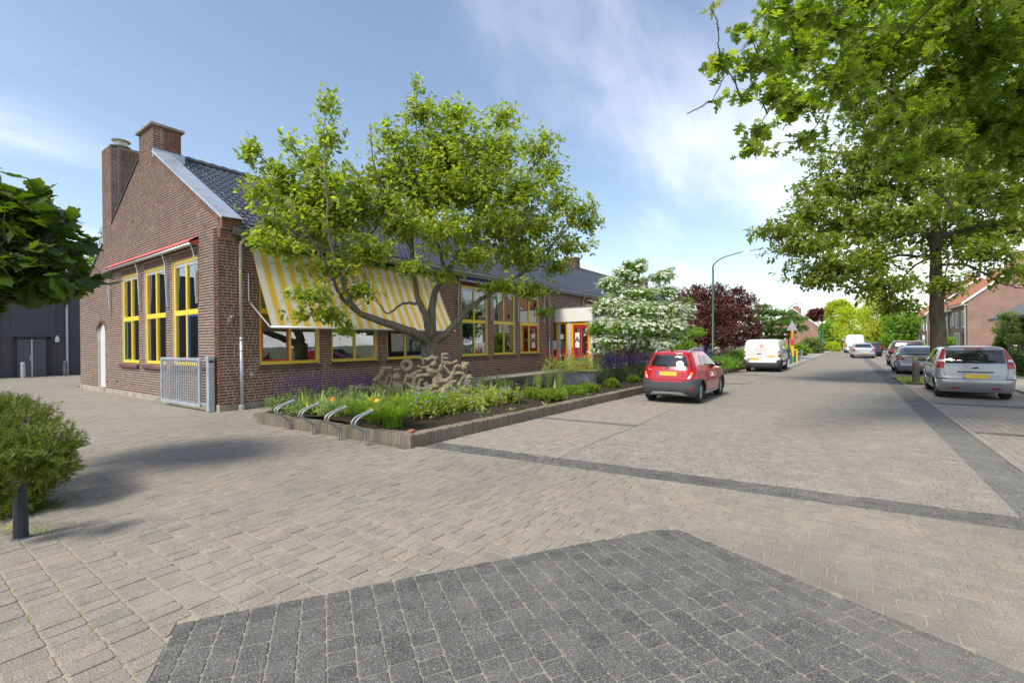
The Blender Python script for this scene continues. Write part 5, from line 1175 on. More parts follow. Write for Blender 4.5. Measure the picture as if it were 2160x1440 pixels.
# trees behind the building, left
D = 52; b_ = at(205, 800, D); b_[2] = 0
tree('distant_tree', 'leafy tree showing left of the gable behind the maple', b_, blob_px([(190, 560, 22, 40, 0), (175, 590, 20, 24, 0), (200, 610, 24, 40, 1)], D), 300, 7, .28, 'tri', sh_leaf, bark_oak, .2, 63, gap=.3)
D = 56; b_ = at(215, 800, D); b_[2] = 0
tree('distant_conifer', 'dark conifer tip showing behind the tall chimney', b_, blob_px([(214, 490, 8, 16, 0), (210, 510, 14, 12, 0), (205, 530, 20, 12, 0), (205, 555, 22, 14, 0)], D), 200, 8, .25, 'needle', dk_leaf, bark_oak, .15, 64, gap=0, droop=.4)
# ------------------------------------------------------------------ flower bed planting
def soil(px, py, z=.21):
    d = FW+(px-PCX)/FPX*RC+(PCY-py)/FPX*UC; return CAMP+d*((z-CAMH)/d[2])
sal_leaf = leaf_mat('salvia_leaf', [(0, (.055, .08, .035)), (.5, (.10, .13, .06)), (1, (.17, .20, .10))], .3)
purple = leaf_mat('salvia_flower', [(0, (.05, .025, .16)), (.5, (.085, .04, .24)), (1, (.14, .07, .34))], .3, .6, (.3, .2, .5), 1.0)
stem_m = plain('stem_brown', (.10, .055, .05), .8)
def mound(base, r, h, n, per, size, kind, mat, root, seed, name='foliage', up=.6, hollow=.25, spread=.1, droop=.1):
    rng = np.random.default_rng(seed); b = np.asarray(base, float)
    P, out, _ = crown_pts([(b+[0, 0, h*.42], (r, r, h*.62))], n, rng, hollow, 0); k = P[:, 2] > b[2]+.01; P, out = P[k], out[k]
    pos, a, nor, s, _ = clusters(P, out, per, spread, size, rng, up, droop); o = obj(name, leaf_mesh(name, kind, pos, a, nor, s), mat, root); o['kind'] = 'stuff'; return P, out
def spikes(base, r, h0, h1, n, root, seed, mat=purple, size=.016, thick=1.0, name='flower_spikes'):
    rng = np.random.default_rng(seed); b = np.asarray(base, float); st = MB(); pp, aa = [], []
    for k in range(n):
        w = rng.uniform(0, 6.28); q = r*math.sqrt(rng.random()); o = b+[q*math.cos(w), q*math.sin(w), h0*.5]; tip = o+[(rng.normal()*.08+.12*math.cos(w)*q), (rng.normal()*.08+.12*math.sin(w)*q), rng.uniform(.55, 1)*(h1-h0*.5)]
        st.tube([o, tip], [.0035, .002], 3, False); L = rng.uniform(.3, .5)
        for t in np.linspace(1-L, 1, 11):
            for m_ in range(5): v = rng.uniform(0, 6.28); pp.append(o+(tip-o)*t); aa.append((math.cos(v), math.sin(v), .5))
    pp, aa = np.array(pp), np.array(aa); o = obj(name, leaf_mesh(name, 'tri', pp, aa, rng.normal(size=aa.shape)+[0, 0, 1.0], size*thick*(1+.25*rng.normal(size=len(pp))).clip(.5, 1.6)), mat, root); o['kind'] = 'stuff'
    obj('stalks', st, stem_m, root)
G1 = 'salvia clumps along the left side of the bed'; G2 = 'salvia clumps between the boulder and the red car'
SP = [((5.95, 10.25), .42, 'tallest salvia clump at the outer end of the bed by the downpipe'), ((6.55, 10.0), .42, 'salvia clump behind the leftmost bike stand'), ((7.2, 10.1), .42, 'salvia clump below the first street window'), ((7.85, 10.4), .4, 'salvia clump left of the carved beam'), ((8.5, 10.7), .36, 'sparse salvia clump beneath the carved beam')]
for i, ((x, y), r_, lb) in enumerate(SP):
    t = thing('salvia_plant', lb, 'plant', (x, y, .2), group=G1); mound((x, y, .2), r_, .55-.03*i, 210, 9, .055, 'lance', sal_leaf, t, 70+i); spikes((x, y, .2), r_*1.1, .3, .98-.05*i, 46-6*i, t, 80+i)
for i, (px, py, lb) in enumerate(((640, 876, 'grey green salvia foliage behind the second bike stand'), (700, 884, 'grey green salvia foliage left of the daylilies'), (745, 868, 'low grey green foliage in front of the carved beam'), (590, 866, 'grey green foliage at the left corner of the bed'))):
    b = soil(px, py); t = thing('low_herb', lb, 'plant', tuple(b), group='grey green herbs along the bed edge'); mound(b, .36, .42, 190, 9, .05, 'lance', sal_leaf, t, 90+i)
    spikes(b, .3, .25, .6, 8, t, 95+i)
grass_l = leaf_mat('daylily_blade', [(0, (.08, .14, .02)), (.5, (.15, .22, .03)), (1, (.26, .29, .06))], .4, gain=1.1)
def tuft(base, n, h, w, lean, root, mat, seed, name='blades', upright=0., wide=.05):
    rng = np.random.default_rng(seed); V, F = [], []; b = np.asarray(base, float)
    for k in range(n):
        a = rng.uniform(0, 6.28); hh = h*rng.uniform(.6, 1.1); ln = lean*rng.uniform(.4, 1.2); d = np.array([math.cos(a), math.sin(a), 0]); sd = np.array([-d[1], d[0], 0]); o = b+d*wide*rng.random()+sd*.04*rng.normal(); i0 = len(V)
        for j in range(6):
            t = j/5; p = o+d*ln*t*t*(.5+.5*t)+np.array([0, 0, hh*(t-(.42-upright)*t**3)]); ww = w*(1-t)**.6*(.6+.8*t if t < .5 else 1)
            V += [p-sd*ww/2, p+sd*ww/2]
        for j in range(5): F.append((i0+2*j, i0+2*j+1, i0+2*j+3, i0+2*j+2))
    o = obj(name, np_mesh(name, V, F), mat, root); o['kind'] = 'stuff'
yfl = leaf_mat('daylily_flower', [(0, (.75, .42, .01)), (1, (.85, .58, .03))], .35, .5, (.6, .45, .1))
def lily_flowers(pts, root, seed, size=.065, mat=yfl, name='flower'):
    rng = np.random.default_rng(seed)
    for p in pts:
        d = nrm(-FW*.6+np.array([0, 0, .6])+.3*rng.normal(size=3)); u = nrm(np.cross(d, [.2, .3, .9])); v = np.cross(d, u); pos = np.tile(p, (6, 1)); ax = np.array([d*.55+(u*math.cos(w)+v*math.sin(w)) for w in np.arange(6)*1.047])
        V, F = leaves_arrays('round', pos, ax, np.tile(d, (6, 1))+.1*rng.normal(size=(6, 3)), np.full(6, size)); obj(name, np_mesh(name, V, F), mat, root)
LI = [(790, 893, 'daylily clump behind the fourth bike stand'), (830, 900, 'largest daylily clump near the corner of the bed'), (760, 885, 'daylily clump behind the third bike stand'), (850, 876, 'daylily clump in front of the carved child'), (905, 872, 'daylily clump below the middle of the sculpture')]
FLW = [[(781, 865), (795, 866)], [(795, 847)], [(702, 843)], [(790, 843), (780, 844)], [(860, 850), (836, 845), (834, 857)]]
for i, (px, py, lb) in enumerate(LI):
    b = soil(px, py); t = thing('daylily_plant', lb, 'plant', tuple(b), group='daylilies in the bed'); tuft(b, 260, .72, .021, .75, t, grass_l, 100+i, wide=.16)
    dl = float((b-CAMP) @ FW); pts = [at(x, y, dl) for x, y in FLW[i]]; lily_flowers(pts, t, i)
    st = MB()
    for p in pts: st.tube([b+[0, 0, .05], (b+p)/2+[0, 0, .1], p], .004, 4, False)
    obj('stalks', st, plain('stem_green', (.12, .18, .04), .7), t)
ger_l = leaf_mat('geranium_leaf', [(0, (.08, .09, .02)), (.5, (.15, .16, .035)), (.9, (.23, .22, .06)), (1, (.24, .15, .07))], .4)
blue_f = leaf_mat('geranium_flower', [(0, (.18, .16, .62)), (1, (.30, .26, .78))], .3, .6, (.4, .4, .6))
GE = [(890, 880, .42), (935, 872, .45), (985, 866, .45), (1030, 856, .42), (960, 850, .4), (1010, 842, .36), (880, 860, .36), (1075, 848, .34)]
WH = ('in front of the horn', 'below the carved boat', 'below the bell', 'at the right foot of the sculpture', 'behind the front geraniums', 'right of the carved lion', 'left of the other geraniums', 'farthest right of the geraniums')
for i, (px, py, r_) in enumerate(GE):
    b = soil(px, py); t = thing('geranium_plant', 'blue flowering geranium mound '+WH[i], 'plant', tuple(b), group='geraniums in the bed'); P, out = mound(b, r_*1.1, .46, 230, 6, .042, 'round', ger_l, t, 120+i, hollow=.1, spread=.16); tuft(b, 40, .5, .006, .3, t, ger_l, 320+i, 'wisps')
    rng = np.random.default_rng(i); k = rng.choice(len(P), 11); fl = []
    lily_flowers([P[q]+[0, 0, .07+.05*rng.random()] for q in k], t, i, .026, blue_f)
lime = leaf_mat('sedge_lime', [(0, (.10, .15, .015)), (.5, (.17, .23, .022)), (1, (.26, .29, .05))], .4, gain=1.05)
LM = [(1130, 838, 'lime green groundcover in front of the small flat rock'), (1165, 842, 'lime green groundcover at the front edge left of the boulder'), (1205, 832, 'lime green groundcover below the boulder'), (1240, 826, 'lime green groundcover at the right foot of the boulder'), (1290, 815, 'small lime green tuft right of the boulder'), (1335, 807, 'small lime green tuft behind the kerb near the car')]
for i, (px, py, lb) in enumerate(LM):
    b = soil(px, py); t = thing('sedge_plant', lb, 'plant', tuple(b), group='lime green groundcover'); mound(b, .42 if i < 4 else .28, .3, 260, 8, .07, 'lance', lime, t, 140+i, up=1.0)
tuft_m = leaf_mat('feather_grass', [(0, (.12, .14, .05)), (.6, (.20, .22, .08)), (1, (.32, .32, .15))], .4)
for i, (px, py, lb) in enumerate(((1135, 826, 'feathery grass tuft left of the boulder'), (1180, 822, 'feathery grass tuft in front of the boulder'), (1158, 818, 'feathery grass tuft between the two rocks'))):
    b = soil(px, py); t = thing('feather_grass', lb, 'plant', tuple(b), group='feathery grasses'); tuft(b, 150, .75, .006, .22, t, tuft_m, 150+i, upright=.35)
val_l = leaf_mat('valerian_leaf', [(0, (.11, .13, .04)), (.6, (.20, .21, .07)), (1, (.32, .30, .12))], .4); pinkf = leaf_mat('valerian_flower', [(0, (.34, .05, .08)), (1, (.50, .12, .16))], .3, .6, (.6, .3, .3))
VA = [(1165, 792), (1190, 790), (1215, 788), (1240, 786), (1262, 786), (1205, 782), (1235, 780)]
for i, (px, py) in enumerate(VA):
    b = soil(px, py); t = thing('valerian_plant', ('red flowering valerian nearest the wall pipe', 'valerian left of the porch post', 'valerian in front of the yellow posts', 'valerian in front of the red doors', 'valerian at the right end of the porch', 'taller valerian behind the boulder', 'pale valerian behind the porch clumps')[i], 'plant', tuple(b), group='valerian behind the boulder')
    mound(b, .55, .95, 190, 7, .07, 'lance', val_l, t, 160+i, up=1.0); spikes(b, .5, .7, 1.35, 12, t, 170+i, pinkf, .03, 1.3)
SA2 = [(1275, 806), (1300, 804), (1325, 800), (1350, 797), (1285, 797), (1315, 793), (1368, 792), (1345, 788)]
for i, (px, py) in enumerate(SA2):
    b = soil(px, py); t = thing('salvia_plant', ('right of the boulder', 'second to the right of the boulder', 'under the white dogwood', 'touching the red car', 'behind the first right hand clump', 'below the dogwood stems', 'hidden mostly by the red car', 'farthest back under the dogwood')[i].join(('purple salvia clump ', '')), 'plant', tuple(b), group=G2)
    mound(b, .5, .6, 190, 8, .06, 'lance', dk_leaf if i % 2 else sal_leaf, t, 180+i); spikes(b, .5, .35, 1.15, 42, t, 190+i, size=.022)
ED = [(1420, 785, 'yellow green perennial behind the red car roof', yl_leaf, .7), (1475, 786, 'yellow flowering perennial at the foot of the green lamp post', yl_leaf, .8), (1500, 780, 'grassy perennial right of the green lamp post', sh_leaf, .8), (1530, 778, 'grassy clump beside the kerb behind the red car', sh_leaf, .75), (1552, 776, 'dark clump beside the white van', dk_leaf, .7), (1540, 764, 'sprawling grassy clump under the plum tree', sh_leaf, .8), (1510, 765, 'leafy clump under the plum tree', sal_leaf, .8), (1455, 775, 'leafy clump left of the plum trunk', sal_leaf, .7)]
for i, (px, py, lb, mt, h) in enumerate(ED):
    b = soil(px, py); t = thing('perennial_clump', lb, 'plant', tuple(b), group='perennials at the far end of the bed'); mound(b, .75, h, 220, 7, .10, 'lance', mt, t, 210+i, up=.9)
    if i in (2, 6): spikes(b, .6, .4, 1.3, 30, t, 230+i, size=.035)
# low mixed growth between the clumps
gc = np.random.default_rng(77); n = 17000; xs = gc.uniform(5.5, 12.5, n); fr = gc.random(n); ys = np.array([PLF(x) for x in xs])+.3+fr*(11.4-np.array([PLF(x) for x in xs])-.4); ys = np.where((xs < 8.8) & (ys > 10.5+(xs-5.3)*.3), 9.5, ys)
Q = np.stack([xs, ys, np.zeros(n)], 1); dn = vnoise(Q, 1.7, 12)+.6*vnoise(Q, 4.5, 13)+.9*(fr-.35); k = dn > .05; xs, ys, fr = xs[k], ys[k], fr[k]; n = len(xs); hgt = np.clip(dn[k], .05, 1.0)
zs = np.array([soil_fn((x-5.3)/27.5, min(1, max(0, (y-PLF(x)-.16)/(11.9-PLF(x)-.16))))[2] for x, y in zip(xs, ys)])+gc.random(n)*hgt*.15
a_ = gc.normal(size=(n, 3))*.8+[0, 0, .7]; kd = gc.random(n)
for kind, sel, mt, sz in (('lance', kd < .55, sal_leaf, .06), ('round', (kd >= .55) & (kd < .85), ger_l, .05), ('needle', kd >= .85, tuft_m, .3)):
    o = obj('groundcover', leaf_mesh('groundcover', kind, np.stack([xs, ys, zs], 1)[sel], a_[sel], gc.normal(size=(int(sel.sum()), 3))*.5+[0, 0, 1], sz*(1+.35*gc.normal(size=int(sel.sum()))).clip(.4, 1.8)), mt, label={'lance': 'low green weeds spread between the flower clumps', 'round': 'creeping round leaved growth spread over the bed soil', 'needle': 'wispy dry grass stalks scattered through the flower bed'}[kind], cat='groundcover', kind='stuff')
# dead leaves and grit on the soil
lt = np.random.default_rng(6); n = 2600; xs = lt.uniform(5.5, 20, n); ys = np.array([PLF(x) for x in xs])+.25+lt.random(n)**1.3*4.5; zs = np.array([soil_fn((x-5.3)/27.5, min(1, max(0, (y-PLF(x)-.16)/(11.9-PLF(x)-.16))))[2] for x, y in zip(xs, ys)])+.012
a_ = lt.normal(size=(n, 3)); a_[:, 2] *= .2; o = obj('fallen_leaves', leaf_mesh('fallen_leaves', 'tri', np.stack([xs, ys, zs], 1), a_, lt.normal(size=(n, 3))*.3+[0, 0, 1], lt.uniform(.015, .045, n)), leaf_mat('dead_leaf', [(0, (.06, .04, .02)), (.6, (.13, .085, .045)), (1, (.22, .16, .09))], .1), label='litter of dead leaves over the soil of the bed', cat='leaf litter', kind='stuff')
n = 700; xs = lt.uniform(4.55, 5.12, n); ys = lt.uniform(5.9, 10.6, n); a_ = lt.normal(size=(n, 3)); a_[:, 2] *= .1
obj('fallen_leaves', leaf_mesh('fallen_leaves', 'tri', np.stack([xs+(5.12-xs)*.5*lt.random(n), ys, np.full(n, .008)], 1), a_, lt.normal(size=(n, 3))*.2+[0, 0, 1], lt.uniform(.008, .03, n)), MC.get('dl') or bpy.data.materials['dead_leaf'], label='brown litter on the paving at the foot of the bike stands', cat='leaf litter', kind='stuff')

# ------------------------------------------------------------------ boulders
import bmesh
def rock(name, label, c, size, seed, mat, rz=0):
    b = bmesh.new(); bmesh.ops.create_icosphere(b, subdivisions=4, radius=1); r = np.random.default_rng(seed); ds = nrm(r.normal(size=(14, 3))); hs = r.uniform(.62, .9, 14)
    for v in b.verts:
        p = np.array(v.co)
        for d, h in zip(ds, hs):
            q = p @ d
            if q > h: p = p-d*(q-h)*.9
        if p[2] > .55: p[2] = .55+(p[2]-.55)*.15
        p += .02*np.array([math.sin(9*p[1]+3*p[2]), math.sin(8*p[0]), math.sin(11*p[0]+7*p[1])]); v.co = p*np.array(size)
    me = bpy.data.meshes.new(name); b.to_mesh(me); b.free(); o = obj(name, me, mat, label=label, cat='boulder', group='boulders in the bed'); o.location = c; o.rotation_euler = (0, 0, rz); return o
rock_m = (lambda t: (t.bump(t.noise(7, 8, .75), .9, .08), t.fin(t.mix(t.rng(t.noise(4, 5), .5, .7, 0, .6), t.ramp(t.noise(5, 7, .7), [(.3, (.085, .085, .084)), (.7, (.24, .235, .22))]), (.20, .18, .12)), .9, spec=.25))[1])(NT('basalt'))
b = soil(1213, 815); rock('boulder', 'large dark grey flat topped boulder in the bed', (b[0]+.4, b[1]+.3, .20), (.95, 1.0, .72), 3, rock_m, -.2)
b = soil(1145, 815); rock('boulder', 'small low dark rock left of the large boulder', (b[0]+.4, b[1]+.4, .16), (.55, .75, .50), 5, rock_m, .4)

# ------------------------------------------------------------------ carved sculpture
stone_m = (lambda t: (t.bump(t.noise(24, 7, .75), 1.0, .03), t.fin(t.mix(t.rng(t.noise(3.2, 5), .5, .75, 0, .55), t.ramp(t.noise(13, 7, .7), [(.28, (.13, .105, .068)), (.55, (.30, .25, .17)), (.8, (.42, .36, .26))]), (.15, .13, .07)), .95, spec=.15))[1])(NT('weathered_concrete'))
SDp = 12.6; sb = at(869, 838, SDp); sb[2] = .20
scu = thing('carved_sculpture', 'weathered openwork stone carving of figures, a horn and letters in the bed', 'sculpture', tuple(sb))
KS = SDp/FPX/7.2
def S(cx, cy, d=0.): return sb+RT*((cx-1000)*KS)+UP*((858-cy)*KS)-FW*d
def st_(mb, pts, r, n=9, d=0.): mb.tube([S(p[0], p[1], (p[2] if len(p) > 2 else 0)+d) for p in pts], [q*KS*1.06 for q in r] if isinstance(r, (list, tuple)) else r*KS*1.06, n)
m = MB()
for pts, r in (([(70, 665), (200, 668), (330, 680), (450, 700), (640, 725)], [38, 42, 42, 44, 42]), ([(560, 640), (690, 640)], 36), ([(575, 760), (575, 900)], [45, 50]), ([(205, 620), (265, 622)], 24), ([(210, 700), (210, 900)], [20, 24]),
    ([(545, 368), (705, 368)], 33), ([(570, 380), (540, 470), (480, 530), (430, 560)], [36, 44, 46, 40]), ([(480, 520), (540, 590), (620, 590)], [36, 34, 30]), ([(600, 600), (650, 480), (690, 440)], [26, 24, 22]),
    ([(650, 640), (700, 720), (690, 800), (670, 860)], [46, 56, 50, 40]), ([(780, 560), (790, 640), (800, 740), (800, 780)], [60, 92, 96, 80]), ([(795, 780), (790, 890)], [34, 36]), ([(860, 780), (870, 890)], [34, 36]), ([(880, 620), (915, 520), (935, 430)], [34, 28, 26]), ([(690, 600), (700, 500), (660, 450)], [28, 24, 20]),
    ([(720, 400), (780, 385), (850, 395)], [16, 26, 16]), ([(800, 380), (805, 340)], [18, 8]), ([(940, 500), (1050, 460), (1100, 420)], [34, 36, 28]), ([(960, 420), (1060, 370)], 12), ([(980, 440), (1090, 410)], 12), ([(930, 500), (1030, 500)], 32),
    ([(925, 600), (985, 640), (1030, 720), (1120, 775), (1240, 770), (1380, 730), (1480, 715), (1560, 650), (1620, 590), (1680, 580)], [26, 36, 40, 44, 44, 40, 58, 60, 50, 30]), ([(900, 725), (1030, 735)], 30), ([(1000, 560), (1060, 640), (1150, 720), (1300, 700)], [18, 24, 28, 26]),
    ([(1045, 690), (1040, 570), (1060, 510), (1120, 485), (1250, 475), (1360, 470)], [32, 34, 34, 32, 28, 28]), ([(1115, 680), (1112, 590), (1130, 550), (1180, 545)], [22, 24, 24, 18]), ([(1215, 580), (1240, 630), (1290, 645), (1330, 610), (1330, 520)], [22, 24, 24, 22, 18]), ([(1180, 600), (1230, 660)], 18), ([(1375, 480), (1370, 560), (1370, 620), (1370, 660)], [24, 36, 48, 60]), ([(1310, 670), (1430, 670)], 16), ([(1060, 690), (1180, 690), (1320, 680)], 34),
    ([(1130, 215), (1180, 235), (1250, 240), (1320, 210), (1330, 175)], [16, 20, 28, 36, 16]), ([(1330, 215), (1370, 240), (1400, 200)], [34, 38, 12]), ([(1160, 210), (1170, 260), (1190, 320)], [24, 18, 16]), ([(1085, 340), (1130, 355), (1210, 370), (1280, 340)], [28, 16, 24, 26]), ([(1230, 400), (1300, 420), (1380, 430), (1440, 390), (1450, 320)], [34, 50, 54, 44, 22]), ([(1400, 430), (1430, 510), (1450, 570), (1530, 570), (1600, 520), (1640, 430), (1670, 350), (1720, 320)], [44, 44, 50, 46, 40, 32, 24, 18]),
    ([(1470, 150), (1470, 300)], 22), ([(1470, 160), (1560, 162)], 17), ([(1470, 222), (1560, 226)], 17), ([(1440, 320), (1500, 290), (1540, 260), (1500, 350), (1560, 430), (1590, 460)], [14, 20, 18, 22, 24, 20]), ([(1550, 290), (1610, 310), (1650, 285), (1700, 275)], [22, 20, 22, 26]), ([(1600, 320), (1620, 290)], 18),
    ([(1760, 300), (1800, 310), (1870, 310)], [26, 30, 24]), ([(1770, 330), (1740, 350), (1720, 370)], 18), ([(1815, 400), (1790, 500), (1740, 590), (1705, 640)], [28, 20, 22, 34]), ([(1650, 470), (1720, 450), (1790, 470), (1840, 520)], [22, 28, 28, 24]), ([(1610, 830), (1600, 760), (1650, 705), (1720, 730), (1740, 800)], 26), ([(1420, 740), (1500, 780), (1560, 800)], [40, 30, 22]), ([(1080, 790), (1100, 850), (1180, 860)], [24, 26, 24])): st_(m, pts, r)
for cx, cy, rx, ry, d, rd in ((785, 505, 66, 72, .07, 60), (1345, 315, 52, 52, .07, 50), (1805, 370, 46, 52, .05, 46), (1870, 600, 62, 110, 0, 60), (1830, 700, 80, 80, 0, 60), (1880, 520, 44, 50, .03, 40), (1900, 660, 46, 60, .04, 40), (640, 760, 50, 70, 0, 44), (1240, 720, 90, 40, 0, 44), (1130, 420, 40, 30, 0, 30)):
    m.ell(S(cx, cy, d), (rx*KS, rd*KS, ry*KS), 14, 10, np.array([RT, FW, UP]).T)
for k in range(28):                        # horn mouth: thick ring
    w = 2*math.pi*k/28; w2 = 2*math.pi*(k+1)/28; st_(m, [(935+66*math.cos(w), 325-66*math.sin(w)), (935+66*math.cos(w2), 325-66*math.sin(w2))], 34, 8, .05)
sp_ = [(800+(.55+.45*t)*(58*(1-t))*math.cos(9*t), 695-58*(1-t)*math.sin(9*t)) for t in np.linspace(0, .95, 16)]; st_(m, sp_, 12, 6, .19)
r = random.Random(1)
for k in range(46): m.ell(S(1790+r.uniform(0, 150), 520+r.uniform(0, 220), .1+.04*r.random()), (.024, .024, .024), 6, 4)
for dx in (-22, 22): m.ell(S(785+dx, 505, .17), (.018, .012, .010), 6, 4); m.ell(S(1345+dx*.8, 308, .15), (.014, .012, .008), 6, 4)
m.ell(S(785, 520, .185), (.016, .02, .024), 6, 4); m.ell(S(1345, 325, .165), (.014, .02, .018), 6, 4)
so_ = obj('carving', m, stone_m, scu, smooth=True); rm = so_.modifiers.new('remesh', 'REMESH'); rm.mode = 'VOXEL'; rm.voxel_size = .0125; rm.use_smooth_shade = True
tx = bpy.data.textures.new('stone_clouds', 'CLOUDS'); tx.noise_scale = .045; dp = so_.modifiers.new('displace', 'DISPLACE'); dp.texture = tx; dp.strength = .02; dp.mid_level = .5
bs = MB()
for cx in (575, 800, 1130, 1460, 1750): c = S(cx, 880); bs.box(c[0]-.10, c[0]+.10, c[1]-.10, c[1]+.10, .05, .26)
obj('footing', bs, stone_m, scu)

# ------------------------------------------------------------------ bike stands, gate, bollards
galv = MC['galvanised']
for i, (px, py, lb) in enumerate(((609, 906, 'leftmost curved steel bike stand at the bed wall'), (661, 916, 'second curved steel bike stand from the left'), (717, 928, 'third curved steel bike stand from the left'), (774, 939, 'rightmost curved steel bike stand near the wall corner'))):
    b = soil(px, py, 0); t = thing('bike_stand', lb, 'bike stand', tuple(b), group='curved bike stands')
    prof = [(0, 0), (.0, .16), (-.02, .22), (-.10, .31), (-.17, .37), (-.175, .43), (-.12, .50), (.0, .56), (.08, .60)]
    for s in (-1, 1):
        m = MB(); P = [b+np.array([-.0-q[0]*-.4, 0, 0])+np.array([q[0]*.9, s*(.034+.02*(q[1]/.6)*(1 if q[1] < .55 else .2))+q[0]*-.25, q[1]]) for q in prof]
        limb(m, P, .017, .017, 8); obj('tube', m, plain('rack_steel', (.33, .34, .34), .5, .5, var=.2, scale=12), t, smooth=True)
    m = MB(); e = b+np.array([.08*1.3, -.02, .60]); m.ell(e, (.02, .035, .014), 8, 5); obj('end_cap', m, galv, t)
gt = thing('steel_gate', 'grey galvanised bar gate standing open against the gable', 'gate', (5.2, 13.9, 0)); gm = plain('gate_steel', (.44, .50, .56), .45, .45, var=.15, scale=5)
y0, y1, xg = 13.98, 16.75, 5.27
m = MB(); m.bbox(xg-.03, xg+.03, y0, y0+.09, .10, 1.42, .006); m.bbox(xg-.03, xg+.03, y1-.08, y1, .10, 1.42, .006); m.bbox(xg-.03, xg+.03, y0+.09, y1-.08, .10, .17, .006); m.bbox(xg-.03, xg+.03, y0+.09, y1-.08, 1.35, 1.42, .006); obj('frame', m, gm, gt)
y = y0+.2
bar = MB(); bar.tube([(0, 0, .17), (0, 0, 1.35)], .013, 8); bme = bpy.data.meshes.new('bar'); bme.from_pydata(bar.v, [], bar.f); bme.materials.append(gm)
while y < y1-.12: inst('bar', bme, gt, (xg, y, 0)); y += .128
gp2 = thing('gate_post', 'square grey steel gate post by the corner of the building', 'gate post', (5.36, 13.62, 0)); m = MB(); m.bbox(5.29, 5.43, 13.55, 13.69, 0, 1.46, .01); obj('post', m, gm, gp2); m = MB(); m.bbox(5.275, 5.445, 13.535, 13.705, 1.36, 1.475, .012); obj('cap', m, gm, gp2); m = MB(); m.box(5.30, 5.42, 13.548, 13.692, 1.30, 1.355); obj('rust_band', m, plain('rust', (.14, .05, .025), .9, var=.3), gp2)
m = MB(); m.tube([(5.3, 13.7, 1.36), (5.27, 13.98, 1.36)], .012, 6); m.tube([(5.3, 13.7, .2), (5.27, 13.98, .2)], .014, 6); obj('hinge', m, gm, gp2)
b = soil(44, 1135, 0); bo = thing('round_bollard', 'dark ribbed plastic bollard in front of the yew bush at the left edge', 'bollard', tuple(b)); m = MB(); n = 40; V = []
for z, r_ in ((0, .052), (.35, .049), (.66, .046), (.70, .041), (.72, .028)):
    for k in range(n): w = 2*math.pi*k/n; q = r_*(1-.035*(k % 4 < 2)); V.append((b[0]+q*math.cos(w), b[1]+q*math.sin(w), z))
m.add(V, [(i*n+k, i*n+(k+1) % n, (i+1)*n+(k+1) % n, (i+1)*n+k) for i in range(4) for k in range(n)]+[tuple(4*n+k for k in range(n))]); obj('shaft', m, plain('bollard_plastic', (.018, .024, .034), .5, var=.4, scale=12, bump=.2, bscale=40), bo)
m = MB(); m.lathe([(.068, 0), (.068, .012), (.053, .014)], 24, tuple(b)); obj('base_ring', m, plain('bollard_ring', (.10, .13, .16), .5), bo)
wt_ = leaf_mat('weed_blade', [(0, (.10, .13, .03)), (1, (.28, .28, .10))], .4)
for i, (px, py, lb) in enumerate(((85, 1125, 'dry grass tuft right of the ribbed bollard'), (10, 1125, 'dry grass tuft left of the ribbed bollard'))):
    q = soil(px, py, 0); t = thing('grass_tuft', lb, 'grass', tuple(q)); tuft(q, 34, .16, .005, .14, t, wt_, 300+i)
wood_m = bark_mat('weathered_post', (.075, .065, .052), (.20, .18, .15), 22)
wb = thing('wooden_bollard', 'weathered wooden bollard with red reflective bands beside the silver hatchback', 'bollard', (24.0, -2.55, 0)); m = MB(); m.lathe([(.115, 0), (.112, .7), (.105, .80), (.08, .83)], 16, (24.0, -2.55, 0)); obj('post', m, wood_m, wb)
m = MB(); m.lathe([(.1145, .64), (.1145, .67)], 16, (24.0, -2.55, 0)); m.lathe([(.1135, .71), (.1135, .74)], 16, (24.0, -2.55, 0)); obj('reflector_band', m, plain('reflector_red', (.35, .05, .03), .4), wb)
gv = np.random.default_rng(8); tg = thing('verge_grass', 'rough grass patch around the oak trunk and wooden bollard', 'grass', (25, -3.3, 0)); tg['kind'] = 'stuff'
n = 2600; X = gv.uniform(23.5, 27.2, n); Y = gv.uniform(-4.5, -2.1, n); a_ = gv.normal(size=(n, 3))*.5+[0, 0, 1.0]; o = obj('blades', leaf_mesh('blades', 'needle', np.stack([X, Y, np.zeros(n)], 1), a_, gv.normal(size=(n, 3)), gv.uniform(.05, .16, n)), wt_, tg); o['kind'] = 'stuff'
sheet('tree_pit', [(23.4, -2.05), (23.4, -4.6), (27.3, -4.6), (27.3, -2.05)], .002, soil_m)
# far posts by the crossing
gp_m = plain('post_dark_grey', (.10, .11, .12), .6, var=.2)
for i, (px, py, h, lb) in enumerate(((1668, 767, .85, 'nearest dark grey crossing post beside the white van'), (1676, 763, .85, 'brownish crossing post beside the coloured pole'), (1684, 760, .85, 'third grey crossing post'), (1691, 757, .8, 'farthest pale crossing post'))):
    b = soil(px, py, .08); t = thing('crossing_post', lb, 'bollard', tuple(b), group='posts at the school crossing'); m = MB(); m.lathe([(.09, 0), (.088, h-.06), (.07, h), (.0, h+.01)], 14, tuple(b)); obj('shaft', m, gp_m if i < 3 else kerb_m, t)
    m = MB(); m.lathe([(.0905, h-.16), (.0905, h-.12)], 14, tuple(b)); obj('band', m, plain('post_band', (.45, .45, .43), .5), t)
b = soil(1672, 764, .08); sg = thing('school_crossing_pole', 'school crossing pole painted orange, red and yellow with a grey triangular sign back', 'road sign', tuple(b))
for z0, z1, c in ((0, .45, (.02, .35, .16)), (.45, 1.25, (.85, .52, .02)), (1.25, 1.75, (.72, .04, .02)), (1.75, 2.4, (.88, .25, .02))): m = MB(); m.lathe([(.10, z0), (.10, z1-.002)], 14, tuple(b)); obj('painted_band', m, plain('band_%d' % int(z0*100), c, .4), sg)
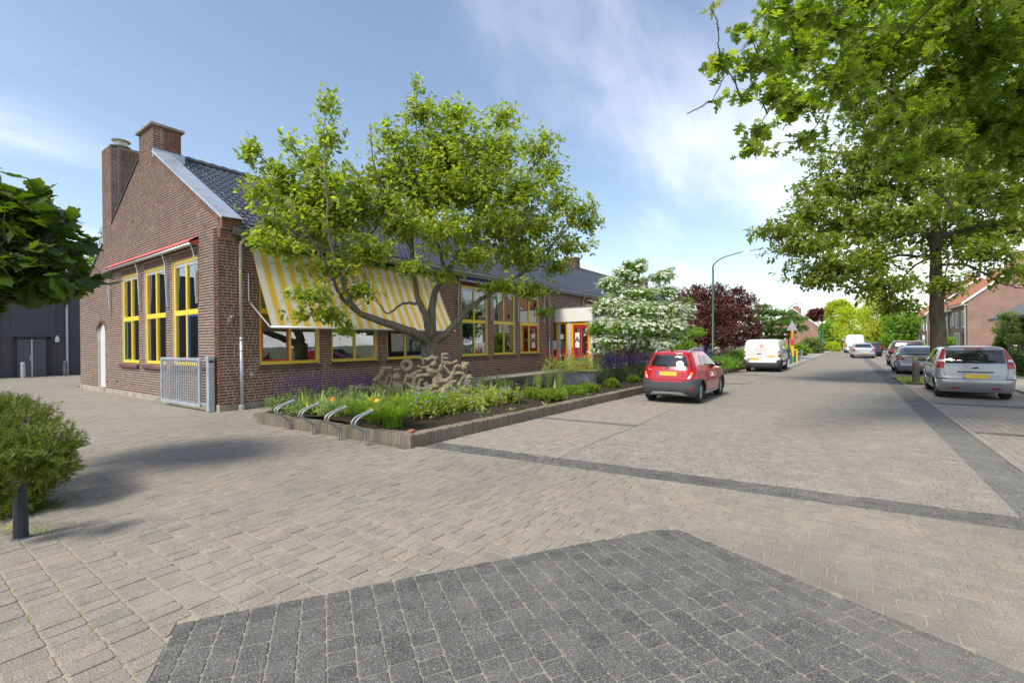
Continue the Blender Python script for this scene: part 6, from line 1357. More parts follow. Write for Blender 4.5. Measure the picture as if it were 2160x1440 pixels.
m = MB(); c = b+np.array([0, 0, 2.4]); m.prism([c+RT*-.42, c+RT*.42, c+UP*.75], tuple(FW*.03)); fixn(obj('sign_plate', m, plain('sign_back', (.48, .50, .52), .5, .3), sg)); 
m = MB(); q = b+RT*.32; m.tube([q, q+[0, 0, .95]], .05, 10); q2 = b+RT*.1; m.tube([q+[0, 0, .95], q2+[0, 0, .95]], .05, 10); obj('side_rail', m, plain('rail_yellow', (.85, .55, .02), .4), sg)
# street lamps
lamp_g = plain('lamp_green', (.012, .10, .055), .4, var=.15); lamp_grey = plain('lamp_head_grey', (.45, .47, .48), .4, .4)
def lamp(px, py, yarm, xe, ye, xh, yh, label, z=.08, D=None):
    b = soil(px, py, z) if D is None else at(px, py, D); b[2] = z; D = float((b-CAMP) @ FW); t = thing('street_lamp', label, 'street lamp', tuple(b), group='green street lamps')
    top = at(px, yarm, D); m = MB(); m.tube([b, b+[0, 0, 1.1], b+[0, 0, 1.12], top-[0, 0, .5]], [.085, .085, .058, .048], 10)
    e = at(xe, ye, D*.985); q = [top-np.array([0, 0, .5]), top-np.array([0, 0, .15]), top*.88+e*.12+np.array([0, 0, .02]), top*.6+e*.4+np.array([0, 0, .10]), e]; limb(m, q, .048, .028, 8); obj('post', m, lamp_g, t, smooth=True)
    hd = MB(); h = at(xh, yh, D*.975); d = nrm(h-e); s_ = nrm(np.cross(d, UP)); V = []
    for tt, w_ in ((0, .03), (.15, .05), (.35, .11), (.9, .10), (1, .05)):
        p = e+(h-e)*tt; V += [p-s_*w_-UP*.03, p+s_*w_-UP*.03, p+s_*w_*.8+UP*.03, p-s_*w_*.8+UP*.03]
    F = [(4*i+k, 4*i+(k+1) % 4, 4*i+4+(k+1) % 4, 4*i+4+k) for i in range(4) for k in range(4)]+[(3, 2, 1, 0), (16, 17, 18, 19)]; hd.add(V, F); fixn(obj('lamp_head', hd, lamp_grey, t))
    m = MB(); m.lathe([(.0865, 1.6*0+1.04), (.0865, 1.1)], 10, tuple(b)); obj('collar', m, lamp_grey, t)
lamp(1504, 776, 556, 1562, 532, 1611, 523, 'near tall green street lamp in front of the plum tree', .2)
lamp(1664, 757, 648, 1692, 638, 1708, 636, 'middle green street lamp behind the crossing pole')
lamp(1735, 745, 676, 1755, 667, 1771, 664.5, 'far green street lamp at the end of the sidewalk')

# ------------------------------------------------------------------ dark hall at the far left
hall = thing('dark_hall', 'charcoal panelled flat roofed hall behind the yard', 'building', (6, 40.3, 0)); hm = plain('charcoal_panel', (.055, .055, .06), .55, var=.12, scale=1)
m = MB(); m.box(-14, 20, 40.34, 52, 0, 6.9); obj('core_wall', m, hm, hall)
pb = bpy.data.meshes.new('panel'); pm_ = MB(); pm_.bbox(-.585, .585, -.02, .02, 0, 6.85, .008); pb.from_pydata(pm_.v, [], pm_.f); pb.materials.append(hm)
x = -12.
while x < 19: 
    if not 5.3 < x+.6 < 6.9: inst('panel', pb, hall, (x+.6, 40.32, .06))
    x += 1.2
m = MB(); m.box(5.2, 7.1, 40.3, 40.34, 2.42, 6.91); obj('panel_over_door', m, hm, hall)
m = MB(); m.box(-14.1, 20.1, 40.22, 40.36, 6.9, 7.05); obj('roof_edge', m, plain('edge_dark', (.03, .03, .033), .5), hall)
dr = part_group('hall_door', hall); dm_ = plain('steel_door_grey', (.085, .09, .095), .45)
for a, b2 in ((5.42, 6.05), (6.07, 6.70)): m = MB(); m.bbox(a, b2, 40.25, 40.30, .02, 2.3, .006); obj('leaf', m, dm_, dr)
m = MB(); m.box(6.03, 6.09, 40.235, 40.25, .02, 2.3); obj('meeting_strip', m, plain('strip_pale', (.55, .5, .52), .5), dr); m = MB(); m.box(5.3, 5.4, 40.2, 40.33, 0, 2.42); m.box(6.72, 6.85, 40.2, 40.33, 0, 2.42); m.box(5.3, 6.85, 40.2, 40.33, 2.32, 2.44); obj('surround', m, plain('surround_black', (.02, .02, .022), .5), dr); m = MB(); m.box(5.96, 6.0, 40.2, 40.25, 1.0, 1.3); obj('handle', m, GREYALU, dr)
m = MB(); m.tube([(7.64, 40.22, 0), (7.64, 40.22, 6.9)], .055, 10); obj('downpipe', m, plain('pipe_pale', (.45, .46, .47), .5), hall)
m = MB(); m.bbox(7.09, 7.27, 40.12, 40.3, 2.1, 2.4, .03); m.box(7.13, 7.23, 40.15, 40.3, 2.4, 2.5); obj('wall_lamp', m, plain('lamp_white', (.6, .6, .57), .4), hall)
for i, (x, y, lb) in enumerate(((5.5, 39.0, 'pale post in front of the dark hall doors'), (7.35, 39.2, 'grey post at the foot of the hall downpipe'))):
    t = thing('yard_post', lb, 'bollard', (x, y, 0)); m = MB(); m.lathe([(.10, 0), (.10, .85), (.06, .92), (0, .93)], 12, (x, y, 0)); obj('shaft', m, plain('post_pale', (.40, .42, .43), .5) if i == 0 else gp_m, t)

# ------------------------------------------------------------------ houses
hb = tiled_mat('house_brick', (.36, .17, .11), (.29, .125, .085), (.42, .34, .28), .22, .075, 0, .012, False, stain_amt=.15)
def brickw(name, c1, c2, mo, axis):        # brickwork too far off to pick apart, mapped on a vertical wall
    t = NT(name); s = t.n('ShaderNodeSeparateXYZ'); t.l(t.pos, s.inputs[0]); c = t.n('ShaderNodeCombineXYZ'); t.l(s.outputs[1 if axis == 'y' else 0], c.inputs[0]); t.l(s.outputs[2], c.inputs[1]); b = t.n('ShaderNodeTexBrick'); t.l(c.outputs[0], b.inputs['Vector'])
    for k, v in (('Color1', c1+(1,)), ('Color2', c2+(1,)), ('Mortar', mo+(1,)), ('Scale', 1.), ('Mortar Size', .012), ('Brick Width', .22), ('Row Height', .07)): b.inputs[k].default_value = v
    col = t.mix(1., b.outputs[0], t.rng(t.noise(1.2, 5), .3, .7, .85, 1.12), 'MULTIPLY'); t.bump(t.math('MULTIPLY', b.outputs[1], -1.), .4, .01); return t.fin(col, .9)
hbx = brickw('house_brick_front', (.30, .13, .085), (.23, .095, .065), (.34, .28, .22), 'x'); hby = brickw('house_brick_gable', (.27, .125, .085), (.19, .082, .06), (.42, .34, .28), 'y')
otile = plain('orange_rooftile', (.40, .145, .06), .75, var=.2, scale=3); gtile = plain('grey_rooftile', (.17, .17, .17), .8, var=.2, scale=4); white = plain('white_paint_trim', (.78, .78, .76), .4, var=.04); dglass = glass_mat('far_glass', (.25, .28, .3), 1.3); dframe = plain('dark_frame', (.05, .045, .04), .5)
def row_house(x0, x1, y, eave, ridge, depth, label, gable_win=False, sgn=-1, tile=otile):
    """front wall at y facing the street; depth goes away from the street"""
    t = thing('brick_house', label, 'house', (x0, y, 0), group='brick terrace houses'); yb = y+sgn*depth; ym = (y+yb)/2
    m = MB(); m.box(x0+.05, x1-.05, y, yb, 0, eave-.02); obj('wall', m, hbx, t)
    g = MB(); g.prism([(x0, y-sgn*.002, 0), (x0, yb, 0), (x0, yb, eave), (x0, ym, ridge-.1), (x0, y-sgn*.002, eave)], (.049, 0, 0)); fixn(obj('gable', g, hby, t))
    r = MB(); s_ = sgn
    r.prism([(x0-.05, y-s_*.35, eave-.15), (x1+.02, y-s_*.35, eave-.15), (x1+.02, ym, ridge), (x0-.05, ym, ridge)], (0, 0, .14)); r.prism([(x0-.05, yb+s_*.35, eave-.15), (x1+.02, yb+s_*.35, eave-.15), (x1+.02, ym-s_*-.001, ridge), (x0-.05, ym-s_*-.001, ridge)], (0, 0, .14)); rf = fixn(obj('roof', r, tile, t))
    bb = MB(); bb.prism([(x0-.10, y-s_*.38, eave-.24), (x0-.10, ym, ridge-.10), (x0-.10, ym, ridge+.12), (x0-.10, y-s_*.38, eave-.02)], (.045, 0, 0)); bb.prism([(x0-.10, yb+s_*.38, eave-.24), (x0-.10, ym+.001, ridge-.10), (x0-.10, ym+.001, ridge+.12), (x0-.10, yb+s_*.38, eave-.02)], (.045, 0, 0)); fixn(obj('barge_board', bb, white, t))
    gg = MB(); gg.box(x0, x1, y-s_*.02, y-s_*.42, eave-.28, eave-.16); obj('gutter', gg, plain('gutter_cream', (.55, .53, .42), .5), t)
    pp_ = MB(); pp_.tube([(x0+.12, y-s_*.12, 0), (x0+.12, y-s_*.12, eave-.4), (x0+.12, y-s_*.3, eave-.2)], .06, 8); obj('downpipe', pp_, lamp_grey, t)
    c = MB(); c.box(x1-.6, x1+.6, ym-.9, ym+.3, ridge-.9, ridge+.75); ch = obj('chimney', c, hby, t); cc_ = MB(); cc_.box(x1-.66, x1+.66, ym-.96, ym+.36, ridge+.75, ridge+.83); obj('cap', cc_, gtile, ch)
    w_ = x1-x0
    for fx_, wd, z0, z1, nm in ((.2, 1.5, 2.75, 4.3, 'window'), (.62, 1.3, 2.75, 4.3, 'window'), (.86, .7, 3.0, 4.3, 'window'), (.22, .95, .1, 2.25, 'front_door'), (.62, 2.0, .75, 2.3, 'window')):
        xc = x0+fx_*w_; wn = part_group(nm, t); m = MB(); o_ = y-s_*.03
        for a, b2, c0, c1 in ((xc-wd/2, xc-wd/2+.09, z0, z1), (xc+wd/2-.09, xc+wd/2, z0, z1), (xc-wd/2+.09, xc+wd/2-.09, z0, z0+.09), (xc-wd/2+.09, xc+wd/2-.09, z1-.09, z1), (xc-.04, xc+.04, z0+.09, z1-.09)): m.box(a, b2, y+s_*.05, o_, c0, c1)
        obj('frame', m, white if nm == 'window' else dframe, wn); p = MB(); p.box(xc-wd/2+.09, xc+wd/2-.09, y-s_*.003, y-s_*.012, z0+.09, z1-.09); obj('pane', p, dglass, wn)
    if gable_win:
        for yc, wd, z0, z1 in ((y-2.9, .75, .95, 2.0), (y-5.2, 1.5, 3.4, 4.6)):
            wn = part_group('window', t); m = MB()
            for a, b2, c0, c1 in ((yc-wd/2, yc-wd/2+.12, z0, z1), (yc+wd/2-.12, yc+wd/2, z0, z1), (yc-wd/2+.12, yc+wd/2-.12, z0, z0+.12), (yc-wd/2+.12, yc+wd/2-.12, z1-.12, z1)): m.box(x0-.03, x0+.05, a, b2, c0, c1)
            obj('frame', m, white, wn); p = MB(); p.box(x0-.012, x0-.004, yc-wd/2+.12, yc+wd/2-.12, z0+.12, z1-.12); obj('pane', p, dglass, wn); m = MB(); m.box(x0-.025, x0+.03, yc-wd/2-.08, yc+wd/2+.08, z0-.1, z0); m.box(x0-.02, x0+.03, yc-wd/2-.08, yc+wd/2+.08, z1, z1+.09); obj('sill', m, dframe, wn)
    return t
YH = -9.6
row_house(57.2, 64.2, YH, 5.0, 9.2, 9.5, 'brick house with blank gable and orange roof behind the silver hatchback', True)
row_house(64.3, 71.2, YH-.9, 5.0, 9.2, 9.5, 'second house of the terrace, set back beside the gable house'); row_house(71.3, 78.2, YH-.9, 5.0, 9.2, 9.5, 'third house of the terrace right of the oak trunk'); row_house(78.3, 85, YH, 5.0, 9.2, 9.5, 'fourth house of the terrace half hidden by the oak trunk'); row_house(85.1, 92, YH, 5.0, 9.2, 9.5, 'farthest house of the terrace behind the street trees')
ga = thing('garage', 'low grey rendered garage with grey tiled roof at the right edge', 'garage', (33, -8.3, 0)); rend = plain('grey_render', (.33, .31, .27), .9, var=.12)
m = MB(); m.box(32, 40, -8.3, -14, 0, 2.85); obj('wall', m, rend, ga)
m = MB(); m.prism([(31.6, -7.7, 2.75), (40.4, -7.7, 2.75), (40.4, -11.2, 5.0), (31.6, -11.2, 5.0)], (0, 0, .12)); m.prism([(31.6, -14.7, 2.75), (40.4, -14.7, 2.75), (40.4, -11.201, 5.0), (31.6, -11.201, 5.0)], (0, 0, .12)); fixn(obj('roof', m, gtile, ga))
k = MB()
for j in range(14):
    u = j/14; y = -7.7-3.5*u; z = 2.87+2.25*u; k.prism([(31.58, y, z+.02), (40.42, y, z+.02), (40.42, y-.26, z+.165), (31.58, y-.26, z+.165)], (0, 0, .03))
fixn(obj('tile_courses', k, gtile, ga)); m = MB(); m.prism([(31.99, -8.3, 2.85), (31.99, -14, 2.85), (31.99, -11.2, 4.75)], (.01, 0, 0)); fixn(obj('gable', m, rend, ga))
for x in (39.2, 36.6, 34): m = MB(); m.box(x-.12, x+.12, -8.2, -8.3, 0, 2.85); obj('pilaster', m, plain('render_pale', (.45, .42, .35), .9), ga)
m = MB(); m = MB(); m.box(37.2, 38.6, -8.24, -8.3, .5, 2.2); obj('window', m, dglass, ga); m = MB(); m.tube([(40.1, -8.2, 0), (40.1, -8.2, 2.7)], .05, 8); obj('downpipe', m, white, ga)
m = MB(); m.box(32.5, 35.3, -8.22, -8.3, .1, 2.3); obj('garage_door', m, white, ga)
# left far houses
row_house(66, 73, 13.5, 4.6, 8.2, 9, 'far left brick house with flag behind the flat topped tree', False, 1, plain('brown_rooftile', (.30, .12, .07), .8, var=.2)); row_house(73.2, 80, 13.5, 4.6, 8.2, 9, 'far left brick house beside the flagged house', False, 1, MC['brown_rooftile']); row_house(118, 125, 3.4, 4.9, 8.8, 9, 'far brown roofed house with solar panels left of the far lamp', False, 1, MC['brown_rooftile']); row_house(125.2, 133, 3.4, 4.9, 8.8, 9, 'farthest brown roofed house on the left', False, 1, MC['brown_rooftile'])
sp2 = thing('solar_panels', 'pale solar panels on the far left roof', 'solar panel', (120, 5.4, 6)); 
for i in range(4):
    m = MB(); x = 118.5+i*1.55; m.prism([(x, 4.2, 5.95), (x+1.5, 4.2, 5.95), (x+1.5, 7.0, 8.35), (x, 7.0, 8.35)], (0, 0, .06)); fixn(obj('panel', m, plain('solar_glass', (.10, .13, .2), .12, .2, var=.1), sp2))
fg = thing('house_flag', 'red, white and blue flag hanging from the far left house', 'flag', (65.9, 13.0, 3)); fgc = at(1655, 708, 62)
for i, c in enumerate(((.02, .06, .35), (.75, .75, .75), (.55, .03, .03))):
    m = MB(); m.grid(lambda u, v, i=i: (fgc[0]+RT[0]*((i+u)*.28-.4)+.05*math.sin(8*v+u), fgc[1]+RT[1]*((i+u)*.28-.4), fgc[2]+.6-v*1.15+.1*u), 3, 8); obj('stripe', m, plain('flag_%d' % i, c, .8), fg)
m = MB(); m.tube([fgc+[0, 0, -.9]-RT*.3, fgc+[0, 0, 1.0]-RT*.45], .02, 6); obj('pole', m, white, fg)
# hedges
def hedge(label, x0, x1, y0, y1, h, mat, seed, n, size=.10):
    t = thing('hedge', label, 'hedge', (x0, y0, 0)); r = np.random.default_rng(seed); lo = np.array([x0, min(y0, y1), 0]); hi = np.array([x1, max(y0, y1), h])
    P = lo+(hi-lo)*r.random((n, 3)); f = r.integers(0, 5, n)
    P[f == 0, 2] = h; P[f == 1, 1] = lo[1]; P[f == 2, 1] = hi[1]; P[f == 3, 0] = x0; P[f == 4, 2] = h
    P += r.normal(size=P.shape)*.05; out = nrm(P-(lo+hi)/2+.001); pos, a, nor, s, _ = clusters(P, out, 5, .12, size, r, .4, .1); o = obj('foliage', leaf_mesh('foliage', 'tri', pos, a, nor, s), mat, t); o['kind'] = 'stuff'
    m = MB(); m.box(x0+.12, x1-.12, lo[1]+.12, hi[1]-.12, 0, h-.12); obj('twigs', m, plain('hedge_core', (.02, .028, .012), .95), t)
hedge('low clipped hedge right of the silver hatchback', 27.5, 34, -6.6, -7.5, 1.0, dk_leaf, 1, 1300); hedge('long low hedge along the right hand gardens', 42, 70, -6.8, -7.8, .95, sh_leaf, 2, 2600, .14); hedge('hedge along the far left front gardens', 47, 62, 5.9, 7.0, 1.0, sh_leaf, 3, 1600, .13); hedge('low hedge closing the end of the street', 112, 114, -16, 5.5, 1.3, sh_leaf, 4, 1800, .2); hedge('hedge along the far left gardens beyond the lamp', 64, 92, 5.2, 6.2, .9, yl_leaf, 5, 2000, .17)

# playground things glimpsed under the plum tree
b = at(1513, 762, 37); b[2] = 0; t = thing('playground_board', 'orange and white board standing in the playground behind the green lamp post', 'sign board', tuple(b)); z0 = at(1513, 755, 37)[2]
m = MB(); q = b-RT*.32; m.prism([q+[0, 0, .75], q+RT*.64+[0, 0, .75], q+RT*.64+[0, 0, 1.65], q+[0, 0, 1.65]], tuple(FW*.03)); fixn(obj('panel', m, plain('board_orange', (.75, .28, .03), .5), t))
m = MB(); q = b-RT*.2-FW*.004; m.prism([q+[0, 0, .9], q+RT*.4+[0, 0, .9], q+RT*.3+[0, 0, 1.5], q+RT*.1+[0, 0, 1.5]], tuple(-FW*.01)); fixn(obj('white_figure', m, paper, t))
m = MB()
for k in (-.28, .28): m.tube([b+RT*k, b+RT*k+[0, 0, .75]], .03, 6)
obj('leg', m, GREYALU, t)
b = at(1475, 762, 37); b[2] = 0; t = thing('playground_bench', 'blue bench in the playground behind the red car', 'bench', tuple(b)); bl2 = plain('bench_blue', (.03, .10, .45), .5)
m = MB()
for k in (0, .14): m.prism([b-RT*.9+[0, 0, 1.0+k], b+RT*.9+[0, 0, 1.0+k], b+RT*.9+[0, 0, 1.1+k], b-RT*.9+[0, 0, 1.1+k]], tuple(FW*.04))
fixn(obj('backrest', m, bl2, t)); m = MB(); m.prism([b-RT*.9+[0, 0, .55], b+RT*.9+[0, 0, .55], b+RT*.9-FW*.4+[0, 0, .55], b-RT*.9-FW*.4+[0, 0, .55]], (0, 0, .05)); fixn(obj('seat', m, bl2, t))
for k in (-.8, .8): m = MB(); m.tube([b+RT*k, b+RT*k+[0, 0, 1.2]], .03, 6); obj('leg', m, GREYALU, t)
# ------------------------------------------------------------------ cars
def pchip(xs, ys):
    xs, ys = np.array(xs, float), np.array(ys, float); h = np.diff(xs); d = np.diff(ys)/h; m = np.zeros(len(xs))
    for i in range(1, len(xs)-1):
        if d[i-1]*d[i] > 0: w1, w2 = 2*h[i]+h[i-1], h[i]+2*h[i-1]; m[i] = (w1+w2)/(w1/d[i-1]+w2/d[i])
    m[0], m[-1] = d[0], d[-1]
    def f(x):
        x = min(max(x, xs[0]), xs[-1]); i = min(int(np.searchsorted(xs, x, 'right'))-1, len(xs)-2); i = max(i, 0); t = (x-xs[i])/h[i]
        return float((2*t**3-3*t**2+1)*ys[i]+(t**3-2*t**2+t)*h[i]*m[i]+(-2*t**3+3*t**2)*ys[i+1]+(t**3-t**2)*h[i]*m[i+1])
    return f
def car_paint(name, col, metal=.0, rough=.22, dirt=.06):
    t = NT(name); n = t.noise(3, 5, .6); c = t.mix(t.rng(n, .45, .8, 0, dirt), col, (.25, .22, .18)); t.fin(c, t.rng(n, .3, .8, rough-.04, rough+.12), metal); t.b.inputs['Coat Weight'].default_value = .8; t.b.inputs['Coat Roughness'].default_value = .05; return t.m
tyre_m = plain('tyre_rubber', (.018, .018, .019), .85, var=.3, scale=15); rim_m = plain('alloy', (.42, .43, .44), .35, .8, var=.1); rim_d = plain('alloy_dark', (.07, .07, .075), .4, .6); plas = plain('bumper_plastic', (.055, .058, .065), .6, var=.1, bump=.1, bscale=300); blackm = plain('underbody', (.006, .006, .006), .9, var=0)
cglass = (lambda t: t.fin((.012, .014, .016), .03, spec=.9))(NT('car_glass')); t_red = (lambda t: t.fin(t.mix(t.rng(t.noise(45, 2), .4, .6), (.42, .012, .012), (.28, .006, .008)), .12, spec=.7))(NT('taillight_red')); t_clear = plain('taillight_clear', (.68, .66, .62), .12, .2, var=.2, scale=60); t_amb = plain('taillight_amber', (.75, .22, .03), .15, var=.1); plate_y = plain('plate_yellow', (.62, .40, .02), .45, var=.15, scale=9); plate_b = plain('plate_blue', (.05, .09, .42), .45, var=0); chrome = MC['chrome']; silver_trim = plain('skid_silver', (.55, .55, .53), .4, .5, var=.08); blackgl = plain('gloss_black', (.008, .008, .009), .15, var=0)
class Car:
    def __init__(s, name, label, loc, rz, slices, axles, R, body, lower=None, lower_z=lambda x, y: 0, rim=rim_m, spokes=8, tap=.05, bow=.05, tyre_w=.20, cat='car', group='cars parked along the street'):
        s.root = thing(name, label, cat, loc, rz, group=group); z = [q[0] for q in slices]
        s.fr, s.ff, s.fw, s.fc = (pchip(z, [q[i] for q in slices]) for i in (1, 2, 3, 4)); s.z0, s.z1 = z[0], z[-1]; s.tap, s.bow = tap, bow; s.R = R; s.axles = axles
        zs = np.concatenate([np.linspace(s.z0, s.z1-.10, 30), np.linspace(s.z1-.09, s.z1, 8)]); NE, NC, NS = 12, 6, 40
        V = []; N = None
        for zz in zs:
            xr, xf, w, rc = s.fr(zz), s.ff(zz), s.fw(zz), s.fc(zz); ring = []
            for k in range(NE): y = -(w-rc)+2*(w-rc)*k/NE; ring.append((s.rear(y, zz), y))
            for k in range(NC): a = math.pi/2*k/NC; y = (w-rc)+rc*math.sin(a); ring.append((s.rear(w-rc, zz)+rc*(1-math.cos(a)), y))
            x0 = s.rear(w-rc, zz)+rc; x1 = xf-rc-bow*.8
            for k in range(NS): x = x0+(x1-x0)*k/NS; ring.append((x, s.sidey(x, zz)))
            for k in range(NC): a = math.pi/2*k/NC; ring.append((x1+rc*math.sin(a), s.sidey(x1, zz)-rc*(1-math.cos(a))))
            yy = s.sidey(x1, zz)-rc
            for k in range(NE): y = yy*(1-2*k/NE); ring.append((x1+rc+bow*.8*(1-(y/(yy+1e-6))**2), y))
            for k in range(NC): a = math.pi/2*(1-k/NC); ring.append((x1+rc*math.sin(a), -(s.sidey(x1, zz)-rc*(1-math.cos(a)))))
            for k in range(NS): x = x1+(x0-x1)*k/NS; ring.append((x, -s.sidey(x, zz)))
            for k in range(NC): a = math.pi/2*(1-k/NC); ring.append((s.rear(w-rc, zz)+rc*(1-math.cos(a)), -((w-rc)+rc*math.sin(a))))
            N = len(ring); V += [(x, y, zz) for x, y in ring]
        A = np.array(V); F1, F2 = [], []; wmax = max(q[3] for q in slices); Ra = R+.055
        for i in range(len(zs)-1):
            for k in range(N):
                f = (i*N+k, i*N+(k+1) % N, (i+1)*N+(k+1) % N, (i+1)*N+k); c = A[list(f)].mean(0)
                if abs(c[1]) > wmax*.7 and any((c[0]-ax)**2+(c[2]-R)**2 < Ra**2 for ax in axles): continue
                (F2 if lower and c[2] < lower_z(c[0], c[1]) else F1).append(f)
        F1.append(tuple((len(zs)-1)*N+k for k in range(N)))
        s.body = obj('body', MB().add(V, F1), body, s.root, smooth=True, local=True)
        if F2: obj('bumper', MB().add(V, F2), lower, s.root, smooth=True, local=True)
        ub = MB(); ub.add([(x, y*.97, s.z0+.004) for x, y, zz in V[:N]], [tuple(range(N))[::-1]]); ub.box(s.fr(.3)+.5, s.ff(.3)-.5, -wmax*.55, wmax*.55, s.z0-.05, s.z0+.3); obj('underbody', ub, blackm, s.root, local=True)
        s.wheels(wmax, Ra, rim, spokes, tyre_w, lower or body); s.body_m = body
    def rear(s, y, z): w = s.fw(z); return s.fr(z)+s.bow*(y/w)**2
    def sidey(s, x, z):
        xr, xf, w = s.fr(z), s.ff(z), s.fw(z); u = (2*x-xr-xf)/(xf-xr+1e-6); return w*(1-s.tap*abs(u)**3)
    def rear_pt(s, y, z, off):
        w, rc = s.fw(z), s.fc(z)
        if abs(y) <= w-rc: x = s.rear(y, z)
        else: q = min(1, (abs(y)-(w-rc))/rc); x = s.rear(w-rc, z)+rc*(1-math.sqrt(max(0, 1-q*q)))
        n = 0 if abs(y) <= w-rc else (abs(y)-(w-rc))/rc
        return (x-off*(1-.6*n), y+math.copysign(off*n*.9, y), z)
    def side_pt(s, x, z, off, sg):
        w, rc = s.fw(z), s.fc(z); xa = s.rear(w-rc, z)+rc
        if x >= xa: y = s.sidey(x, z)
        else: q = min(1, (xa-x)/rc); y = s.sidey(xa, z)-rc*(1-math.sqrt(max(0, 1-q*q)))
        return (x, sg*(y+off), z)
    def fan(s, poly, rnd, fn, rings=5):
        q = []; n = len(poly)
        for i in range(n):
            p, a, b = np.array(poly[i], float), np.array(poly[i-1], float), np.array(poly[(i+1) % n], float); la, lb = np.linalg.norm(a-p), np.linalg.norm(b-p); r = min(rnd, .45*la, .45*lb)
            s0, s1 = p+(a-p)/la*r, p+(b-p)/lb*r
            for t in np.linspace(0, 1, 5): q.append((1-t)**2*s0+2*t*(1-t)*p+t*t*s1)
        d = []
        for i in range(len(q)):
            a, b = q[i], q[(i+1) % len(q)]; k = max(1, int(np.linalg.norm(b-a)/.08)); d += [a+(b-a)*t/k for t in range(k)]
        c = np.mean(poly, 0); V = [fn(*c)]; m = len(d)
        for r in range(1, rings+1): V += [fn(*(c+(p-c)*r/rings)) for p in d]
        F = [(0, 1+i, 1+(i+1) % m) for i in range(m)]
        for r in range(rings-1): F += [(1+r*m+i, 1+(r+1)*m+i, 1+(r+1)*m+(i+1) % m, 1+r*m+(i+1) % m) for i in range(m)]
        return MB().add(V, F)
    def rpatch(s, name, poly, mat, off=.005, rnd=.03, mirror=False, parent=None):
        for sg in ((1, -1) if mirror else (1,)):
            o = obj(name, s.fan([(sg*y, z) for y, z in poly], rnd, lambda y, z: s.rear_pt(y, z, off)), mat, parent or s.root, smooth=True, local=True)
        return o
    def spatch(s, name, poly, mat, off=.005, rnd=.04):
        for sg in (1, -1): obj(name, s.fan(poly, rnd, lambda x, z: s.side_pt(x, z, off, sg)), mat, s.root, smooth=True, local=True)
    def line(s, pts, r, mat, name='seam', off=.0, rear=True, mirror=False):
        for sg in ((1, -1) if mirror else (1,)):
            P = []
            for (a, b), (c, d) in zip(pts, pts[1:]):
                for t in np.linspace(0, 1, 7)[:-1]: P.append((a+(c-a)*t, b+(d-b)*t))
            P.append(pts[-1]); m = MB(); m.tube([s.rear_pt(sg*p[0], p[1], off) if rear else s.side_pt(p[0], p[1], off, sg) for p in P], r, 5); obj(name, m, mat, s.root, local=True)
    def wheels(s, wmax, Ra, rim, spokes, tw, lipm):
        ty = MB(); R = s.R; ty.lathe([(R*.66, -tw/2), (R*.90, -tw/2-.008), (R*.975, -tw/2+.02), (R, -tw/2+.05), (R, tw/2-.05), (R*.975, tw/2-.02), (R*.90, tw/2+.008), (R*.66, tw/2), (R*.62, tw/2-.03)], 36, axis='y')
        ty.f = [f for f in ty.f if len(f) == 4]
        rm_ = MB(); rm_.lathe([(R*.68, -.02), (R*.68, tw/2-.012), (R*.63, tw/2-.018), (R*.60, tw/2-.05), (R*.2, tw/2-.06), (0., tw/2-.06)], 30, axis='y'); hub = MB(); hub.lathe([(R*.16, tw/2-.06), (R*.15, tw/2-.012), (0, tw/2-.008)], 16, axis='y')
        sk = MB()
        for k in range(spokes):
            w = 2*math.pi*k/spokes; d = np.array([math.cos(w), 0, math.sin(w)]); e = np.array([-math.sin(w), 0, math.cos(w)]); V = []
            for rr, hw, yy in ((R*.13, R*.05, tw/2-.012), (R*.64, R*.075, tw/2-.014)):
                V += [d*rr-e*hw+[0, yy, 0], d*rr+e*hw+[0, yy, 0], d*rr+e*hw+[0, yy-.035, 0], d*rr-e*hw+[0, yy-.035, 0]]
            sk.add(V, [(0, 1, 5, 4), (1, 2, 6, 5), (2, 3, 7, 6), (3, 0, 4, 7)])
        def mesh(mb, nm, mt):
            me = bpy.data.meshes.new(nm); me.from_pydata(mb.v, [], mb.f); me.materials.append(mt); me.polygons.foreach_set('use_smooth', [True]*len(me.polygons)); return me
        tym, rmm, skm = mesh(ty, 'tyre', tyre_m), mesh(rm_, 'rim_barrel', rim_d), mesh(sk, 'spokes', rim); hm_ = mesh(hub, 'hub_cap', rim)
        for ax in s.axles:
            for sg in (1, -1):
                y = s.sidey(ax, s.R+.05)-tw/2-.012; wl = bpy.data.objects.new('wheel', None); COL.objects.link(wl); wl.parent = s.root; wl.location = (ax, sg*y, s.R); wl.rotation_euler = (0, 0, 0 if sg > 0 else math.pi)
                for nm, me in (('tyre', tym), ('rim', rmm), ('spokes', skm), ('hub_cap', hm_)): o = bpy.data.objects.new(nm, me); COL.objects.link(o); o.parent = wl
                wm = MB(); n = 24; V = []
                for yy in (y-tw/2-.08, y+tw/2+.012):
                    for k in range(n+1): w = math.pi*(-.08+1.16*k/n); V.append((ax+Ra*math.cos(w), sg*(yy if yy < y else s.sidey(ax, s.R+.1)-.004), s.R+Ra*math.sin(w)))
                wm.add(V, [(k, k+1, n+2+k, n+1+k) for k in range(n)]+[tuple(range(n+1))]); obj('wheel_well', wm, blackm, s.root, local=True)
                lp = MB(); P = []
                for k in range(29):
                    w = math.pi*(-.10+1.2*k/28); x, z = ax+(Ra+.008)*math.cos(w), s.R+(Ra+.008)*math.sin(w)
                    if z > s.z0: P.append(s.side_pt(x, z, .002, sg))
                lp.tube(P, .024, 6); obj('arch_lip', lp, lipm, s.root, smooth=True, local=True)
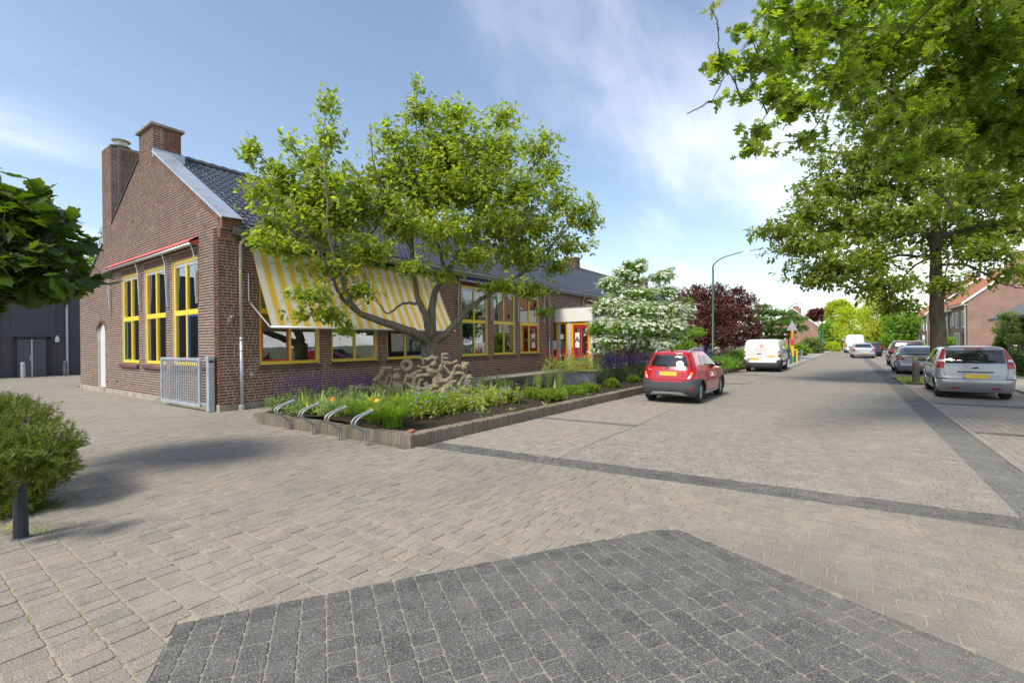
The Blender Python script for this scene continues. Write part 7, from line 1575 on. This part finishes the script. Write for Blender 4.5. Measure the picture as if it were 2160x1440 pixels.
    def mirror_(s, x, z, mat, size=(.09, .11, .075)):
        for sg in (1, -1):
            y = s.fw(z)*.97; m = MB(); m.ell((x, sg*(y+.14), z+.03), size, 12, 8); m.tube([(x+.03, sg*(y-.03), z-.02), (x+.02, sg*(y+.10), z)], .025, 6); obj('mirror', m, mat, s.root, smooth=True, local=True)
    def marks(s, yc, zc, w, h, mat, seed=1):   # badge lettering too small to read in the photo
        r = random.Random(seed); y = yc+w/2; m = MB()
        while y > yc-w/2:
            k = h*r.uniform(.25, .4); z1 = zc+h*r.choice((.0, .0, .35)); p, q = s.rear_pt(y, zc-h/2, .008), s.rear_pt(y-k, z1, .012); m.box(p[0]-.004, p[0]+.006, p[1], q[1], zc-h/2, z1); y -= k*r.uniform(1.5, 2.2)
        obj('badge_lettering', m, mat, s.root, local=True)
    def plate(s, zc, yc=0., w=.52, h=.112, off=.012):
        s.rpatch('number_plate', [(yc-w/2, zc-h/2), (yc+w/2, zc-h/2), (yc+w/2, zc+h/2), (yc-w/2, zc+h/2)], plate_y, off, .006); s.rpatch('plate_band', [(yc+w/2-.045, zc-h/2+.003), (yc+w/2-.003, zc-h/2+.003), (yc+w/2-.003, zc+h/2-.003), (yc+w/2-.045, zc+h/2-.003)], plate_b, off+.002, .003)

# --- red hatchback
red_p = car_paint('red_car_paint', (.42, .008, .012), 0, .18, .02)
c = Car('red_hatchback', 'small red hatchback with grey bumper and roof rails parked beside the flower bed', (13.02, 3.9, 0), R_(-1.5),
 [(.20, .14, 3.55, .72, .18), (.30, .05, 3.64, .775, .24), (.45, .0, 3.68, .80, .30), (.60, .01, 3.67, .80, .32), (.75, .05, 3.60, .775, .31), (.88, .085, 3.45, .75, .30), (.97, .12, 3.10, .72, .28), (1.03, .155, 2.85, .70, .27), (1.2, .25, 2.55, .635, .25), (1.34, .33, 2.28, .575, .24), (1.40, .34, 2.12, .54, .24), (1.45, .46, 1.95, .48, .24), (1.48, .7, 1.6, .34, .22), (1.49, .95, 1.4, .15, .14)],
 (.66, 3.04), .30, red_p, plas, lambda x, y: (.62+.09*min(1, abs(y)/.75)**3 if x < .40 else .30) if x < 1.4 else .3, rim_m, 10, bow=.07)
c.rpatch('rear_window', [(-.63, 1.03), (.63, 1.03), (.50, 1.355), (-.50, 1.355)], cglass, .006, .06); c.rpatch('taillight', [(.52, .69), (.62, .70), (.735, .84), (.70, 1.0), (.62, .99), (.575, .86)], t_red, .012, .03, True); c.rpatch('reversing_lamp', [(.535, .70), (.61, .71), (.65, .80), (.585, .80)], t_clear, .018, .015, True); c.rpatch('indicator_lamp', [(.588, .805), (.65, .805), (.67, .88), (.605, .88)], t_amb, .018, .012, True)
c.rpatch('plate_recess', [(-.36, .72), (.36, .72), (.40, .95), (-.40, .95)], car_paint('red_recess', (.36, .008, .01), 0, .3, .03), .004, .02); c.plate(.835); c.line([(-.62, .66), (-.5, .665), (.5, .665), (.62, .66)], .005, blackm); c.line([(.5, .665), (.57, .72), (.60, .86), (.64, 1.0)], .004, blackm, mirror=True)
c.rpatch('skid_plate', [(-.52, .235), (-.40, .33), (.40, .33), (.52, .235), (.42, .235), (.36, .29), (-.36, .29), (-.42, .235)], silver_trim, .012, .01); c.rpatch('fog_reflector', [(.60, .36), (.635, .36), (.665, .50), (.635, .50)], t_red, .012, .006, True)
m = MB(); m.lathe([(.052, -.006), (.058, 0), (.052, .006), (.044, .006), (.044, -.006)], 22, (c.rear(0, .99)-.012, 0, .985), 'x'); e = c.rear(0, .985)-.014; m.prism([(e, -.05, .992), (e, -.012, .994), (e, .01, .978), (e, .05, .980), (e, .012, .976), (e, -.01, .99)], (-.006, 0, 0)); fixn(obj('badge', m, chrome, c.root, local=True))
c.marks(.52, .955, .11, .028, chrome)
m = MB(); m.tube([c.rear_pt(-.02, 1.06, .02), c.rear_pt(.22, 1.075, .025), c.rear_pt(.30, 1.07, .02)], [.016, .012, .008], 6); obj('wiper', m, blackgl, c.root, local=True)
c.spatch('side_window', [(.88, 1.05), (1.40, 1.02), (1.42, 1.32), (1.04, 1.34)], cglass); c.spatch('side_window', [(1.47, 1.0), (2.42, .99), (2.03, 1.32), (1.49, 1.33)], cglass); c.spatch('sill_trim', [(.98, .215), (2.70, .215), (2.70, .30), (.98, .30)], silver_trim, .012, .01)
c.line([(1.44, .32), (1.45, .7), (1.45, 1.02)], .004, blackm, rear=False); c.line([(.98, .62), (1.06, .9), (.95, 1.05)], .004, blackm, rear=False); c.line([(2.5, .32), (2.5, .98)], .004, blackm, rear=False)
for x in (1.15, 2.0): 
    for sg in (1, -1): m = MB(); m.ell(c.side_pt(x, .86, .015, sg), (.08, .02, .02), 10, 6); obj('door_handle', m, red_p, c.root, smooth=True, local=True)
for sg in (1, -1): m = MB(); P = [(.52, sg*.47, 1.43), (.62, sg*.48, 1.49), (.95, sg*.49, 1.52), (1.4, sg*.49, 1.515), (1.8, sg*.48, 1.47), (1.9, sg*.47, 1.43)]; limb(m, P, .02, .02, 8); obj('roof_rail', m, silver_trim, c.root, smooth=True, local=True)
c.mirror_(2.42, 1.0, blackgl); m = MB(); m.tube([(.5, 0, 1.46), (.42, 0, 1.56)], [.012, .005], 6); m.ell((.52, 0, 1.475), (.05, .03, .02)); obj('antenna', m, blackm, c.root, local=True); c.rpatch('brake_light', [(-.16, 1.385), (.16, 1.385), (.15, 1.40), (-.15, 1.40)], t_red, .006, .005)

# --- white delivery van with lettering
wh_p = car_paint('white_van_paint', (.74, .75, .76), 0, .25, .08)
c = Car('delivery_van', 'white delivery van with an orange round letter G parked behind the red hatchback', (28.7, 3.40, 0), R_(-1),
 [(.22, .14, 4.25, .80, .16), (.34, .03, 4.36, .88, .16), (.5, .0, 4.38, .90, .15), (.75, .05, 4.36, .905, .13), (1.0, .06, 4.15, .905, .13), (1.08, .06, 3.75, .905, .13), (1.15, .065, 3.5, .90, .13), (1.4, .085, 3.2, .87, .14), (1.65, .13, 2.9, .81, .16), (1.75, .18, 2.7, .77, .18), (1.80, .30, 2.45, .68, .22), (1.82, .6, 2.1, .4, .3)],
 (.80, 3.52), .31, wh_p, plas, lambda x, y: .55 if x < .5 else .30, rim_d, 12, tap=.03, bow=.03, cat='van', group='vans parked along the street')
c.rpatch('rear_panel', [(-.74, 1.12), (.74, 1.12), (.70, 1.60), (-.70, 1.60)], car_paint('van_panel_white', (.70, .71, .72), 0, .3, .05), .006, .10); c.rpatch('taillight', [(.80, .84), (.895, .84), (.885, 1.15), (.80, 1.15)], t_red, .012, .02, True); c.rpatch('reversing_lamp', [(.81, .95), (.885, .95), (.88, 1.05), (.81, 1.05)], t_clear, .017, .01, True)
c.line([(0, .55), (0, 1.12)], .004, plas); c.line([(-.13, .55), (-.13, 1.12)], .003, plas); c.plate(.72, .38); c.rpatch('sticker', [(-.66, .83), (-.27, .83), (-.27, .90), (-.66, .90)], plain('sticker_orange', (.85, .42, .02), .5), .008, .005); c.rpatch('corner_bumper', [(.70, .50), (.90, .50), (.90, .68), (.74, .68)], plas, .02, .03, True); c.rpatch('brake_light', [(-.12, 1.70), (.12, 1.70), (.12, 1.72), (-.12, 1.72)], t_red, .01, .005)
org = plain('logo_orange', (.78, .25, .06), .5, var=.05)
def van_text(s, size, z, y, mat, bold=0):
    me = text_mesh(s, size, bold)
    for v in me.vertices: p = c.rear_pt(y-v.co.x, z+v.co.y, .012+v.co.z); v.co = p
    obj('lettering', me, mat, c.root, local=True)
van_text('G', .26, 1.36, 0, org, .012); gl_ = plain('logo_grey', (.4, .4, .42), .5); c.marks(0, 1.27, .62, .075, org, 3); c.marks(.02, 1.18, .56, .035, gl_, 4); c.marks(.55, .97, .22, .03, gl_, 5); c.marks(-.47, .94, .22, .028, gl_, 6)
m = MB(); m.ell((c.rear(0.05, 1.0)-.012, .12, 1.005), (.015, .12, .022), 12, 6); obj('door_handle', m, blackgl, c.root, local=True)
c.spatch('side_window', [(2.35, 1.12), (3.3, 1.10), (2.95, 1.56), (2.40, 1.60)], cglass); c.spatch('side_moulding', [(1.25, .50), (3.05, .50), (3.05, .60), (1.25, .60)], plas, .012, .02); c.spatch('side_stripe', [(.35, .7), (.55, .7), (.42, 1.1), (.30, 1.1)], org, .007, .02); c.line([(1.3, .6), (1.3, 1.65), (2.25, 1.65)], .004, plas, rear=False); c.line([(2.28, .35), (2.28, 1.65)], .004, plas, rear=False); c.mirror_(3.05, 1.12, plas, (.09, .10, .13))

# --- silver hatchback, right edge
sil = car_paint('silver_paint', (.33, .335, .34), .55, .3, .03)
c = Car('silver_hatchback', 'silver tall hatchback with high red tail lights parked nearest on the right', (18.1, -3.2, 0), R_(-2),
 [(.20, .14, 3.85, .76, .16), (.32, .04, 3.98, .80, .2), (.48, .0, 4.02, .815, .22), (.62, .02, 4.02, .825, .22), (.66, .05, 4.02, .825, .2), (.80, .07, 3.95, .825, .19), (.95, .085, 3.7, .82, .18), (1.02, .10, 3.3, .81, .18), (1.08, .12, 3.05, .795, .18), (1.2, .19, 2.85, .75, .16), (1.35, .28, 2.6, .69, .15), (1.43, .34, 2.42, .65, .15), (1.48, .42, 2.2, .58, .18), (1.51, .70, 1.9, .42, .22), (1.52, 1.0, 1.6, .2, .15)],
 (.72, 3.21), .305, sil, None, rim=rim_m, spokes=9)
c.rpatch('rear_window', [(-.615, 1.03), (.615, 1.03), (.585, 1.40), (-.585, 1.40)], cglass, .006, .03); c.rpatch('taillight', [(.645, .88), (.79, .88), (.77, 1.05), (.645, 1.43), (.595, 1.43), (.635, 1.05)], t_red, .012, .02, True); c.rpatch('reversing_lamp', [(.655, 1.07), (.755, 1.07), (.735, 1.13), (.65, 1.13)], t_clear, .017, .008, True)
c.plate(.62+.045, 0); c.rpatch('plate_handle', [(-.36, .765), (.36, .765), (.38, .80), (-.38, .80)], plas, .022, .01); c.line([(-.60, .60), (-.55, .575), (.55, .575), (.60, .60)], .005, blackm); c.line([(.60, .60), (.645, .72), (.655, 1.0)], .005, blackm, mirror=True); c.rpatch('bumper_strip', [(.60, .575), (.81, .575), (.81, .605), (.60, .605)], plas, .012, .01, True); c.rpatch('fog_reflector', [(.33, .30), (.50, .30), (.50, .34), (.33, .34)], t_red, .012, .01, True); c.rpatch('brake_light', [(-.19, 1.425), (.19, 1.425), (.19, 1.455), (-.19, 1.455)], t_red, .012, .01)
m = MB(); m.ell((c.rear(0, .90)-.008, 0, .905), (.012, .085, .034), 16, 8); obj('badge', m, chrome, c.root, smooth=True, local=True); m = MB(); m.ell((c.rear(0, .90)-.013, 0, .905), (.010, .073, .026), 16, 8); obj('badge_centre', m, plain('badge_blue', (.02, .03, .10), .3, var=0), c.root, smooth=True, local=True)
m = MB(); m.tube([c.rear_pt(-.02, 1.05, .02), c.rear_pt(-.30, 1.07, .025), c.rear_pt(-.42, 1.065, .02)], [.016, .012, .007], 6); obj('wiper', m, blackgl, c.root, local=True)
c.spatch('side_window', [(.55, 1.10), (.95, 1.06), (1.0, 1.38), (.72, 1.39)], cglass); c.spatch('side_window', [(1.0, 1.055), (1.72, 1.04), (1.72, 1.40), (1.05, 1.395)], cglass); c.spatch('side_window', [(1.77, 1.04), (2.75, 1.03), (2.38, 1.37), (1.77, 1.40)], cglass); c.spatch('side_strip', [(1.1, .52), (2.8, .52), (2.8, .58), (1.1, .58)], plas, .012, .02); c.line([(1.74, .3), (1.74, 1.05)], .004, blackm, rear=False); c.line([(1.02, .62), (1.1, .9), (1.0, 1.05)], .004, blackm, rear=False); c.line([(2.78, .3), (2.78, 1.03)], .004, blackm, rear=False)
for x in (1.3, 2.1):
    for sg in (1, -1): m = MB(); m.ell(c.side_pt(x, .90, .015, sg), (.09, .02, .02), 10, 6); obj('door_handle', m, blackm, c.root, smooth=True, local=True)
c.mirror_(2.72, 1.02, plas)

# --- silver coupe
sil2 = car_paint('silver_blue_paint', (.32, .335, .36), .6, .26, .03)
c = Car('silver_coupe', 'silver coupe with black boot spoiler parked behind the wooden bollard', (29.3, -3.25, 0), R_(-1),
 [(.18, .16, 4.15, .76, .16), (.30, .05, 4.30, .83, .22), (.45, .0, 4.34, .86, .26), (.62, .02, 4.33, .865, .26), (.78, .06, 4.2, .86, .25), (.92, .10, 3.6, .85, .24), (.98, .13, 3.2, .835, .24), (1.03, .30, 2.95, .78, .22), (1.15, .60, 2.7, .72, .2), (1.28, .95, 2.45, .66, .2), (1.35, 1.25, 2.25, .60, .2), (1.39, 1.6, 2.0, .4, .18)],
 (.80, 3.51), .315, sil2, rim=rim_m, spokes=10)
c.rpatch('rear_window', [(-.66, 1.05), (.66, 1.05), (.52, 1.31), (-.52, 1.31)], cglass, .008, .05); c.rpatch('taillight', [(.50, .74), (.80, .74), (.84, .90), (.64, .92)], t_red, .012, .03, True); c.rpatch('reversing_lamp', [(.56, .81), (.83, .82), (.835, .845), (.60, .84)], t_clear, .017, .006, True); c.plate(.80); c.rpatch('plate_recess', [(-.36, .72), (.36, .72), (.36, .89), (-.36, .89)], sil2, .004, .02)
m = MB(); V = []
for y in np.linspace(-.80, .80, 17): x = .16+.10*(y/.8)**2; V += [(x-.05, y, 1.035-.05*(y/.8)**4), (x+.06, y, 1.02-.05*(y/.8)**4), (x+.02, y, .985-.05*(y/.8)**4)]
m.add(V, [(3*i+k, 3*i+(k+1) % 3, 3*i+3+(k+1) % 3, 3*i+3+k) for i in range(16) for k in range(3)]); fixn(obj('boot_spoiler', m, blackgl, c.root, local=True)); c.line([(-.62, .60), (.62, .60)], .004, blackm); c.spatch('side_window', [(.98, 1.06), (1.9, 1.02), (1.85, 1.29), (1.25, 1.31)], cglass); c.spatch('side_window', [(1.95, 1.02), (2.8, 1.0), (2.4, 1.26), (1.92, 1.29)], cglass); c.mirror_(2.75, 1.0, plas); m = MB(); m.tube([(.02, .45, .24), (.2, .45, .24)], .04, 10); obj('exhaust', m, rim_d, c.root, local=True)
# --- dark red estate in front of the coupe
dred = car_paint('maroon_paint', (.085, .035, .04), .4, .22, .05)
c = Car('maroon_estate', 'maroon estate car with roof rails just showing above the silver coupe', (37.2, -3.62, 0), R_(-1),
 [(.22, .14, 4.3, .80, .16), (.45, .0, 4.5, .88, .22), (.75, .04, 4.4, .89, .22), (.98, .07, 3.9, .88, .2), (1.05, .09, 3.4, .86, .2), (1.25, .16, 3.0, .80, .2), (1.48, .26, 2.6, .73, .2), (1.56, .32, 2.4, .68, .2), (1.62, .6, 2.1, .5, .22), (1.63, 1., 1.8, .2, .15)], (.85, 3.5), .33, dred)
c.rpatch('rear_window', [(-.70, 1.10), (.70, 1.10), (.64, 1.46), (-.64, 1.46)], cglass, .006, .05); c.rpatch('taillight', [(.70, .85), (.87, .85), (.85, 1.1), (.72, 1.1)], t_red, .012, .03, True); c.plate(.80); c.spatch('side_window', [(.7, 1.1), (1.6, 1.08), (1.6, 1.45), (.9, 1.47)], cglass); c.spatch('side_window', [(1.66, 1.08), (2.9, 1.05), (2.4, 1.42), (1.66, 1.45)], cglass); c.mirror_(2.85, 1.06, dred)
for sg in (1, -1): m = MB(); limb(m, [(.55, sg*.60, 1.58), (.7, sg*.61, 1.65), (1.6, sg*.61, 1.66), (2.2, sg*.6, 1.60)], .022, .022, 8); obj('roof_rail', m, silver_trim, c.root, smooth=True, local=True)
# --- far silver saloon
sil3 = car_paint('pale_silver_paint', (.50, .51, .52), .5, .28, .08)
c = Car('silver_saloon', 'silver saloon car parked far down the street on the right', (53.9, -2.1, 0), R_(2),
 [(.20, .14, 4.35, .78, .16), (.42, .0, 4.55, .87, .24), (.62, .03, 4.54, .88, .24), (.85, .06, 4.3, .87, .22), (.93, .10, 3.9, .86, .22), (.97, .30, 3.3, .82, .22), (1.1, .75, 3.0, .74, .2), (1.28, 1.1, 2.65, .66, .2), (1.36, 1.35, 2.4, .60, .2), (1.40, 1.7, 2.1, .4, .18)], (.95, 3.65), .31, sil3)
c.rpatch('rear_window', [(-.66, 1.0), (.66, 1.0), (.54, 1.30), (-.54, 1.30)], cglass, .01, .05); c.rpatch('taillight', [(.55, .72), (.84, .70), (.85, .90), (.66, .90)], t_red, .014, .03, True); c.plate(.52); c.rpatch('bumper_strip', [(.40, .58), (.86, .58), (.86, .63), (.40, .63)], plas, .012, .01, True); c.spatch('side_window', [(1.2, 1.0), (2.0, .98), (2.0, 1.27), (1.35, 1.29)], cglass); c.spatch('side_window', [(2.05, .98), (3.1, .97), (2.6, 1.25), (2.05, 1.28)], cglass); c.mirror_(3.0, .98, plas)
blu = car_paint('dark_blue_paint', (.02, .028, .045), .3, .2, .05)
c = Car('dark_hatchback', 'dark blue hatchback parked just beyond the far silver saloon', (59.6, -3.0, 0), R_(2),
 [(.22, .14, 3.9, .78, .16), (.45, .0, 4.05, .84, .22), (.75, .05, 3.9, .85, .22), (.98, .10, 3.3, .84, .2), (1.2, .2, 2.8, .76, .2), (1.38, .3, 2.4, .68, .2), (1.46, .6, 2.0, .45, .2)], (.75, 3.3), .31, blu); c.rpatch('rear_window', [(-.62, 1.02), (.62, 1.02), (.56, 1.33), (-.56, 1.33)], cglass, .01, .05); c.rpatch('taillight', [(.62, .8), (.82, .8), (.80, 1.0), (.66, 1.0)], t_red, .014, .03, True); c.mirror_(2.7, 1.0, blu); c.spatch('side_window', [(.8, 1.03), (2.6, 1.0), (2.2, 1.32), (.9, 1.33)], cglass)
c = Car('high_white_van', 'tall plain white van at the far end of the street', (74.5, -2.0, 0), R_(3),
 [(.25, .14, 5.0, .86, .16), (.5, .0, 5.2, .98, .15), (1.0, .04, 5.1, 1.0, .13), (1.3, .05, 4.6, 1.0, .13), (1.9, .09, 4.0, .95, .16), (2.25, .14, 3.7, .90, .2), (2.38, .3, 3.5, .75, .25), (2.42, .7, 3.0, .4, .3)], (1.0, 4.2), .34, wh_p, cat='van', group='vans parked along the street'); c.rpatch('taillight', [(.86, .75), (.97, .75), (.97, 1.25), (.88, 1.25)], t_red, .014, .02, True); c.plate(.7, .3); c.line([(0, .5), (0, 2.2)], .008, plas); c.mirror_(4.2, 1.5, plas, (.1, .12, .18))
